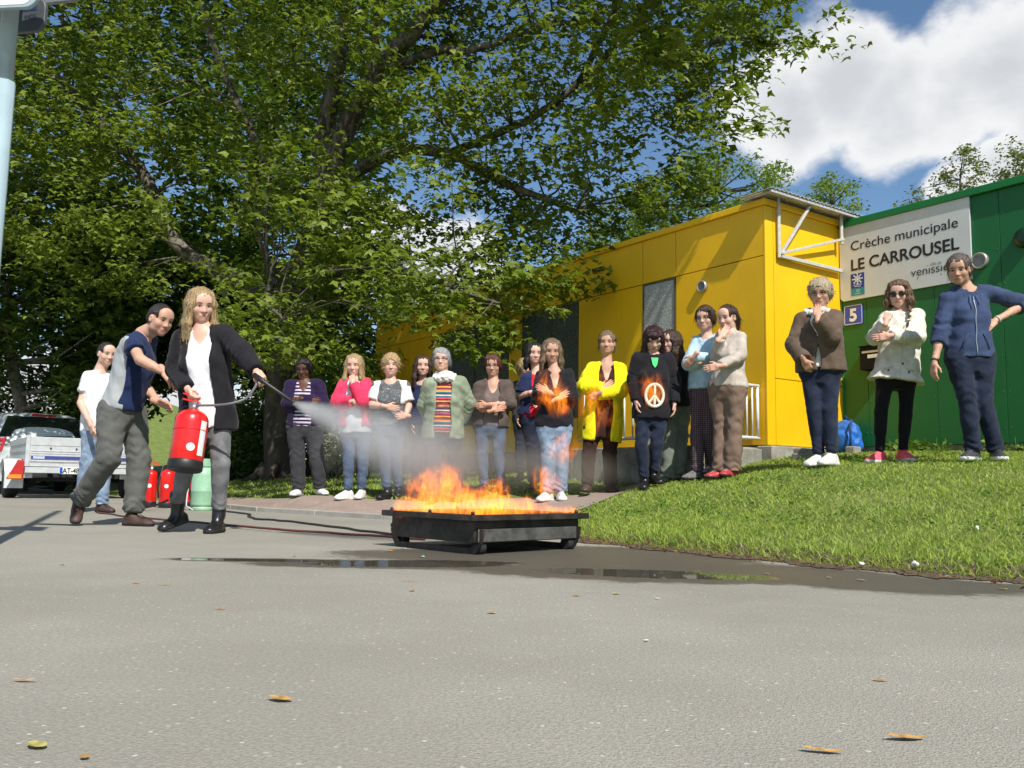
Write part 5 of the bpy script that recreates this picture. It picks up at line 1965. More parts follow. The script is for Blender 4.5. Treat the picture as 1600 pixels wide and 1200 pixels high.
def hand_field(w, tip, n, side, pose, sc=1.0):
    """palm and five fingers; side +1 right hand, -1 left hand"""
    F = Field(.0055)
    w = np.asarray(w, float)
    d = unit(np.asarray(tip, float) - w)
    n = np.asarray(n, float)
    n = unit(n - d * (n @ d))
    th = np.cross(d, n) * side            # towards the thumb
    M = np.array([th, d, n])
    curl = dict(flat=.18, relaxed=.5, grip=1.15, fist=1.35)[pose]
    F.cap(w - d * .05, w + d * .012, .029 * sc, .025 * sc, .01)
    F.box(w + d * .052 * sc, (.040 * sc, .047 * sc, .0145 * sc), M, .013 * sc, .015)
    ln = (.072, .080, .074, .058)
    for i in range(4):
        s = (.030 - .020 * i) * sc
        b0 = w + d * (.092 - (.006 if i in (0,) else .0) - (.012 if i == 3 else 0)) * sc + th * s
        a = curl * (.55 + .06 * i)
        q = b0
        dd = d + th * (.06 - .04 * i) * (1 - min(curl, 1))
        ang = 0
        for k, fr in enumerate((.44, .32, .24)):
            ang += a * (1, 1.15, .8)[k]
            v = unit(dd * math.cos(ang) + n * math.sin(ang))
            e = q + v * ln[i] * fr * sc
            F.cap(q, e, (.0092 - .0008 * k) * sc, (.0086 - .0010 * k) * sc, .004)
            q = e
    b0 = w + d * .026 * sc + th * .030 * sc + n * .004
    if pose in ('grip', 'fist'):
        v1 = unit(d * .7 + th * .25 + n * .7); v2 = unit(d * .75 - th * .45 + n * .5)
    else:
        v1 = unit(d * .72 + th * .62 + n * .3); v2 = unit(d * .92 + th * .22 + n * .28)
    e = b0 + v1 * .042 * sc
    F.cap(b0, e, .014 * sc, .0108 * sc, .008)
    F.cap(e, e + v2 * .034 * sc, .0105 * sc, .0088 * sc, .003)
    return F


def head_field(c, M, s, nb, sex, g, p_wide=1.0):
    F = Field(.0062)

    def W(x, y, z):
        return c + (M[0] * x + M[1] * y + M[2] * z) * s

    def E(p, r, k, kind='u'):
        F.ell(W(*p), np.array(r) * s, M, k * s, kind)

    wide = p_wide
    E((0, -.012, .030), (.077, .094, .090), .02)
    E((0, .020, -.040), (.062 * wide, .064, .074), .04)
    E((0, .060, -.098), (.026 * wide, .022, .020), .035)
    jw = .053 if sex == 'm' else .047
    for q in (-1, 1):
        E((q * jw * wide, .014, -.068), (.017, .032, .024), .035)
        E((q * .043, .054, -.026), (.024, .022, .022), .035)
    F.cap(W(-.038, .071, .026), W(.038, .071, .026), .015 * s, .015 * s, .025 * s)
    E((0, .066, .056), (.056, .028, .042), .035)
    for q in (-1, 1):
        E((q * .033, .099, .003), (.017, .013, .010), .016, 's')
        E((q * .033, .0745, .003), (.0135, .0125, .0115), .005)
    F.cap(W(0, .080, .012), W(0, .0985, -.034), .0090 * s, .0120 * s, .018 * s)
    for q in (-1, 1):
        E((q * .013, .088, -.037), (.0085, .010, .0075), .010)
    F.cap(W(-.020, .080, -.064), W(.020, .080, -.064), .0066 * s, .0066 * s, .012 * s)
    F.cap(W(-.017, .079, -.077), W(.017, .079, -.077), .0078 * s, .0078 * s, .012 * s)
    for q in (-1, 1):
        E((q * .079, -.008, -.006), (.010, .020, .031), .008)
        E((q * .087, -.002, -.004), (.006, .010, .016), .004, 's')
    nk = .054 if sex == 'm' else .049
    a = W(0, -.022, -.055)
    F.cap(a, nb + (a - nb) * .12, nk * s, nk * 1.12 * g, .03)
    F.cut(lambda x, y, z: z - (nb[2] - .02))
    return F


def tone_head(V, c, M, s, skin, hair, sex):
    q = (V - c) @ M.T / s
    x, y, z = q[:, 0], q[:, 1], q[:, 2]
    col = np.tile(np.array(skin), (len(V), 1))

    def blend(w, rgb):
        w = np.clip(w, 0, 1)[:, None]
        col[:] = col * (1 - w) + np.array(rgb) * w
    ax = np.abs(x)
    fr = (y > .045)
    sk = np.array(skin)
    blend(fr * .40 * np.exp(-((ax - .043) / .018) ** 2 - ((z + .028) / .018) ** 2), sk * (1.05, .76, .72))
    blend(fr * .25 * np.exp(-(x / .014) ** 2 - ((z + .036) / .012) ** 2), sk * (1.0, .78, .72))
    if sex == 'm':
        blend(fr * .30 * np.clip((-.040 - z) / .02, 0, 1) * np.clip((z + .125) / .02, 0, 1), sk * .55)
    return col


def hair_obj(p, c, M, s, root, org):
    hr = p['hair']
    st = hr['style']
    rg = random.Random(hash_label(p['label']))
    F = Field(.0085 if st != 'crop' else .0065)

    def W(x, y, z):
        return c + (M[0] * x + M[1] * y + M[2] * z) * s
    th = dict(crop=.007, short=.022, curly=.03, curlyshort=.026, long=.020, fringe=.02, tied=.022, ponytail=.014, braid=.015)[st]
    F.ell(W(0, -.014, .032), np.array((.077 + th, .096 + th, .092 + th)) * s, M, .01)
    if st in ('short', 'curly', 'curlyshort'):
        F.ell(W(0, -.05, -.01), np.array((.078 + th, .062 + th * .8, .075)) * s, M, .03)
        for q in (-1, 1):
            F.ell(W(q * .074, .016, .008), np.array((.018, .032, .05)) * s, M, .02)
    if st == 'crop':
        F.ell(W(0, -.05, -.005), np.array((.074, .056, .055)) * s, M, .03)
    # face opening
    hl = dict(crop=.070, short=.062, fringe=.036, curly=.060, curlyshort=.058).get(st, .070)
    F.ell(W(0, .108, hl - .098), np.array((.060 if st in ('short', 'long', 'curly', 'fringe', 'curlyshort') else .068, .088, .100)) * s, M, .01, 's')
    F.box(W(0, .06, -.16), np.array((.14, .075, .12)) * s, M, .01, .015, 's')
    if st in ('crop', 'tied', 'ponytail'):
        for q in (-1, 1):
            F.ell(W(q * .095, .012, -.012), np.array((.032, .05, .052)) * s, M, .01, 's')
    if st in ('short', 'braid', 'curlyshort'):
        sgn = rg.choice((-1, 1))
        for k in range(11):       # swept locks over the brow
            u = -1 + 2 * k / 10
            F.chain([W(sgn * .028 + u * .03, .055, .112), W(sgn * .012 + u * .062, .076 - abs(u) * .012, .088 - abs(u) * .012), W(u * .086, .048 - abs(u) * .012, .046 - abs(u) * .025)], [.014, .012, .009], .010)
    if st == 'fringe':
        for k in range(9):
            u = -1 + 2 * k / 8
            F.chain([W(u * .03, .05, .115), W(u * .058, .092 - abs(u) * .02, .07), W(u * .062, .092 - abs(u) * .026, .03)], [.016, .014, .008], .008)
    if st in ('long', 'fringe', 'braid'):
        L = hr.get('len', .06)
        if st == 'braid':
            L = .02
        n = 15
        for k in range(n):
            a = R(-118 + 236 * k / (n - 1))          # round the back from temple to temple
            x0, y0 = math.sin(a) * .083, -math.cos(a) * .10 - .010
            front = abs(a) > R(80)
            ll = L * rg.uniform(.85, 1.1) + .09
            ox = math.sin(a) * (.018 + (.014 if front else 0)); oy = -.012 if not front else .018
            r0 = rg.uniform(.019, .025)
            F.chain([W(x0 * .75, y0 * .75, .085), W(x0 * 1.05, y0 * 1.04, .01), W(x0 * 1.06 + ox * .6, y0 + oy, -.01 - ll * .5), W(x0 * .98 + ox + rg.uniform(-.01, .01), y0 + oy * 1.5, -.01 - ll)],
                    [r0, r0, r0 * .95, r0 * .45], .026)
    if st in ('curly', 'curlyshort'):
        n = 150 if st == 'curly' else 90
        for k in range(n):
            a = R(rg.uniform(-125, 125)); e = rg.uniform(-.085 if st == 'curly' else -.05, .125)
            rr = math.sqrt(max(.05, 1 - ((e - .03) / .125) ** 2))
            x0, y0 = math.sin(a) * (.086 + th * .4) * rr, (-math.cos(a) * (.100 + th * .4)) * rr - .012
            if e > .07:
                y0 = rg.uniform(-.1, .085) * rr
                x0 = rg.uniform(-.08, .08) * rr
            F.ell(W(x0, y0, e), np.array((rg.uniform(.012, .021),) * 3) * s, M, .006)
    if st == 'ponytail':
        F.chain([W(0, -.10, .05), W(.0, -.150, .045), W(0, -.175, -.02), W(.0, -.165, -.13)], [.018, .025, .028, .010], .012)
    if st == 'tied':
        F.chain([W(0, -.09, .0), W(0, -.118, -.03), W(.01, -.115, -.08)], [.028, .030, .016], .02)
        for q in (-1, 1):
            F.chain([W(q * .06, -.03, .03), W(q * .076, -.045, -.02), W(q * .06, -.07, -.06)], [.02, .022, .012], .02)
    if st == 'braid':
        pts = [W(-.074, -.01, -.03), W(-.092, .035, -.09), W(-.098, .085, -.14), W(-.092, .125, -.20), W(-.082, .145, -.27)]
        pts = [np.array(q) for q in pts]
        for i in range(14):
            t = i / 13 * 4
            k = min(int(t), 3)
            q = pts[k] + (pts[k + 1] - pts[k]) * (t - k)
            F.ell(q + M[0] * (.007 if i % 2 else -.007), np.array((.019, .017, .016)) * (1 - .03 * i), M, .004)
        F.cap(pts[4], pts[4] - M[2] * .05, .011, .004, .004)
    F.wrinkle(dict(crop=.002, curly=.004, curlyshort=.004).get(st, .0032), .021, rg.randint(0, 999), (1, 1, .12) if 'curly' not in st else (1, 1, .6))
    if st in ('long', 'tied', 'ponytail', 'braid', 'crop'):     # clean hairline
        F.ell(W(0, .108, hl - .099), np.array((.062 if st in ('long', 'braid') else .068, .088, .100)) * s, M, .004, 's')
    V, Q = F.solve()
    V, Q = add_locks(V, Q, c, M, 'curly' in st, 60 if st == 'crop' else 420, rg.randint(0, 9999), st == 'crop')
    link('hair', raw_mesh('hair', V - org, Q), hair_mat(hr['col']), root)


def add_locks(V, Q, c, M, curly, n, seed, short):
    """thin loose strands lying on and lifting off the hair"""
    r = np.random.default_rng(seed)
    fn = np.cross(V[Q[:, 1]] - V[Q[:, 0]], V[Q[:, 2]] - V[Q[:, 0]])
    vn = np.zeros_like(V)
    for k in range(4):
        np.add.at(vn, Q[:, k], fn)
    vn /= np.linalg.norm(vn, axis=1)[:, None] + 1e-9
    loc = (V - c) @ M.T
    out = (((V - c) * vn).sum(1) > 0) & ~((loc[:, 1] > .015) & (np.abs(loc[:, 0]) < .082))
    ids = r.choice(np.where(out)[0], n)
    P, Nn = V[ids].astype(float), vn[ids].astype(float)
    g = np.tile((0., 0., -1.), (n, 1)) + r.normal(0, .9 if curly else .22, (n, 3))
    d = g - Nn * (g * Nn).sum(1)[:, None]
    d /= np.linalg.norm(d, axis=1)[:, None] + 1e-9
    s = np.cross(d, Nn)
    L = r.uniform(.02, .05 if curly else .085, n) * (.35 if short else 1)
    lift = r.uniform(.001, .010 if not curly else .018, n) * (.5 if short else 1)
    w = r.uniform(.0008, .0022, n)
    rows = []
    for k, (t, up, ww) in enumerate(((0, .0008, .6), (.35, .5, 1), (.7, .8, .8), (1, 1.0, .15))):
        q = P + d * (L * t)[:, None] + Nn * (lift * up)[:, None] + s * (L * .18 * np.sin(t * 3 + ids))[:, None]
        if t > .5:
            q[:, 2] -= (L * .15 * t)
        rows.append((q - s * (w * ww)[:, None], q + s * (w * ww)[:, None]))
    W = np.stack([x for pr in rows for x in pr], 1)
    F = np.array([(0, 1, 3, 2), (2, 3, 5, 4), (4, 5, 7, 6)])[None] + (np.arange(n) * 8)[:, None, None] + len(V)
    return np.concatenate([V, W.reshape(-1, 3)]), np.concatenate([Q, F.reshape(-1, 4)])


def hash_label(s):
    h = 0
    for ch in s:
        h = (h * 131 + ord(ch)) % 1000003
    return h


def glasses_obj(p, c, M, s, root, org):
    def W(x, y, z):
        return Vector(c + (M[0] * x + M[1] * y + M[2] * z) * s - org)
    sunny = p['glasses'] == 'sun'
    dark = solid('spectacle_frame', (.02, .018, .018), .3)
    mb = MB()
    rx, rz = (.027, .021) if sunny else (.023, .017)
    for q in (-1, 1):
        ring = [W(q * .034 + rx * math.cos(a), .0965 - (abs(q * .034 + rx * math.cos(a)) * .14), .000 + rz * math.sin(a)) for a in np.linspace(0, 2 * math.pi, 13)]
        mb.tube(ring, .0015 if not sunny else .003, 6)
        mb.tube([W(q * (.034 + rx), .089, .006), W(q * .081, .05, .008), W(q * .085, -.01, .006)], .0018, 6)
    mb.tube([W(-.011, .097, .004), W(.011, .097, .004)], .0018, 6)
    g = mb.build('glasses', dark, root)
    if sunny:
        for q in (-1, 1):
            m2 = MB()
            poly = [W(q * .034 + rx * math.cos(a), .0955 - (abs(q * .034 + rx * math.cos(a)) * .14), .000 + rz * math.sin(a)) for a in np.linspace(0, 2 * math.pi, 14)[:-1]]
            nrm = Vector(M[1]) * .0025
            n = len(poly)
            m2.add([v for v in poly] + [v - nrm for v in poly], [tuple(range(n)), tuple(reversed(range(n, 2 * n)))] + [(i, n + i, n + (i + 1) % n, (i + 1) % n) for i in range(n)])
            m2.build('lens', solid('dark_lens', (.012, .010, .010), .08, spec=.6), g)


FITS = dict(skinny=(.080, .054, .040), slim=(.085, .060, .046), straight=(.089, .066, .060), baggy=(.096, .078, .068), flare=(.088, .064, .078))


def build_person(p):
    J = {k: np.array(v, float) for k, v in p['J'].items()}
    org = np.array(p['o'], float)
    g, sex = p.get('g', 1.0) * 1.045, p.get('sex', 'f')
    root = empty('person', p['o'] + Vector((0, 0, p.get('dz', 0))))
    tag(root, p['label'], 'person', p.get('group'))
    BM, hm, sm = body_frame(p['J'])
    L = float(np.linalg.norm(sm - hm))
    prof = trunk_profile(sex, g, L)
    hc = J['hd']
    HM = head_frame(p)
    hs = 1.0 if sex == 'm' else .97
    hs *= p['head'].get('s', 1.0)
    nb = sm + BM[2] * .048
    seed = hash_label(p['label'])
    top, jk, lg = p['top'], p.get('jacket'), p['legs']
    sk = SKINS[p['skin']]

    # ---- body: one continuous skin figure
    F = Field(.021)
    F.trunk(hm, BM, L, prof, -.2, 1.0)
    for s in 'ab':
        F.cap(nb - BM[2] * .02, J['s' + s], .052 * g, .044 * g, .04)
        F.chain([J['s' + s], J['e' + s], J['w' + s]], [.043 * g, .036 * g, .026 * g], .018)
        F.cap(J['e' + s], J['e' + s] + (J['w' + s] - J['e' + s]) * .45, .037 * g, .036 * g, .01)
        F.chain([J['h' + s], J['k' + s], J['f' + s]], [.058 * g, .036 * g, .026], .03)
    F.cap(nb - BM[2] * .05, nb + (hc - nb) * .3, .062 * g, .050 * g, .03)
    if sex == 'f':
        for q in (-1, 1):
            F.ell(hm + BM[2] * L * .66 + BM[0] * q * .066 * g + BM[1] * .072 * g, (.052 * g, .045 * g, .052 * g), BM, .03)
    body = [F.solve()]
    cols = [np.tile(np.array(sk), (len(body[0][0]), 1))]
    HF = head_field(hc, HM, hs, nb, sex, g, .93 + .15 * ((seed // 7) % 100) / 100)
    hv = HF.solve()
    body.append(hv)
    cols.append(tone_head(hv[0], hc, HM, hs, sk, HAIRS[p['hair']['col']], sex))
    hd = p.get('hands', {})
    for s, sg in (('a', 1), ('b', -1)):
        pose, nrm = hd.get(s, ('relaxed', BM[0] * sg))
        fdir = J['w' + s] - J['e' + s]
        tip = J.get('ht' + s)
        if tip is None:
            tip = J['w' + s] + unit(fdir) * .1
        hf = hand_field(J['w' + s], tip, nrm, sg, pose, 1.0 if sex == 'm' else .88).solve()
        body.append(hf)
        cols.append(np.tile(np.array(sk) * (1.02, .92, .90), (len(hf[0]), 1)))
    V, Q = join_vq(body)
    me = raw_mesh('body', V - org, Q)
    ca = me.color_attributes.new('tone', 'FLOAT_COLOR', 'POINT')
    C4 = np.ones((len(V), 4), np.float32)
    C4[:, :3] = np.concatenate(cols)
    ca.data.foreach_set('color', C4.ravel())
    fv = np.zeros((len(V), 3), np.float32)
    n0 = len(body[0][0]); n1 = len(hv[0])
    fv[:, 1] = -1
    fv[n0:n0 + n1] = (hv[0] - hc) @ HM.T / hs
    me.attributes.new('face', 'FLOAT_VECTOR', 'POINT').data.foreach_set('vector', fv.ravel())
    link('body', me, skin_mat(), root)

    # ---- hair, glasses
    hair_obj(p, hc, HM, hs, root, org)
    if p.get('glasses'):
        glasses_obj(p, hc, HM, hs, root, org)

    # ---- trousers
    F = Field(.0125)
    ft = FITS[lg['fit']]
    F.trunk(hm, BM, L, prof, -.24, .22 if sex == 'f' else .12, grow=.010, k=.03)
    for q in (-1, 1):
        F.ell(hm + BM[0] * q * .065 * g - BM[1] * .055 * g - BM[2] * .03, (.085 * g, .075 * g, .09 * g), BM, .04)
    for s in 'ab':
        a, b, c = J['h' + s], J['k' + s], J['f' + s].copy()
        c = c + unit(b - c) * lg.get('hem', 0)
        F.cap(a, b, ft[0] * g, ft[1] * g, .035, rip=(.0028 if lg['fit'] in ('slim', 'skinny') else .0065, .075, .95, .25))
        if lg['fit'] in ('baggy', 'flare', 'straight'):
            F.cap(a, a + (b - a) * .35, ft[0] * g, ft[0] * g * .95, .03, rip=(.005, .06, .3, .6))
        F.cap(b, c, ft[1] * g, ft[2] * (g if lg['fit'] != 'skinny' else 1), .02, flat=True, rip=({'skinny': .002, 'slim': .005}.get(lg['fit'], .009), .055, .95, .22))
        F.cap(b + (c - b) * .15, b + (c - b) * .5, ft[1] * g * .96, max(ft[2], .048) * g, .02)
    F.wrinkle(.003 if lg['fit'] != 'skinny' else .0012, .11, seed + 1, (1, 1, 1.3))
    V, Q = F.solve()
    tr = link('trousers', raw_mesh('trousers', V - org, Q), cloth(lg['mat']), root)

    # ---- top and jacket
    def garment(name, sp, outer):
        off = sp['off'] + (.007 if outer else .003)
        F = Field(.0122)
        P = [list(r_) for r_ in prof]
        if outer or sex == 'm' or off > .02:      # hangs straighter than the body
            wmin = (.148 if outer else .140) * g
            for r_ in P:
                if .1 < r_[0] < .75:
                    r_[1] = max(r_[1], wmin); r_[2] = max(r_[2], .105 * g)
        fl = sp.get('flare', 0)
        hem = sp['hem']
        if hem < -.08:
            P = [(hem - .3, P[2][1] + fl * 1.4, P[2][2] + fl, P[2][3])] + [(hem, P[2][1] + fl, P[2][2] + fl * .8, P[2][3])] + P[2:] if hem < -.08 else P
        F.trunk(hm, BM, L, P, hem, 1.0, grow=off, k=.03)
        sl = {'a': sp['sleeve'], 'b': sp.get('sleeve_b', sp['sleeve'])}
        if sex == 'f':
            for q in (-1, 1):
                F.ell(hm + BM[2] * L * .655 + BM[0] * q * .064 * g + BM[1] * (.070 + off * .55) * g, (.057 * g, .050 * g, .056 * g), BM, .05)
        for s in 'ab':
            F.cap(nb - BM[2] * .030, J['s' + s], .050 * g + off * .6, .040 * g + off * .7, .05)
            a, b, c = J['s' + s], J['e' + s], J['w' + s]
            f = sl[s]
            ra, rb, rc = .042 * g + off * .8, .039 * g + off * 1.05, .029 * g + off * .8
            if f <= 1:
                e = a + (b - a) * max(f, .05)
                F.cap(a, e, ra, ra + (rb - ra) * f + (.008 if .3 < f else 0), .02, flat=True, rip=(.003, .05, .8, .4))
            else:
                F.cap(a, b, ra, rb, .02, rip=(.004, .05, .85, .35))
                e = b + (c - b) * (f - 1)
                F.cap(b, e, rb, rb + (rc - rb) * (f - 1), .006, flat=True, rip=(.004, .045, .12, .35))
        if sp.get('hood'):
            F.chain([sm + BM[0] * .085 + BM[2] * .055 + BM[1] * .03, sm + BM[0] * .085 + BM[2] * .06 - BM[1] * .05, sm - BM[1] * .10 + BM[2] * .04, sm - BM[0] * .085 + BM[2] * .06 - BM[1] * .05,
                     sm - BM[0] * .085 + BM[2] * .055 + BM[1] * .03], [.026, .036, .046, .036, .026], .02)
        if sp.get('collar'):
            for q in (-1, 1):
                F.chain([sm - BM[1] * .06 + BM[2] * .07, sm + BM[0] * q * .068 + BM[2] * .065 - BM[1] * .01, sm + BM[0] * q * .05 + BM[1] * .075 + BM[2] * .005], [.022, .022, .016], .012)
        F.wrinkle(.0034 if not outer else .0036, .10, seed + (2 if outer else 3), (1, 1, 1))
        # neck opening
        nd = sp.get('neck', .0)
        up = BM[2]
        F.cap(sm + up * .015 + BM[1] * .02, sm + up * .2 + BM[1] * .03, .056 * g, .085 * g, .012, kind='s')
        if nd:
            for k in range(5):
                t = k / 4
                F.ell(sm + BM[1] * (.075 + .055 * t) - up * (nd * 1.2 * t), np.array((.052 - .030 * t * (nd / .1), .045, .03)), BM, .01, kind='s')
        if outer and sp.get('open'):
            w = sp['open']
            o0 = hm + BM[1] * .02
            A0, A1, A2 = BM[0].astype(np.float32), BM[1].astype(np.float32), BM[2].astype(np.float32)

            def slot(x, y, z):
                px, py, pz = x - o0[0], y - o0[1], z - o0[2]
                u = px * A0[0] + py * A0[1] + pz * A0[2]
                v = px * A1[0] + py * A1[1] + pz * A1[2]
                h = (px * A2[0] + py * A2[1] + pz * A2[2]) / L
                wv = w * (1.0 - .35 * np.clip(h - .5, 0, 1)) + .008 * np.sin(h * 9)
                # stays where arms cross in front
                return np.maximum(np.maximum(np.abs(u) - wv, -v), v - (.17 + off) * g)
            # only cut the trunk, then lay the sleeves back over the gap
            F.cut(lambda x, y, z: slot(x, y, z))
            for s in 'ab':
                a, b, c = J['s' + s], J['e' + s], J['w' + s]
                f = sl[s]
                if f > 1:
                    rb, rc = .039 * g + off, .029 * g + off * .8
                    e = b + (c - b) * (f - 1)
                    F.cap(b, e, rb, rb + (rc - rb) * (f - 1), .006, flat=True, rip=(.004, .045, .12, .35))
        V, Q = F.solve()
        mat = sp['mat']
        o = link(name, raw_mesh(name, V - org, Q), None, root)
        if mat == 'navy_grey':
            q = (V - hm) @ BM.T
            zone = np.maximum(np.minimum(.012 + .02 * np.sin(q[:, 2] * 8) - q[:, 1], 1.02 * L - q[:, 2]), np.minimum(.10 * L - q[:, 2], .06 - q[:, 1]))
            zone = np.minimum(zone, .24 - np.abs(q[:, 0]))
            at_ = o.data.attributes.new('zone', 'FLOAT', 'POINT')
            at_.data.foreach_set('value', zone.astype(np.float32))
            o.data.materials.append(two_tone())
        else:
            o.data.materials.append(cloth(mat))
        return o, F

    def surf(u, h, fwd=.4):
        """point on the chest: u sideways, h fraction up the spine, hit from the front on the outer garment"""
        return hm + BM[0] * u + BM[2] * h * L

    to, TF = garment('top', top, False)
    jo = None
    if jk:
        jo, JF = garment('jacket' if 'jacket' in jk['mat'] or 'fleece' in jk['mat'] else 'cardigan', jk, True)
        if jk['mat'] == 'white_knit':
            jo.name = 'undershirt_sleeves'

    def front_depth(obj, u, h):
        V = np.empty(len(obj.data.vertices) * 3, np.float32)
        obj.data.vertices.foreach_get('co', V)
        q = (V.reshape(-1, 3) + org - hm) @ BM.T
        d2 = (q[:, 0] - u) ** 2 + (q[:, 2] - h * L) ** 2
        near = d2 < .02 ** 2
        return (q[near, 1].max() if near.any() else .13) + .004

    def pin(obj, u, h, lift=0.0):
        return Vector(hm + BM[0] * u + BM[2] * h * L + BM[1] * (front_depth(obj, u, h) + lift) - org)

    if top.get('emblem') == 'peace':
        mb = MB()
        cu, ch, rr = .0, .30, .098
        ringp = [(cu + rr * .88 * math.sin(a), ch + (rr * 1.12 * math.cos(a)) / L) for a in np.linspace(0, 2 * math.pi, 25)]
        mb.tube([pin(to, *q, .001) for q in ringp], .0155, 8)
        for e in ((0, 1.0), (0, -1.0), (.66, -.78), (-.66, -.78)):
            mb.tube([pin(to, cu + e[0] * rr * .9 * t, ch + e[1] * rr * 1.05 * t / L, .001) for t in np.linspace(0, 1, 6)], .0125, 8)
        mb.build('peace_symbol', fabric('cream_applique', (.72, .68, .58), weave=120), to)
        mb = MB()
        pts = [pin(to, u, h, -.004) for u, h in ((-.035, .99), (.035, .99), (.022, .86), (0, .80), (-.022, .86))]
        n_ = Vector(BM[1]) * .012
        mb.add([q + n_ for q in pts] + [q - n_ for q in pts], [(0, 1, 2, 3, 4), (9, 8, 7, 6, 5)] + [(i, 5 + i, 5 + (i + 1) % 5, (i + 1) % 5) for i in range(5)])
        mb.build('shirt_front', cloth('green_cloth'), to)
    if top.get('zip'):
        mb = MB()
        mb.tube([pin(to, .004 * math.sin(h * 20), h, -.001) for h in np.linspace(.0, .93, 14)], .0045, 6)
        mb.build('zip', solid('zip_metal', (.30, .33, .42), .4, .3), to)
        mb = MB()
        for q in (-1, 1):
            mb.tube([pin(to, q * .022, .96, .004), pin(to, q * .034, .86, .004), pin(to, q * .03, .72 if q < 0 else .8, .004)], .0042, 6)
        mb.build('drawstring', fabric('drawstring_cloth', (.10, .14, .26)), to)
        mb = MB()
        for q in (-1, 1):
            mb.tube([pin(to, q * .055, .34, .0), pin(to, q * .085, .24, .0), pin(to, q * .11, .10, .0)], .004, 6)
        mb.build('pocket_seam', cloth('blue_hoodie'), to)
    if jk and jk.get('buttons'):
        for u, h in ((.03, .78), (.03, .16), (.085, .03), (-.085, .03)):
            q = pin(jo, u, h, .0)
            MB().tube([q - Vector(BM[1]) * .004, q + Vector(BM[1]) * .003], .009, 10).build('button', solid('button_dark', (.03, .025, .02), .35), jo)
        mb = MB()
        mb.tube([pin(jo, .012, h, -.002) for h in np.linspace(-.1, .8, 12)], .004, 6)
        for q in (-1, 1):
            mb.tube([pin(jo, q * .05, .10, -.001), pin(jo, q * .12, .07, -.001)], .006, 6)
        mb.build('placket', cloth('cream_jacket'), jo)
    if p.get('scarf'):
        F = Field(.009)
        big = p['scarf'] == 'white_wool'
        rr = .040 if big else .026
        ring = []
        for k in range(13):
            a = 2 * math.pi * k / 12
            ring.append(sm + BM[2] * (.065 + .012 * math.sin(a * 2 + 1) + (.012 if math.cos(a) < 0 else -.012)) + BM[0] * math.sin(a) * .088 + BM[1] * (math.cos(a) * .085 + .015))
        F.chain(ring, [rr * (1 + .2 * math.sin(k * 2.3)) for k in range(13)], .012)
        if big:
            F.chain([q + BM[2] * .035 - BM[1] * .004 for q in ring], [rr * .8] * 13, .008)
        else:
            F.chain([ring[0], ring[0] - BM[2] * .10 + BM[1] * .03 + BM[0] * -.02, ring[0] - BM[2] * .18 + BM[1] * .03 - BM[0] * .015], [.034, .040, .02], .01)
            F.chain([ring[0], ring[0] - BM[2] * .14 + BM[1] * .045, ring[0] - BM[2] * .24 + BM[1] * .045], [.02, .018, .01], .006)
        F.wrinkle(.007, .045, seed + 9, (1, 1, .6))
        V, Q = F.solve()
        link('scarf', raw_mesh('scarf', V - org, Q), cloth(p['scarf']), root)
    if p.get('bracelet'):
        for s, cc in (('a', (.02, .02, .02)), ('b', (.55, .5, .45))):
            d = unit(J['w' + s] - J['e' + s])
            q = J['w' + s] - d * .03
            mb = MB().tube([Vector(q - d * .006 - org), Vector(q + d * .006 - org)], .033, 12)
            mb.build('bracelet', solid('bracelet_' + s, cc, .4), root)
    # ---- shoes
    sh = p['shoes']
    for i, s in enumerate('ab'):
        an = J['f' + s]
        d = unit(sh['dirs'][i])
        fl = unit((d[0], d[1], 0))
        sd_ = np.cross(d, (0, 0, 1)); sd_ = unit(sd_)
        up = np.cross(sd_, d)
        M = np.array([sd_, d, up])
        heel = .13 if p.get('heel') else .08
        F = Field(.0095)
        bot = an - up * heel
        sc = 1.06 if sex == 'm' else .96
        w = 1.12 if sh['kind'] == 'trainer' else 1.0
        F.ell(bot + up * .040 - d * .038 * sc, (.036 * w, .042 * sc, .046), M, .02)
        F.ell(bot + up * .030 + d * .055 * sc, (.044 * w, .085 * sc, .036), M, .03)
        F.ell(bot + up * .022 + d * .130 * sc, (.043 * w, .055 * sc, .032), M, .03)
        F.cap(an - d * .012 + up * .0, bot + up * .045 + d * .03, .040, .038, .03)
        if sh['kind'] == 'boot':
            F.cap(an - d * .012 + up * .075, an - d * .012 - up * .01, .049, .043, .02)
        if sh['kind'] == 'trainer':
            F.chain([an + d * .03 + up * .005, bot + up * .058 + d * .075, bot + up * .045 + d * .12], [.026, .024, .018], .02)
        if heel > .1:
            F.cap(bot - d * .05 + up * .045, bot - d * .05 - up * .0, .030, .024, .012)
            F.ops = F.ops
        F.box(bot + up * .012 + d * .048 * sc, (.036 * w, .118 * sc, .013), M, .012, .02)
        o_, u_ = bot, up
        F.cut(lambda x, y, z: (x - o_[0]) * u_[0] + (y - o_[1]) * u_[1] + (z - o_[2]) * u_[2])
        V, Q = F.solve()
        o = link('shoe', raw_mesh('shoe', V - org, Q), [shoe_mat(sh['mat']), shoe_mat(sh['sole'])], root)
        hgt = ((V[Q].mean(1) - bot) @ up)
        lim = .026 if sh['kind'] != 'trainer' else .032
        o.data.polygons.foreach_set('material_index', (hgt < lim).astype(np.int32))
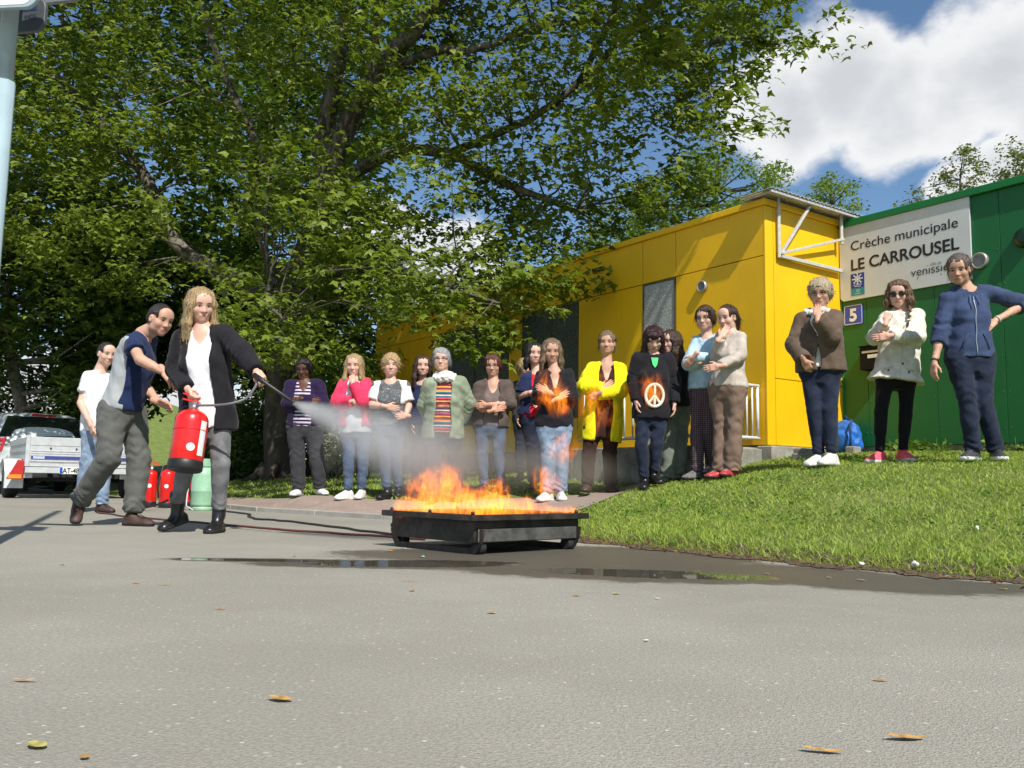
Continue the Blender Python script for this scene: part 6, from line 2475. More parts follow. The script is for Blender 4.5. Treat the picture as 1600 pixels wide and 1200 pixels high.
        if sh['kind'] in ('trainer', 'shoe') and sh['mat'] not in ('white_shoe', 'black_leather'):
            mb = MB()
            for k in range(4):
                q = bot + d * (.062 + .020 * k) * sc + up * (.085 - .009 * k)
                mb.tube([Vector(q - sd_ * .024 - up * .006 - org), Vector(q + up * .003 - org), Vector(q + sd_ * .024 - up * .006 - org)], .0035, 6)
            mb.build('lace', solid('lace_cloth' if sh['mat'] != 'brown_shoe' else 'lace_dark', (.6, .58, .55) if sh['mat'] != 'brown_shoe' else (.03, .02, .018), .8), o)
    return root

for p in PEOPLE:
    build_person(p)

# ---------------------------------------------------------------- fire tray
RIM = .21
tN, tL, tR = Vector((-.187, 4.71, 0)), Vector((-.759, 5.307, 0)), Vector((.474, 5.345, 0))
ux = (tR - tN).normalized()
uy = Vector((-ux.y, ux.x, 0))
TW, TD = (tR - tN).length, (tL - tN).length
MT = frame(tN, ux, uy, ZV)
tray = empty('fire_tray', tuple(MT @ Vector((TW / 2, TD / 2, 0))), math.atan2(ux.y, ux.x))
tag(tray, 'low sooty black steel fire tray on curved feet, flames rising from it', 'fire tray')
IT = tray.matrix_basis.inverted() @ MT


def soot():
    m, t, b = new_mat('sooty_steel')
    v = coords(t)
    n = noise(t, v, 9, 6, .7)
    n2 = noise(t, coords(t, scale=(1, 1, .25)), 18, 4, .6)
    c = mixc(t, smooth_n(t, n, .35, .68), (.018, .015, .013), (.07, .055, .045))
    c = mixc(t, math_n(t, 'MULTIPLY', smooth_n(t, n2, .62, .75), .5), c, (.16, .11, .075))
    t.links.new(c, b.inputs['Base Color'])
    b.inputs['Metallic'].default_value = .3
    b.inputs['Roughness'].default_value = .55
    bump(t, b, n, .4, .01)
    return m


SOOT = soot()
SUN_STEEL = solid('sunlit_steel', (.16, .155, .145), .45, .6, var=.35, scale=14, bmp=.3)
OV = .045


def tp_(name, lo, hi, mat=SOOT, bevel=.003):
    return MB().box(lo, hi, IT).build(name, mat, tray, bevel, 1)


# rim plate, four strips
tp_('rim', (0, 0, RIM - .012), (TW, .11, RIM))
tp_('rim', (0, TD - .11, RIM - .012), (TW, TD, RIM))
tp_('rim', (0, .1105, RIM - .012), (.11, TD - .1105, RIM))
tp_('rim', (TW - .11, .1105, RIM - .012), (TW, TD - .1105, RIM))
for nm, lo, hi in (('rim_edge', (0.002, -.003, RIM - .03), (TW - .002, .004, RIM + .003)), ('rim_edge', (-.003, .005, RIM - .03), (.004, TD - .005, RIM + .003)),
                   ('rim_edge', (0.002, TD - .004, RIM - .03), (TW - .002, TD + .003, RIM + .003)), ('rim_edge', (TW - .004, .005, RIM - .03), (TW + .003, TD - .005, RIM + .003))):
    tp_(nm, lo, hi)
zb_ = .062
tp_('side_plate', (OV, OV, zb_), (TW - OV, OV + .006, RIM - .0125))
tp_('side_plate', (OV, TD - OV - .006, zb_), (TW - OV, TD - OV, RIM - .0125))
tp_('side_plate', (OV, OV + .0065, zb_), (OV + .006, TD - OV - .0065, RIM - .0125))
tp_('side_plate', (TW - OV - .006, OV + .0065, zb_), (TW - OV, TD - OV - .0065, RIM - .0125))
tp_('sunlit_band', (OV + .015, OV - .016, zb_ + .004), (TW - OV - .004, OV - .008, RIM - .075), SUN_STEEL)  # paler band: sunlight on the side below the rim, put into the colour
tp_('floor_plate', (OV + .0065, OV + .0065, zb_), (TW - OV - .0065, TD - OV - .0065, zb_ + .006))
wm, wt2, wb = new_mat('fuel_water')
wb.inputs['Base Color'].default_value = (.02, .018, .014, 1)
wb.inputs['Roughness'].default_value = .06
bump(wt2, wb, noise(wt2, coords(wt2), 12, 3), .15, .01)
tp_('water', (OV + .007, OV + .007, RIM - .06), (TW - OV - .007, TD - OV - .007, RIM - .045), wm, 0)
for k, (x, y0, y1) in enumerate(((OV + .03, OV - .02, TD - OV + .02), (TW - OV - .03, OV - .02, TD - OV + .02))):
    pts = []
    for q in range(9):      # curved runner: comes down at both ends
        a = math.pi / 2 * q / 8
        pts.append((x, y0 + .09 - .09 * math.cos(a), .135 - .125 * math.sin(a)))
    for q in range(9):
        a = math.pi / 2 * (1 - q / 8)
        pts.append((x, y1 - .09 + .09 * math.cos(a), .135 - .125 * math.sin(a)))
    mb = MB()
    for a, b in zip(pts[:-1], pts[1:]):
        mb.bar(IT @ Vector(a), IT @ Vector(b), .045, .014, up=IT.to_3x3() @ Vector((1, 0, 0)))
    mb.build('runner', SOOT, tray)
    for y in (y0 + .05, y1 - .05):
        MB().lathe([(.034, -.022), (.036, -.015), (.036, .015), (.034, .022)], 18, IT @ Matrix.Translation((x + (.035 if k == 0 else -.035), y, .037)) @ Matrix.Rotation(R(90), 4, 'Y')).build('castor', solid('rubber', (.02, .02, .02), .8), tray)
for (x, y) in ((.035, .05), (.035, TD * .5), (.04, TD - .05), (TW * .6, TD - .05), (TW - .05, .06), (TW - .05, TD - .06)):
    MB().lathe([(.011, 0), (.011, .016), (.006, .02)], 6, IT @ Matrix.Translation((x, y, RIM))).build('bolt', SOOT, tray)

# ---------------------------------------------------------------- extinguishers
RED = solid('extinguisher_red', (.72, .012, .010), .28, var=.05, coat=.4)
BLACK = solid('black_plastic', (.014, .014, .015), .45)
CHROME = solid('valve_metal', (.45, .45, .44), .3, .8)
LABELW = solid('label_white', (.74, .74, .72), .5)


def extinguisher(label, base, axis, r, h, group=None, hose=True, spin=0.0):
    z = Vector(axis).normalized()
    x = z.orthogonal().normalized()
    x = Vector((1, 0, 0)) - z * z.x
    x.normalize()
    y = z.cross(x)
    M = frame((0, 0, 0), x, y, z) @ Matrix.Rotation(spin, 4, 'Z')
    o = empty('fire_extinguisher', base)
    tag(o, label, 'extinguisher', group)
    k = r
    MB().lathe([(k * .97, .055), (k, .06), (k, h - .02), (k * .985, h + k * .12), (k * .90, h + k * .34), (k * .72, h + k * .54), (k * .45, h + k * .68), (k * .26, h + k * .74)], 36, M).build('cylinder', RED, o)
    MB().lathe([(k * .94, 0), (k * 1.0, .006), (k * 1.03, .012), (k * 1.03, .062), (k * 1.0, .068)], 36, M).build('base_ring', BLACK, o)
    zt = h + k * .72
    MB().lathe([(k * .24, zt), (k * .24, zt + .03), (k * .18, zt + .035), (k * .18, zt + .06)], 14, M).build('valve', CHROME, o)
    MB().bar(M @ Vector((-.03, 0, zt + .055)), M @ Vector((.085, 0, zt + .075)), .022, .012).build('handle', RED, o, .002, 1)
    MB().bar(M @ Vector((-.03, 0, zt + .085)), M @ Vector((.09, 0, zt + .115)), .022, .010).build('lever', RED, o, .002, 1)
    MB().lathe([(.014, 0), (.014, .012)], 14, M @ Matrix.Translation((0, -k * .2, zt + .03)) @ Matrix.Rotation(R(90), 4, 'X')).build('gauge', LABELW, o)
    mb = MB()
    n = 36
    for q in range(n):
        a = q * 2 * math.pi / n
        mb.tube([M @ Vector((k * 1.002 * math.cos(a), k * 1.002 * math.sin(a), h * .80)), M @ Vector((k * 1.002 * math.cos(a + 2 * math.pi / n), k * 1.002 * math.sin(a + 2 * math.pi / n), h * .80))], .004, 6, False)
    mb.build('weld_bead', RED, o)

    def sticker(nm, a, zc, w, hh, mat, rnd=False):
        V, F = [], []
        n = 18
        if rnd:
            for q in range(n):
                b_ = 2 * math.pi * q / n
                aa = a + w / 2 * math.cos(b_) / k
                V.append(M @ Vector(((k + .0022) * math.cos(aa), (k + .0022) * math.sin(aa), zc + w / 2 * math.sin(b_))))
            F = [tuple(range(n))]
        else:
            for q in range(9):
                aa = a + (q / 8 - .5) * w / k
                for zz in (zc - hh / 2, zc + hh / 2):
                    V.append(M @ Vector(((k + .0020) * math.cos(aa), (k + .0020) * math.sin(aa), zz)))
            F = [(2 * q, 2 * q + 2, 2 * q + 3, 2 * q + 1) for q in range(8)]
        MB().add(V, F, True).build(nm, mat, o)
    return o, M, sticker, zt


eb = at(297, 747, 5.93); et = at(311.5, 652, 6.0)
ax_ = (et - eb)
_J = PEOPLE[1]['J']
_palm = _J['wa'] + (_J['hta'] - _J['wa']).normalized() * .078 + Vector((0, 0, PEOPLE[1]['dz']))
_lev = eb + ax_ * ((ax_.length - .07 + .112 * .72 + .085) / ax_.length) - Vector((.03, 0, 0))
eb += _palm - _lev
hx, MX, stick, ztop = extinguisher('red fire extinguisher hanging from the blonde woman\'s hand', eb, ax_, .112, ax_.length - .07, spin=math.pi)
stick('sticker', R(-62) - math.pi, .15, .055, .055, LABELW, True)
stick('sticker', R(-160) - math.pi, .36, .05, .05, solid('label_silver', (.5, .5, .5), .4), True)
stick('label_strip', R(-24) - math.pi, .22, .05, .24, LABELW)
mb = MB()
hz0 = hx.location + MX @ Vector((-.02, .01, ztop + .03))
hp = [hz0, at(352, 632, 5.95), at(383, 623, 5.97), at(398, 606, 5.98), at(403, 592, 5.99)]
hp = [q[:3] for q in smooth_line([(*p_, 0) for p_ in hp], 8)]
MB().tube([Vector(q) - hx.location for q in hp], .0085, 10).build('hose', solid('hose_grey', (.16, .16, .165), .5), hx)
LN0, LN1 = at(397, 586, 6.0), at(456, 627, 5.82)
MB().tube([LN0 - hx.location, LN0.lerp(LN1, .25) - hx.location, LN0.lerp(LN1, .27) - hx.location, LN1 - hx.location], [.019, .019, .012, .013], 12).build('lance', BLACK, hx)
MB().tube([LN1 - hx.location, LN1.lerp(LN0, -.06) - hx.location], [.017, .021], 12).build('nozzle', BLACK, hx)


def gp(px, py, Y, z=0.0):
    q = at(px, py, Y)
    return Vector((q.x, Y, z))


for lab, px_, Y_, r_, h_, sp in (('slim red extinguisher standing left of the gas bottle, next to the leaning man', 234, 11.2, .075, .40, .5), ('fatter red extinguisher standing between the slim one and the gas bottle', 261, 11.0, .098, .40, .9),
                             ('red extinguisher half hidden behind the green gas bottle', 294, 11.6, .075, .34, 2.2)):
    b_ = gp(px_, 785, Y_)
    o, M, st, zt = extinguisher(lab, b_, (0, 0, 1), r_, h_, spin=sp)
    st('sticker', R(-80) - sp, h_ * .66, .05, .05, LABELW, True)
    MB().tube([M @ Vector((0, .02, zt + .05)), M @ Vector((-.06, .03, zt + .04)), M @ Vector((-r_ - .03, .02, h_ * .7)), M @ Vector((-r_ - .02, 0, h_ * .3))], .010, 8).build('hose', BLACK, o)

# green gas bottle
gbt = empty('gas_bottle', gp(316, 790, 10.4))
tag(gbt, 'pale green gas bottle standing behind the blonde woman\'s legs', 'gas bottle')
GG = solid('gas_green', (.29, .50, .33), .4, var=.1)
MB().lathe([(.10, .035), (.128, .05), (.133, .075), (.133, .215), (.136, .222), (.133, .229), (.133, .40), (.125, .445), (.10, .485), (.06, .51), (.035, .52)], 36).build('cylinder', GG, gbt)
MB().lathe([(.118, 0), (.122, .004), (.122, .045), (.112, .05)], 36).build('foot_ring', GG, gbt)
MB().lathe([(.03, .515), (.03, .55), (.02, .56), (.02, .585)], 14).build('valve', CHROME, gbt)
mb = MB()
for k in range(22):
    a = R(-150 + 300 * k / 22); b = R(-150 + 300 * (k + 1) / 22)
    mb.bar((.09 * math.cos(a), .09 * math.sin(a), .55), (.09 * math.cos(b), .09 * math.sin(b), .55), .006, .09)
mb.build('collar', GG, gbt)
MB().tube([(0, -.02, .57), (-.08, -.05, .55), (-.16, -.05, .30), (-.15, -.10, .05), (-.02, -.25, .012)], .008, 8).build('gas_hose', solid('hose_white', (.55, .55, .52), .5), gbt)

# hoses and leads lying on the ground


def cable(label, pts, r, mat, seed):
    rg = np.random.default_rng(seed)
    P = [np.array(on_z(a, b, r)) for a, b in pts]
    L = smooth_line([(*p_, 0) for p_ in P], 10)
    V = [Vector(q[:3]) for q in L]
    for i, v in enumerate(V):
        v.x += .012 * math.sin(i * .9 + seed) + rg.normal(0, .003)
        v.y += .020 * math.sin(i * .6 + seed * 2)
        v.z = r + .001 + (ground_z(v.x, v.y) if edge_dist(np.array([v.x]), np.array([v.y]))[0] > -.05 else 0)
    o = MB().tube(V, r, 8).build('hose', mat, None)
    tag(o, label, 'hose')


cable('black hose trailing from the gas bottle to the fire tray', [(312, 794), (345, 798), (385, 803), (395, 810), (420, 812), (455, 815), (520, 823), (580, 831), (640, 838)], .009, BLACK, 1)
cable('dark red hose lying along the tarmac towards the tray', [(150, 800), (190, 806), (255, 812), (330, 818), (420, 826), (520, 833), (600, 838), (660, 843)], .008, solid('hose_red', (.13, .035, .03), .6), 2)
lead = MB().tube([gp(206, 800, 9.4, .02), gp(222, 797, 9.9, .03), gp(244, 790, 10.4, .05), gp(262, 783, 10.7, .10)], .014, 8).build('lance', BLACK, None)
tag(lead, 'black lance lying on the ground before the red extinguishers', 'lance')

# ---------------------------------------------------------------- backpack and loose blocks by the green wall
bq = hit(1322, 676, G0 + NL * .16, NL)
bp = empty('backpack', (bq.x, bq.y, ground_z(bq.x, bq.y)))
tag(bp, 'bright blue backpack slumped against the green wall', 'backpack')
bz = bp.location.z
F = Field(.011)
MBp = np.array([np.array(-WD), np.array(NL), np.array(ZV)])
o_ = np.array((bq.x, bq.y, bz))
F.ell(o_ + (0, 0, .19), (.17, .12, .20), MBp, .03)
F.ell(o_ + (0, 0, .10), (.19, .13, .12), MBp, .05)
F.ell(o_ + np.array(NL) * .10 + (0, 0, .15), (.12, .07, .12), MBp, .02)
F.wrinkle(.008, .10, 5)
F.cut(lambda x, y, z: z - (bz + .005))
V, Q = F.solve()
link('bag_body', raw_mesh('bag_body', V - o_, Q), fabric('blue_nylon', (.012, .13, .50), rough=.55, spec=.4), bp)
for s in (-1, 1):
    sd_ = -WD * (.09 * s)
    MB().tube([sd_ + NL * .02 + ZV * .38, sd_ * 1.6 + NL * .14 + ZV * .30, sd_ * 1.9 + NL * .17 + ZV * .15, sd_ * 1.5 + NL * .13 + ZV * .04], .014, 8).build('strap', fabric('blue_strap', (.02, .06, .16)), bp)
MB().tube([-WD * .03 + ZV * .385, ZV * .43, WD * .03 + ZV * .385], .010, 8).build('grab_handle', fabric('blue_strap', (.02, .06, .16)), bp)
for lab, px_, sz in (('pale concrete block lying at the foot of the yellow end wall', 1258, (.26, .12, .10)), ('small concrete block beside the blue backpack', 1333, (.15, .1, .09)), ('broken concrete block on the low base left of the brown jacket', 1248, (.12, .10, .07))):
    yy = 8.95 if px_ < 1300 else 9.25
    q = at(px_, 697, yy if px_ != 1248 else 8.75)
    o = MB().box((-sz[0] / 2, -sz[1] / 2, 0), (sz[0] / 2, sz[1] / 2, sz[2])).build('concrete_block', CONC, None, .01, 1)
    o.location = (q.x, q.y, ground_z(q.x, q.y) - .01)
    o.rotation_euler.z = math.atan2(ED.y, ED.x) + .1
    tag(o, lab, 'block')

# ---------------------------------------------------------------- signpost
SPB = Vector((-2.52, 4.18, 0))
sp = empty('signpost', SPB)
tag(sp, 'pale blue steel post with road sign panels at the left edge', 'signpost')
BLUE = solid('pale_blue_paint', (.33, .43, .46), .35, var=.06)
MB().lathe([(.085, 0), (.085, .02), (.055, .03)], 8).build('base_plate', BLUE, sp)
P_TOP = at(14, 30, SPB.y)
lean = Vector((0, 0, 0))
MB().tube([(0, 0, 0), (0, 0, 2.30)], .050, 8).build('post', BLUE, sp)
MB().tube([(0, 0, 2.30), (0, 0, 6.5)], .040, 8).build('upper_post', BLUE, sp)


def panel(nm, cpx, cpy, dy, w, h, rot, mat_f, mat_b, tilt=0.0, rad=.06):
    c = at(cpx, cpy, SPB.y + dy) - SPB
    n = 6
    poly = []
    for cx_, cy_, a0 in ((w / 2 - rad, h / 2 - rad, 0), (-w / 2 + rad, h / 2 - rad, 90), (-w / 2 + rad, -h / 2 + rad, 180), (w / 2 - rad, -h / 2 + rad, 270)):
        for k in range(n):
            a = R(a0 + 90 * k / (n - 1))
            poly.append((cx_ + rad * math.cos(a), cy_ + rad * math.sin(a)))
    M = Matrix.Translation(c) @ Matrix.Rotation(R(rot), 4, 'Z') @ Matrix.Rotation(R(90), 4, 'X')
    o = MB().prism(poly, -.012, .012, M).build(nm, mat_b, sp, .003, 1)
    inner = [(x * .93, y * .93) for x, y in poly]
    MB().prism(inner, .0122, .0140, M).build('sign_face', mat_f, o)
    return o, M


SIGNB = solid('sign_back', (.09, .10, .105), .5, .2)
WF = solid('sign_white', (.78, .78, .77), .35)
o1, m1 = panel('sign_panel', -30, -48, -.14, .62, .42, -6, WF, BLUE)
MB().box((.06, -.15, .0142), (.16, -.10, .0152), m1).build('sign_mark', solid('sign_red', (.6, .05, .03), .4), o1)
o2, m2 = panel('sign_panel', 30, 28, .14, .32, .17, 168, SIGNB, SIGNB, rad=.05)
text_mesh('maker_mark', '4405', .036, solid('maker_ink', (.012, .016, .03), .5), o2, m2 @ Matrix.Translation((-.02, -.02, -.0125)) @ Matrix.Rotation(R(180), 4, 'Y') @ Matrix.Translation((.02, 0, 0)), .0006)
MB().box((-.02, .025, -.0140), (-.11, .050, -.0122), m2).build('maker_plate', solid('maker_blue', (.02, .05, .16), .4), o2)
panel('sign_panel', 92, -28, .30, .34, .24, 168, SIGNB, solid('sign_back_light', (.22, .25, .25), .45, .2), rad=.07)

# far street lamp
q = at(276, 720, 55)
lp = empty('street_lamp', (q.x, q.y, 0))
tag(lp, 'thin grey street lamp far off beside the grassy mound', 'street lamp')
MB().tube([(0, 0, 0), (0, 0, 4.2)], [.07, .045], 8).build('pole', GREY_METAL, lp)
MB().bar((0, 0, 4.18), (.6, 0, 4.25), .12, .06).build('lamp_head', GREY_METAL, lp)

# ---------------------------------------------------------------- trailer and car, parked along the road
TRB = at(120, 770, 14.3)
HEAD = math.atan2(-WD.x, WD.y)          # turned left like the buildings
CARP = solid('car_white', (.62, .66, .66), .22, var=.03, coat=.6)
ALU = solid('aluminium', (.58, .59, .60), .42, .25, var=.08, scale=12)
TYRE = solid('tyre', (.018, .018, .018), .85)
RIMM = solid('wheel_rim', (.42, .43, .44), .35, .7)
GLASS = solid('car_glass', (.012, .016, .018), .06, spec=.7)
LAMP = solid('tail_red', (.45, .012, .012), .15, coat=.6)
AMBER = solid('tail_amber', (.75, .25, .02), .2, coat=.5)
DARKP = solid('dark_plastic', (.02, .021, .022), .6)
PLATE = solid('plate_white', (.76, .76, .74), .4)


def wheel(root, x, y, r, w, out):
    T = Matrix.Translation((x, y, r)) @ Matrix.Rotation(R(90), 4, 'Y')
    o = MB().lathe([(r * .62, -w / 2), (r * .92, -w / 2), (r, -w * .32), (r, w * .32), (r * .92, w / 2), (r * .62, w / 2)], 28, T).build('wheel', TYRE, root)
    s = 1 if out > 0 else -1
    MB().lathe([(r * .60, -w * .3), (r * .62, w * .40 * s if s > 0 else w * .1), (r * .3, w * .30), (r * .12, w * .36)], 24, T if s > 0 else T @ Matrix.Rotation(math.pi, 4, 'X')).build('rim', RIMM, o)


def plate(root, x, y, z, w, s, tilt=0.0):
    M = Matrix.Translation((x, y, z)) @ Matrix.Rotation(R(90), 4, 'X')
    o = MB().box((-w / 2, -.055, 0), (w / 2, .055, .008), M).build('number_plate', PLATE, root, .003, 1)
    MB().box((-w / 2 + .004, -.051, .0082), (-w / 2 + .045, .051, .0095), M).build('country_band', solid('plate_blue', (.01, .08, .42), .4), o)
    MB().box((w / 2 - .045, -.051, .0082), (w / 2 - .004, .051, .0095), M).build('country_band', solid('plate_blue', (.01, .08, .42), .4), o)
    text_mesh('plate_lettering', s, .115, solid('plate_ink', (.015, .015, .015), .5), o, M @ Matrix.Translation((0, -.040, .0088)), .0006, .003, .80, 'CENTER')


tr = empty('trailer', (TRB.x, TRB.y, 0), HEAD)
tag(tr, 'aluminium dropside trailer with blue stripe and red tail lamps behind the white car', 'trailer')
W2 = .74


def tpart(nm, lo, hi, m, bevel=.004, parent=None):
    return MB().box(lo, hi).build(nm, m, parent or tr, bevel, 1)


tpart('bed', (-W2, .0, .50), (W2, 2.3, .56), ALU)
tg = tpart('tailgate', (-W2 + .03, -.012, .565), (W2 - .03, .018, .965), ALU)
for z0, z1 in ((.575, .60), (.61, .635), (.665, .69), (.70, .725), (.735, .76), (.83, .955)):
    tpart('tailgate_rib', (-W2 + .04, -.020, z0), (W2 - .04, -.0122, z1), ALU if z0 < .8 else solid('alu_light', (.66, .67, .67), .35, .4), .003, tg)
st_ = tpart('blue_stripe', (-W2 + .05, -.0225, .615), (W2 - .05, -.0202, .668), solid('stripe_blue', (.045, .06, .24), .4), 0, tg)
tpart('stripe_badge', (-W2 + .08, -.0245, .622), (-W2 + .24, -.0227, .660), solid('badge_pale', (.5, .55, .68), .4), 0, tg)
tpart('maker_badge', (.12, -.0225, .875), (.30, -.0202, .905), solid('badge_grey', (.34, .28, .26), .5), 0, tg)
for x in (-.42, -.05, .32, .6):
    MB().lathe([(.014, 0), (.014, .014)], 10, Matrix.Translation((x, -.012, .79)) @ Matrix.Rotation(R(90), 4, 'X')).build('catch', DARKP, tg)
for s in (-1, 1):
    tpart('side_wall', (s * W2 - (.026 if s > 0 else 0), .03, .565), (s * W2 + (.026 if s < 0 else 0), 2.3, .965), ALU)
    tpart('corner_post', (s * W2 - .03, -.02, .50), (s * W2 + .03, .028, .985), ALU)
    for zz in (.62, .74, .86):
        tpart('side_rib', (s * (W2 + .0), .05, zz), (s * (W2 + .014), 2.25, zz + .06), ALU, .003)
tpart('front_wall', (-W2 + .03, 2.27, .565), (W2 - .03, 2.3, .965), ALU)
tpart('rear_beam', (-W2 - .02, -.03, .40), (W2 + .02, .03, .49), ALU)
plate(tr, -.02, -.032, .445, .52, 'AT-489-LG')
for s in (-1, 1):
    # moulded mudguard with lamp cluster
    x0 = s * (W2 + .14)
    mb = MB()
    V, Fc = [], []
    for k in range(13):
        a = math.pi * k / 12
        for xx in (x0 - .13, x0 + .13):
            for rr in (.40, .37):
                V.append((xx, .62 - rr * math.cos(a), .26 + rr * math.sin(a) * .92))
    for k in range(12):
        b = k * 4; c = b + 4
        Fc += [(b, c, c + 2, b + 2), (b + 1, b + 3, c + 3, c + 1), (b, b + 1, c + 1, c), (b + 2, c + 2, c + 3, b + 3)]
    mb.add(V, Fc, True)
    mb.box((x0 - .13, .16, .16), (x0 + .13, .235, .42))
    mb.build('mudguard', solid('mudguard_white', (.60, .63, .63), .4), tr)
    lens = MB()
    pf = [(-.125, .30), (.10, .30), (.125, .58), (.02, .60)] if s < 0 else [(-.10, .30), (.125, .30), (-.02, .60), (-.125, .58)]
    lens.prism(pf, 0, .05, Matrix.Translation((x0, .05, 0)) @ Matrix.Rotation(R(90), 4, 'X'))
    lo_ = lens.build('tail_lamp', LAMP, tr, .012, 2)
    MB().box((x0 - .10, -.006, .31), (x0 + .08, -.0005, .37)).build('indicator', AMBER, lo_)
    tpart('lamp_bracket', (min(s * (W2 - .1), x0), .06, .32), (max(s * (W2 - .1), x0), .10, .52), ALU)
    wheel(tr, x0, .62, .29, .19, s)
MB().tube([(-W2, .62, .29), (W2, .62, .29)], .03, 8).build('axle', DARKP, tr)
MB().bar((0, 2.3, .46), (0, 2.98, .44), .08, .08).build('drawbar', ALU, tr)

car = empty('parked_car', tuple(Vector((TRB.x, TRB.y, 0)) + WD * 3.05 - ED * .12), HEAD)
car.scale = (1.03, 1.0, 1.06)
tag(car, 'white estate car with dark rear window hitched to the trailer', 'car')
# body lofted from cross-sections along its length: (y, half width low, half width belt, half width roof, z low, z belt, z roof)
SEC = [(0.00, .74, .80, .55, .34, .86, .90), (.10, .82, .86, .60, .30, .98, 1.10), (.32, .86, .88, .62, .26, .99, 1.38), (.70, .87, .885, .635, .25, .98, 1.47), (1.6, .87, .885, .64, .25, .96, 1.50), (2.5, .87, .885, .62, .25, .94, 1.46),
       (3.0, .87, .88, .60, .25, .93, 1.18), (3.35, .86, .87, .62, .25, .92, .97), (4.0, .83, .84, .60, .27, .84, .86), (4.3, .72, .74, .50, .32, .66, .68)]
NR = 16
V, Fc = [], []
for y, w0, w1, w2, z0, z1, z2 in SEC:
    prof = [(-w0 * .96, z0), (-w0, z0 + .12), (-w1, (z0 + z1) / 2), (-w1 * .985, z1), (-(w1 + w2) / 2 * .98, (z1 + z2) / 2), (-w2, z2 - .035), (-w2 * .8, z2), (-w2 * .3, z2 + .012)]
    prof = prof + [(-x, z) for x, z in reversed(prof)]
    V += [(x, y, z) for x, z in prof]
for i in range(len(SEC) - 1):
    for k in range(NR):
        k2 = (k + 1) % NR
        Fc.append((i * NR + k, i * NR + k2, (i + 1) * NR + k2, (i + 1) * NR + k))
Fc += [tuple(range(NR)), tuple(reversed(range((len(SEC) - 1) * NR, len(SEC) * NR)))]
me = bpy.data.meshes.new('body'); me.from_pydata(V, [], Fc); me.update()
for p_ in me.polygons:
    p_.use_smooth = True
bo = link('body', me, CARP, car)
md = bo.modifiers.new('subdivision', 'SUBSURF'); md.levels = md.render_levels = 2


def pane(nm, pts, m, th=.008, parent=None):
    pts = [Vector(p_) for p_ in pts]
    n = (pts[1] - pts[0]).cross(pts[2] - pts[0]).normalized() * th
    k = len(pts)
    return MB().add([p_ + n for p_ in pts] + [p_ - n for p_ in pts], [tuple(range(k)), tuple(reversed(range(k, 2 * k)))] + [(i, k + i, k + (i + 1) % k, (i + 1) % k) for i in range(k)]).build(nm, m, parent or car, .004, 1)


pane('rear_window', [(-.72, .075, 1.00), (.72, .075, 1.00), (.58, .285, 1.375), (-.58, .285, 1.375)], GLASS, .012)
pane('brake_light', [(-.20, .27, 1.392), (.20, .27, 1.392), (.20, .30, 1.425), (-.20, .30, 1.425)], LAMP, .012)
pane('wiper', [(-.02, .045, 1.01), (.46, .055, 1.03), (.46, .058, 1.045), (-.02, .05, 1.03)], DARKP, .008)
for s in (-1, 1):
    L = [(s * .60, .005, .98), (s * .86, .10, .93), (s * .885, .26, .76), (s * .80, .03, .72), (s * .66, -.012, .76)]
    pane('tail_lamp', L if s < 0 else list(reversed(L)), LAMP, .016)
    for y0, y1 in ((.55, 1.35), (1.42, 2.35)):
        q = [(s * .872, y0, 1.0), (s * .872, y1, .985), (s * .70, y1 - .06, 1.40), (s * .70, y0 + .10, 1.38)]
        pane('side_window', q if s > 0 else list(reversed(q)), GLASS, .010)
    for y in (.85, 3.5):
        wheel(car, s * .80, y, .31, .21, s)
    MB().box((s * .88 if s > 0 else -1.04, 2.42, .98), (1.04 if s > 0 else -.88, 2.56, 1.10)).build('wing_mirror', CARP, car, .03, 2)
MB().box((-.82, -.06, .36), (.82, .10, .58)).build('bumper', CARP, car, .05, 3)
MB().box((-.60, -.075, .30), (.60, -.02, .37)).build('bumper_trim', DARKP, car, .01, 1)

# ---------------------------------------------------------------- grass
def grass_mat():
    m, t, b = new_mat('grass_blades')
    g = t.nodes.new('ShaderNodeNewGeometry')
    v = coords(t)
    n = noise(t, v, 1.3, 4, .6)
    rnd = g.outputs['Random Per Island']
    c = mixc(t, rnd, (.23, .33, .035), (.40, .50, .09))
    c = mixc(t, math_n(t, 'MULTIPLY', smooth_n(t, n, .45, .7), .55), c, (.36, .40, .12))
    dry = smooth_n(t, rnd, .955, .965)
    c = mixc(t, dry, c, (.38, .32, .16))
    t.links.new(c, b.inputs['Base Color'])
    b.inputs['Roughness'].default_value = .55
    b.inputs['Specular IOR Level'].default_value = .3
    tl = t.nodes.new('ShaderNodeBsdfTranslucent')
    t.links.new(c, tl.inputs['Color'])
    mx = t.nodes.new('ShaderNodeMixShader'); mx.inputs[0].default_value = .3
    t.links.new(b.outputs[0], mx.inputs[1]); t.links.new(tl.outputs[0], mx.inputs[2])
    t.links.new(mx.outputs[0], t.nodes['Material Output'].inputs['Surface'])
    return m


rg = np.random.default_rng(77)


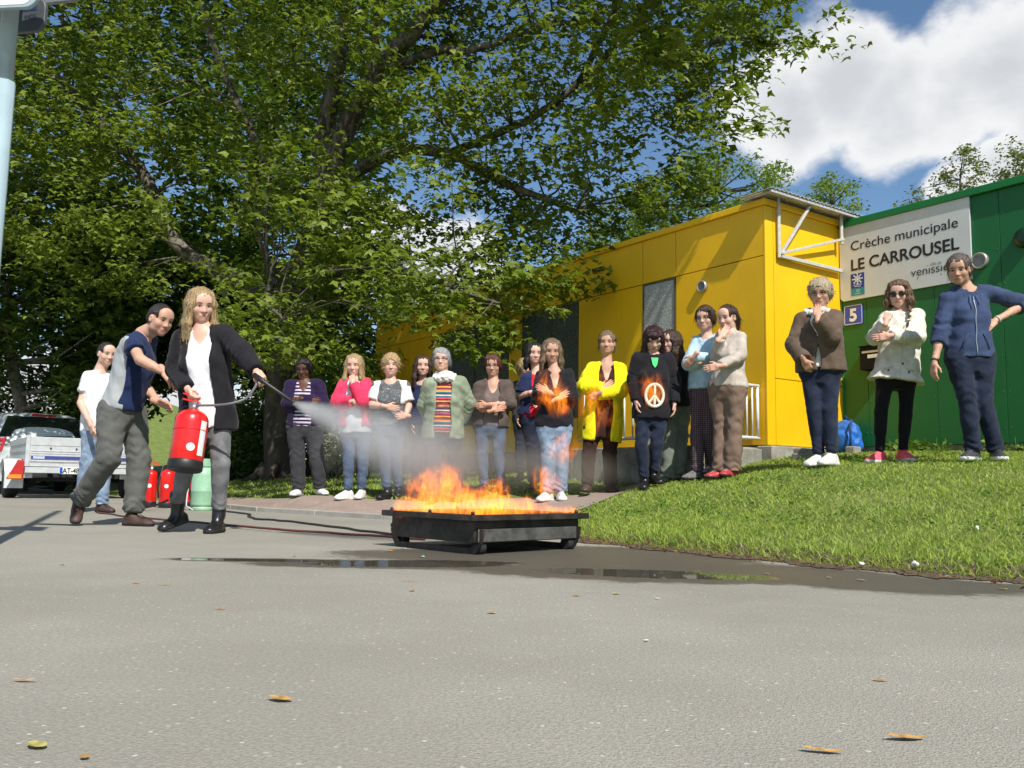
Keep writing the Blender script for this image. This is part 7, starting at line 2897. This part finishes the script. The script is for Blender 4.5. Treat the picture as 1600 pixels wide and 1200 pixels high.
def scatter(n, x0, x1, y0, y1, dens=None):
    x = rg.uniform(x0, x1, n); y = rg.uniform(y0, y1, n)
    d = edge_dist(x, y)
    m = d > .04 + .07 * np.sin(x * 9 + y * 5) + .05 * rg.random(n)
    m &= ~((x < .35) & (y > 7.6) & (y < 10.4) & (d < .35))
    # keep off the paving and the building footprints
    A_ = np.array(PATH_A); B_ = np.array(PATH_B)
    poly = [tuple(q) for q in A_] + [tuple(q) for q in B_[::-1]]
    m &= ~in_poly(x, y, poly)
    rel = np.stack([x - C0.x, y - C0.y], 1)
    a = rel @ np.array((NL.x, NL.y)); b = rel @ np.array((WD.x, WD.y))
    m &= ~((a < .02) & (b > .0))
    m &= ~((a < .88) & (a > 0) & (b > .05) & (b < 3.2))
    rel = np.stack([x - G0.x, y - G0.y], 1)
    m &= ~((rel @ np.array((NL.x, NL.y)) < .02))
    # only what the view could show from hereabouts
    m &= (np.abs(x) < .72 * y + 1.2)
    return x[m], y[m]


BV, BF, off = [], [], 0


def blades(x, y, h, w, lean):
    global off
    n = len(x)
    z = lawn_z(x, y)
    P = np.stack([x, y, z - .006], 1)
    az = rg.uniform(0, 6.283, n)
    hh = h * rg.uniform(.5, 1.35, n)
    s = np.stack([np.cos(az), np.sin(az), np.zeros(n)], 1) * (w * rg.uniform(.7, 1.3, n))[:, None]
    la = rg.uniform(0, 6.283, n)
    ln = np.stack([np.cos(la), np.sin(la), np.zeros(n)], 1) * (hh * rg.uniform(.1, lean, n))[:, None]
    up = np.array((0, 0, 1.0))
    V = np.stack([P - s, P + s, P + ln * .45 + up * (hh * .6)[:, None] + s * .7, P + ln * .45 + up * (hh * .6)[:, None] - s * .7, P + ln * 1.3 + up * (hh * .95)[:, None]], 1)
    F = np.array([(0, 1, 2), (0, 2, 3), (3, 2, 4)])[None] + (np.arange(n) * 5)[:, None, None] + off
    BV.append(V.reshape(-1, 3)); BF.append(F.reshape(-1, 3))
    off += n * 5


x, y = scatter(54000, .4, 4.6, 2.9, 6.2)
blades(x, y, .033, .0030, 1.2)
x, y = scatter(48000, .3, 6.5, 6.2, 9.4)
blades(x, y, .030, .0042, 1.1)
x, y = scatter(18000, -6, 2.5, 9.4, 17)
blades(x, y, .04, .008, .9)
# longer fringe along the tarmac
e = np.array(EDGE)
u = rg.uniform(1.5, 8.0, 9500)
ex = np.interp(u, np.arange(len(e)), e[:, 0]); ey = np.interp(u, np.arange(len(e)), e[:, 1])
_j = np.abs(rg.normal(.0, .11, len(u))) - .035 - .03 * np.sin(u * 23)
ex += _j * .75 + rg.normal(0, .02, len(u)); ey += _j * .66
m = edge_dist(ex, ey) > -.03
blades(ex[m], ey[m], .062, .0032, 1.4)
g_ = link('grass', raw_mesh('grass', np.concatenate(BV), np.concatenate(BF), smooth=False), grass_mat())
tag(g_, 'short mown grass on the sloping lawn', 'grass', kind='stuff')
# dead leaf crumbs and grit along the soil edge
u = rg.uniform(1.6, 6.6, 900)
cx_ = np.interp(u, np.arange(len(e)), e[:, 0]) + rg.normal(-.02, .07, 900)
cy_ = np.interp(u, np.arange(len(e)), e[:, 1]) + rg.normal(-.02, .07, 900)
P = np.stack([cx_, cy_, np.maximum(lawn_z(cx_, cy_), 0) + .012], 1)
V, F = leaves(P, .022, .5, rg, (LEAF1, LEAF1_T))
tag(link('leaf_crumbs', raw_mesh('leaf_crumbs', V, F, smooth=False), leaf_mat('dead_leaf_crumb', (.20, .115, .05), (.15, .08, .03))), 'brown leaf crumbs along the soil edge of the lawn', 'leaf litter', kind='stuff')
# clover and daisy-leaf rosettes among the grass
x, y = scatter(1300, .5, 5.5, 3.2, 8.6)
k = np.sin(x * 2.1 + 1) * np.sin(y * 1.7) + .6 * np.sin(x * 5 + y * 3) > .1
x, y = x[k], y[k]
P = np.repeat(np.stack([x, y, lawn_z(x, y) + .035], 1), 9, 0)
P += rg.normal(0, 1, P.shape) * np.array((.035, .035, .010))
V, F = leaves(P, .026, .5, rg, (LEAF1, LEAF1_T))
tag(link('clover', raw_mesh('clover', V, F, smooth=False), leaf_mat('clover_leaf', (.075, .19, .03), (.14, .32, .03))), 'broad-leaved weeds and clover scattered through the lawn', 'weeds', kind='stuff')
# taller weeds along the foot of the green wall
wd = []
for px_ in (1388, 1402, 1418, 1432, 1444, 1462, 1476, 1548, 1585):
    q = hit(px_, 694, G0 + NL * .10, NL)
    wd.append((q.x, q.y))
for i, (wx_, wy_) in enumerate(wd):
    P = np.tile(np.array((wx_, wy_, ground_z(wx_, wy_) + .05)), (16, 1)) + rg.normal(0, 1, (16, 3)) * np.array((.06, .03, .035))
    V, F = leaves(P, .10, .7, rg, (LEAF1, LEAF1_T))
    o = empty('weed', (wx_, wy_, ground_z(wx_, wy_)))
    tag(o, 'leafy weed at the foot of the green wall, %s from the left' % ('first', 'second', 'third', 'fourth', 'fifth', 'sixth', 'seventh', 'eighth', 'ninth')[i], 'weed', 'weeds along the green wall')
    link('leaf_tuft', raw_mesh('leaf_tuft', V - np.array(o.location), F, smooth=False), MATS.get('weedleaf') or MATS.setdefault('weedleaf', leaf_mat('weed_leaf', (.10, .19, .03), (.2, .34, .04))), o)
    MB().tube([(0, 0, -.02), (.01, 0, .08), (.015, .01, .15)], [.004, .003, .002], 5).build('stalk', MATS['weedleaf'], o)

# ---------------------------------------------------------------- litter: fallen leaves, twigs, scraps on the tarmac
def curled_leaf(w, l, seed):
    r = random.Random(seed)
    V, F = [], []
    n = 7
    for i in range(n):
        t = i / (n - 1)
        hw = w * math.sin(math.pi * min(1, t * .93 + .05)) ** .8 * r.uniform(.8, 1.15)
        z = .002 + .010 * l / .09 * (t - .35) ** 2 * 2 + r.uniform(0, .0015)
        for s in (-1, 0, 1):
            V.append((s * hw, (t - .5) * l, z + (abs(s) * hw * .25)))
    for i in range(n - 1):
        for s in (0, 1):
            a = i * 3 + s
            F.append((a, a + 1, a + 4, a + 3))
    return V, F


LEAFM = solid('dry_leaf', (.42, .23, .06), .7, var=.35, scale=40)
LEAFG = solid('yellowing_leaf', (.36, .32, .09), .7, var=.3, scale=40)
TWIG = solid('dry_twig', (.40, .24, .10), .8, var=.3, scale=40)
SCRAP = solid('paper_scrap', (.75, .74, .70), .7)
LIT = [(438, 1096, .075, .020, LEAFM, 'curled ochre leaf on the tarmac near the middle front', 75), (57, 1169, .060, .020, LEAFG, 'greenish dry leaf on the tarmac at the bottom left corner', 60), (1415, 1157, .11, .016, LEAFM, 'long tan dry leaf nearest the bottom right', 95),
       (1284, 1177, .10, .013, LEAFM, 'thin ochre leaf at the very bottom right', 80), (37, 1066, .08, .009, TWIG, 'thin tan twig lying at the left front', 88), (1376, 1065, .05, .010, LEAFM, 'small brown leaf on the tarmac right of centre', 85), (132, 1187, .025, .012, LEAFM, 'tiny brown leaf scrap by the bottom edge', 30),
       (768, 959, .05, .018, LEAFM, 'small orange leaf in the middle of the tarmac', 60), (644, 924, .05, .015, LEAFM, 'brown leaf on the tarmac below the puddle', 40), (640, 909, .14, .006, TWIG, 'straw lying just in front of the puddle', 85), (344, 953, .07, .008, TWIG, 'short twig on the tarmac left of centre', 88),
       (257, 915, .10, .007, TWIG, 'straw on the tarmac before the blonde woman', 88), (212, 912, .06, .012, LEAFM, 'flat brown leaf on the tarmac before the leaning man', 70), (97, 883, .06, .016, LEAFG, 'dull leaf on the tarmac at left', 60), (610, 862, .05, .022, solid('orange_peel', (.8, .36, .03), .5), 'orange scrap floating in the puddle', 80),
       (660, 871, .04, .02, solid('mint_scrap', (.45, .68, .62), .5), 'pale mint scrap in the puddle by the tray', 70), (632, 858, .03, .02, SCRAP, 'tiny white scrap in the puddle', 50), (900, 932, .05, .014, LEAFM, 'reddish leaf on the tarmac below the tray', 80), (963, 929, .05, .018, LEAFG, 'yellow green leaf right of the tray on the tarmac', 50),
       (1010, 1003, .022, .012, SCRAP, 'white paper scrap on the tarmac at centre right', 88), (1027, 937, .03, .010, SCRAP, 'white stub on the tarmac near the wet patch', 88), (1345, 908, .06, .02, LEAFG, 'green leaf on the wet tarmac by the lawn', 60), (1568, 922, .07, .016, LEAFG, 'pale leaf beside the lawn edge at right', 85),
       (1198, 898, .04, .02, LEAFM, 'brown leaf in the wet patch', 50), (1295, 904, .035, .02, LEAFG, 'small yellow leaf in the wet patch', 40), (1090, 894, .04, .014, LEAFM, 'dark leaf in the wet patch right of the tray', 70), (460, 870, .04, .016, LEAFM, 'little brown leaf left of the puddle', 60)]
for i, (px_, py_, l, w, mt, lab, az) in enumerate(LIT):
    q = on_z(px_, py_, 0.0)
    V, F = curled_leaf(w * .6, l * .6, i)
    o = MB().add(V, F, True).build('twig' if mt is TWIG else ('scrap' if mt is SCRAP or 'scrap' in lab else 'fallen_leaf'), mt, None)
    o.location = (q.x, q.y, .001)
    o.rotation_euler.z = R(az)
    tag(o, lab, 'twig' if mt is TWIG else ('litter' if 'scrap' in lab or 'stub' in lab else 'leaf'))
for px_, py_, lab, c in ((1432, 882, 'crumpled white paper at the lawn edge', SCRAP), (1347, 889, 'white paper crumb on the soil edge', SCRAP), (1527, 826, 'white scrap lying in the grass at right', SCRAP)):
    yy = {1432: 4.25, 1347: 4.35, 1527: 4.75}[px_]
    q = at(px_, py_, yy)
    F_ = Field(.005)
    rq = random.Random(px_)
    r0 = .016 if px_ == 1432 else .010
    c0 = np.array((q.x, q.y, ground_z(q.x, q.y) + .02 + r0))
    for k in range(5):
        F_.ell(c0 + np.array([rq.uniform(-1, 1) for _ in range(3)]) * r0 * .6, (r0 * .8, r0 * .6, r0 * .7), None, .003)
    F_.wrinkle(.003, .02, px_)
    V, Q = F_.solve()
    o = link('scrap', raw_mesh('scrap', V - c0, Q), c)
    o.location = c0
    tag(o, lab, 'litter')

# ---------------------------------------------------------------- flames, smoke, extinguishing mist
def flame_mat(name, strength, scale, thr, seed, sharp, taper=0.0):
    """burning gas: a glowing volume broken into licks by warped noise"""
    m = bpy.data.materials.new(name)
    m.use_nodes = True
    t = m.node_tree
    t.nodes.clear()
    out = t.nodes.new('ShaderNodeOutputMaterial')
    tc = t.nodes.new('ShaderNodeTexCoord')
    # distance from the middle of the hull, 1 at its skin
    ln = t.nodes.new('ShaderNodeVectorMath'); ln.operation = 'LENGTH'
    t.links.new(tc.outputs['Object'], ln.inputs[0])
    fall = smooth_n(t, ln.outputs['Value'], 1.0, .25)
    geo = t.nodes.new('ShaderNodeNewGeometry')
    mp = t.nodes.new('ShaderNodeMapping')
    mp.inputs['Scale'].default_value = (1, 1, .42)
    mp.inputs['Location'].default_value = (seed * 1.7, seed * .9, seed * 2.3)
    mp.inputs['Rotation'].default_value = (0, R(18), R(20))
    t.links.new(geo.outputs['Position'], mp.inputs['Vector'])
    w = t.nodes.new('ShaderNodeTexNoise')
    w.inputs['Scale'].default_value = scale * .55
    w.inputs['Detail'].default_value = 2
    t.links.new(mp.outputs['Vector'], w.inputs['Vector'])
    wv = t.nodes.new('ShaderNodeVectorMath'); wv.operation = 'MULTIPLY_ADD'
    t.links.new(w.outputs['Color'], wv.inputs[0])
    wv.inputs[1].default_value = (.13, .13, .16)
    t.links.new(mp.outputs['Vector'], wv.inputs[2])
    n = t.nodes.new('ShaderNodeTexNoise')
    n.inputs['Scale'].default_value = scale
    n.inputs['Detail'].default_value = 5
    n.inputs['Roughness'].default_value = .6
    t.links.new(wv.outputs[0], n.inputs['Vector'])
    ridge = math_n(t, 'SUBTRACT', 1.0, math_n(t, 'MULTIPLY', math_n(t, 'ABSOLUTE', math_n(t, 'SUBTRACT', n.outputs['Fac'], .5)), sharp), clamp=True)
    cl = t.nodes.new('ShaderNodeTexNoise')
    cl.inputs['Scale'].default_value = scale * .42
    cl.inputs['Detail'].default_value = 2
    t.links.new(wv.outputs[0], cl.inputs['Vector'])
    cv = math_n(t, 'ADD', cl.outputs['Fac'], math_n(t, 'MULTIPLY', fall, .22))
    if taper:
        gz_ = t.nodes.new('ShaderNodeSeparateXYZ')
        t.links.new(geo.outputs['Position'], gz_.inputs[0])
        cv = math_n(t, 'SUBTRACT', cv, math_n(t, 'MULTIPLY', math_n(t, 'SUBTRACT', gz_.outputs[2], .24), taper))
    clump = smooth_n(t, cv, thr, thr + .14)
    dens = math_n(t, 'MULTIPLY', math_n(t, 'MULTIPLY', math_n(t, 'POWER', ridge, 2.2), clump), smooth_n(t, fall, .0, .35))
    cr = t.nodes.new('ShaderNodeValToRGB')
    e = cr.color_ramp.elements
    e[0].position = 0; e[0].color = (.85, .10, .002, 1)
    e[1].position = 1; e[1].color = (1.0, .34, .03, 1)
    q = e.new(.5); q.color = (1.0, .24, .012, 1)
    t.links.new(dens, cr.inputs[0])
    em = t.nodes.new('ShaderNodeEmission')
    t.links.new(cr.outputs[0], em.inputs['Color'])
    t.links.new(math_n(t, 'MULTIPLY', dens, strength), em.inputs['Strength'])
    ab = t.nodes.new('ShaderNodeVolumeAbsorption')
    ab.inputs['Color'].default_value = (.45, .28, .16, 1)
    t.links.new(math_n(t, 'MULTIPLY', dens, 3.0), ab.inputs['Density'])
    ad = t.nodes.new('ShaderNodeAddShader')
    t.links.new(em.outputs[0], ad.inputs[0]); t.links.new(ab.outputs[0], ad.inputs[1])
    t.links.new(ad.outputs[0], out.inputs['Volume'])
    m.cycles.volume_step_rate = .22
    return m


def hull(name, c, r, mat, parent=None, rot=(0, 0, 0)):
    bm = bmesh.new()
    bmesh.ops.create_icosphere(bm, subdivisions=3, radius=1.0)
    me = bpy.data.meshes.new(name)
    bm.to_mesh(me); bm.free()
    o = link(name, me, mat, parent)
    o.location = c
    o.scale = r
    o.rotation_euler = rot
    return o


fire = empty('fire', tuple(MT @ Vector((TW / 2, TD / 2, RIM - .04))))
tag(fire, 'orange flames licking up from the sooty fire tray', 'fire')
FL = fire.location


def fl(px, py, Y, r, mat, rot=(0, 0, 0)):
    return hull('flame', at(px, py, Y) - FL, r, mat, fire, rot)


A = flame_mat('flame_dense', 15.0, 17.0, .47, 1, 9.0, .60)
B = flame_mat('flame_licks', 20.0, 17.0, .58, 3, 10.5, .6)
Cm = flame_mat('flame_wisps', 15.0, 13.0, .63, 5, 12.0)
fl(692, 772, 5.25, (.27, .22, .24), A, (0, R(12), 0))
fl(650, 793, 5.28, (.17, .16, .10), A)
fl(748, 790, 5.30, (.24, .20, .14), A)
fl(800, 792, 5.40, (.32, .24, .12), B)
fl(868, 800, 5.42, (.20, .16, .06), B)
fl(772, 765, 5.35, (.22, .16, .17), B)
fl(632, 808, 5.30, (.075, .07, .12), A)
fl(850, 755, 5.5, (.20, .15, .13), Cm, (0, R(20), 0))
fl(850, 615, 5.5, (.32, .18, .20), Cm, (0, R(25), 0))
fl(940, 645, 5.55, (.26, .17, .32), Cm, (0, R(10), 0))
fl(1000, 612, 5.6, (.28, .18, .19), Cm)
fl(885, 695, 5.5, (.15, .12, .18), Cm, (0, R(30), 0))


def mist_mat(name, dens, col, axis_fade=None, nscale=3.0, thr=(.30, .75)):
    m = bpy.data.materials.new(name)
    m.use_nodes = True
    t = m.node_tree
    t.nodes.clear()
    out = t.nodes.new('ShaderNodeOutputMaterial')
    tc = t.nodes.new('ShaderNodeTexCoord')
    geo = t.nodes.new('ShaderNodeNewGeometry')
    n = noise(t, geo.outputs['Position'], nscale, 4, .6, .4)
    s = t.nodes.new('ShaderNodeSeparateXYZ')
    t.links.new(tc.outputs['Object'], s.inputs[0])
    if axis_fade:          # cone along z: 0 at the nozzle, 1 where it ends
        u = s.outputs[2]
        rad = math_n(t, 'SQRT', math_n(t, 'ADD', math_n(t, 'POWER', s.outputs[0], 2), math_n(t, 'POWER', s.outputs[1], 2)))
        lim = math_n(t, 'ADD', math_n(t, 'MULTIPLY', u, axis_fade[0]), axis_fade[1])
        q = math_n(t, 'DIVIDE', rad, lim)
        core = smooth_n(t, q, 1.0, .0)
        thin = math_n(t, 'DIVIDE', 1.0, math_n(t, 'ADD', math_n(t, 'MULTIPLY', math_n(t, 'POWER', u, 1.5), axis_fade[2]), .05))
        f = math_n(t, 'MULTIPLY', math_n(t, 'MULTIPLY', core, thin), smooth_n(t, u, axis_fade[3], axis_fade[3] * .35))
        f = math_n(t, 'MULTIPLY', f, smooth_n(t, n, .2, .7, .35, 1.2))
    else:
        ln = t.nodes.new('ShaderNodeVectorMath'); ln.operation = 'LENGTH'
        t.links.new(tc.outputs['Object'], ln.inputs[0])
        f = math_n(t, 'MULTIPLY', smooth_n(t, ln.outputs['Value'], 1.0, .1), smooth_n(t, n, *thr))
    vol = t.nodes.new('ShaderNodeVolumePrincipled')
    vol.inputs['Color'].default_value = (*col, 1)
    vol.inputs['Anisotropy'].default_value = .1
    t.links.new(math_n(t, 'MULTIPLY', f, dens), vol.inputs['Density'])
    t.links.new(vol.outputs[0], out.inputs['Volume'])
    m.cycles.volume_step_rate = .6
    return m


# jet of extinguishing mist: a cone from the nozzle down to the flames
noz = LN1.lerp(LN0, -.06)
tgt = at(715, 735, 5.45)
ax = (tgt - noz)
LJ = ax.length
z = ax.normalized()
x = z.orthogonal().normalized()
Mj = frame(noz, x, z.cross(x), z)
k0, k1 = .022, .35
bm = bmesh.new()
bmesh.ops.create_icosphere(bm, subdivisions=3, radius=1.0)
jm = bpy.data.meshes.new('mist_jet')
bm.to_mesh(jm); bm.free()
rj = k0 + k1 * LJ * 1.25
jm.transform(Matrix.Translation((0, 0, LJ * .66)) @ Matrix.Diagonal((rj, rj, LJ * .69, 1)))
jet = link('mist_jet', jm, mist_mat('mist', 2.7, (.93, .94, .95), (k1, k0, .9, LJ * 1.3), 5.0))
jet.matrix_world = Mj
tag(jet, 'white cone of mist sprayed from the black lance towards the fire', 'mist')
jet['kind'] = 'stuff'
sm = empty('smoke', FL + Vector((0, .2, .3)))
tag(sm, 'thin grey smoke drifting in front of the watchers\' legs', 'smoke')
sm['kind'] = 'stuff'
S1 = mist_mat('thin_smoke', 1.9, (.62, .56, .48), None, 2.6, (.28, .72))
S2 = mist_mat('drifting_mist', .9, (.85, .85, .84), None, 3.2, (.25, .7))
for px_, py_, Y_, r_ in ((560, 690, 5.75, (.40, .30, .28)), (640, 715, 5.7, (.45, .32, .22))):
    hull('mist_puff', at(px_, py_, Y_) - sm.location, r_, S2, sm)
for px_, py_, Y_, r_ in ((690, 705, 5.9, (.62, .40, .26)), (780, 720, 6.0, (.60, .40, .26)), (885, 735, 6.1, (.5, .35, .2))):
    hull('smoke_puff', at(px_, py_, Y_) - sm.location, r_, S1, sm)
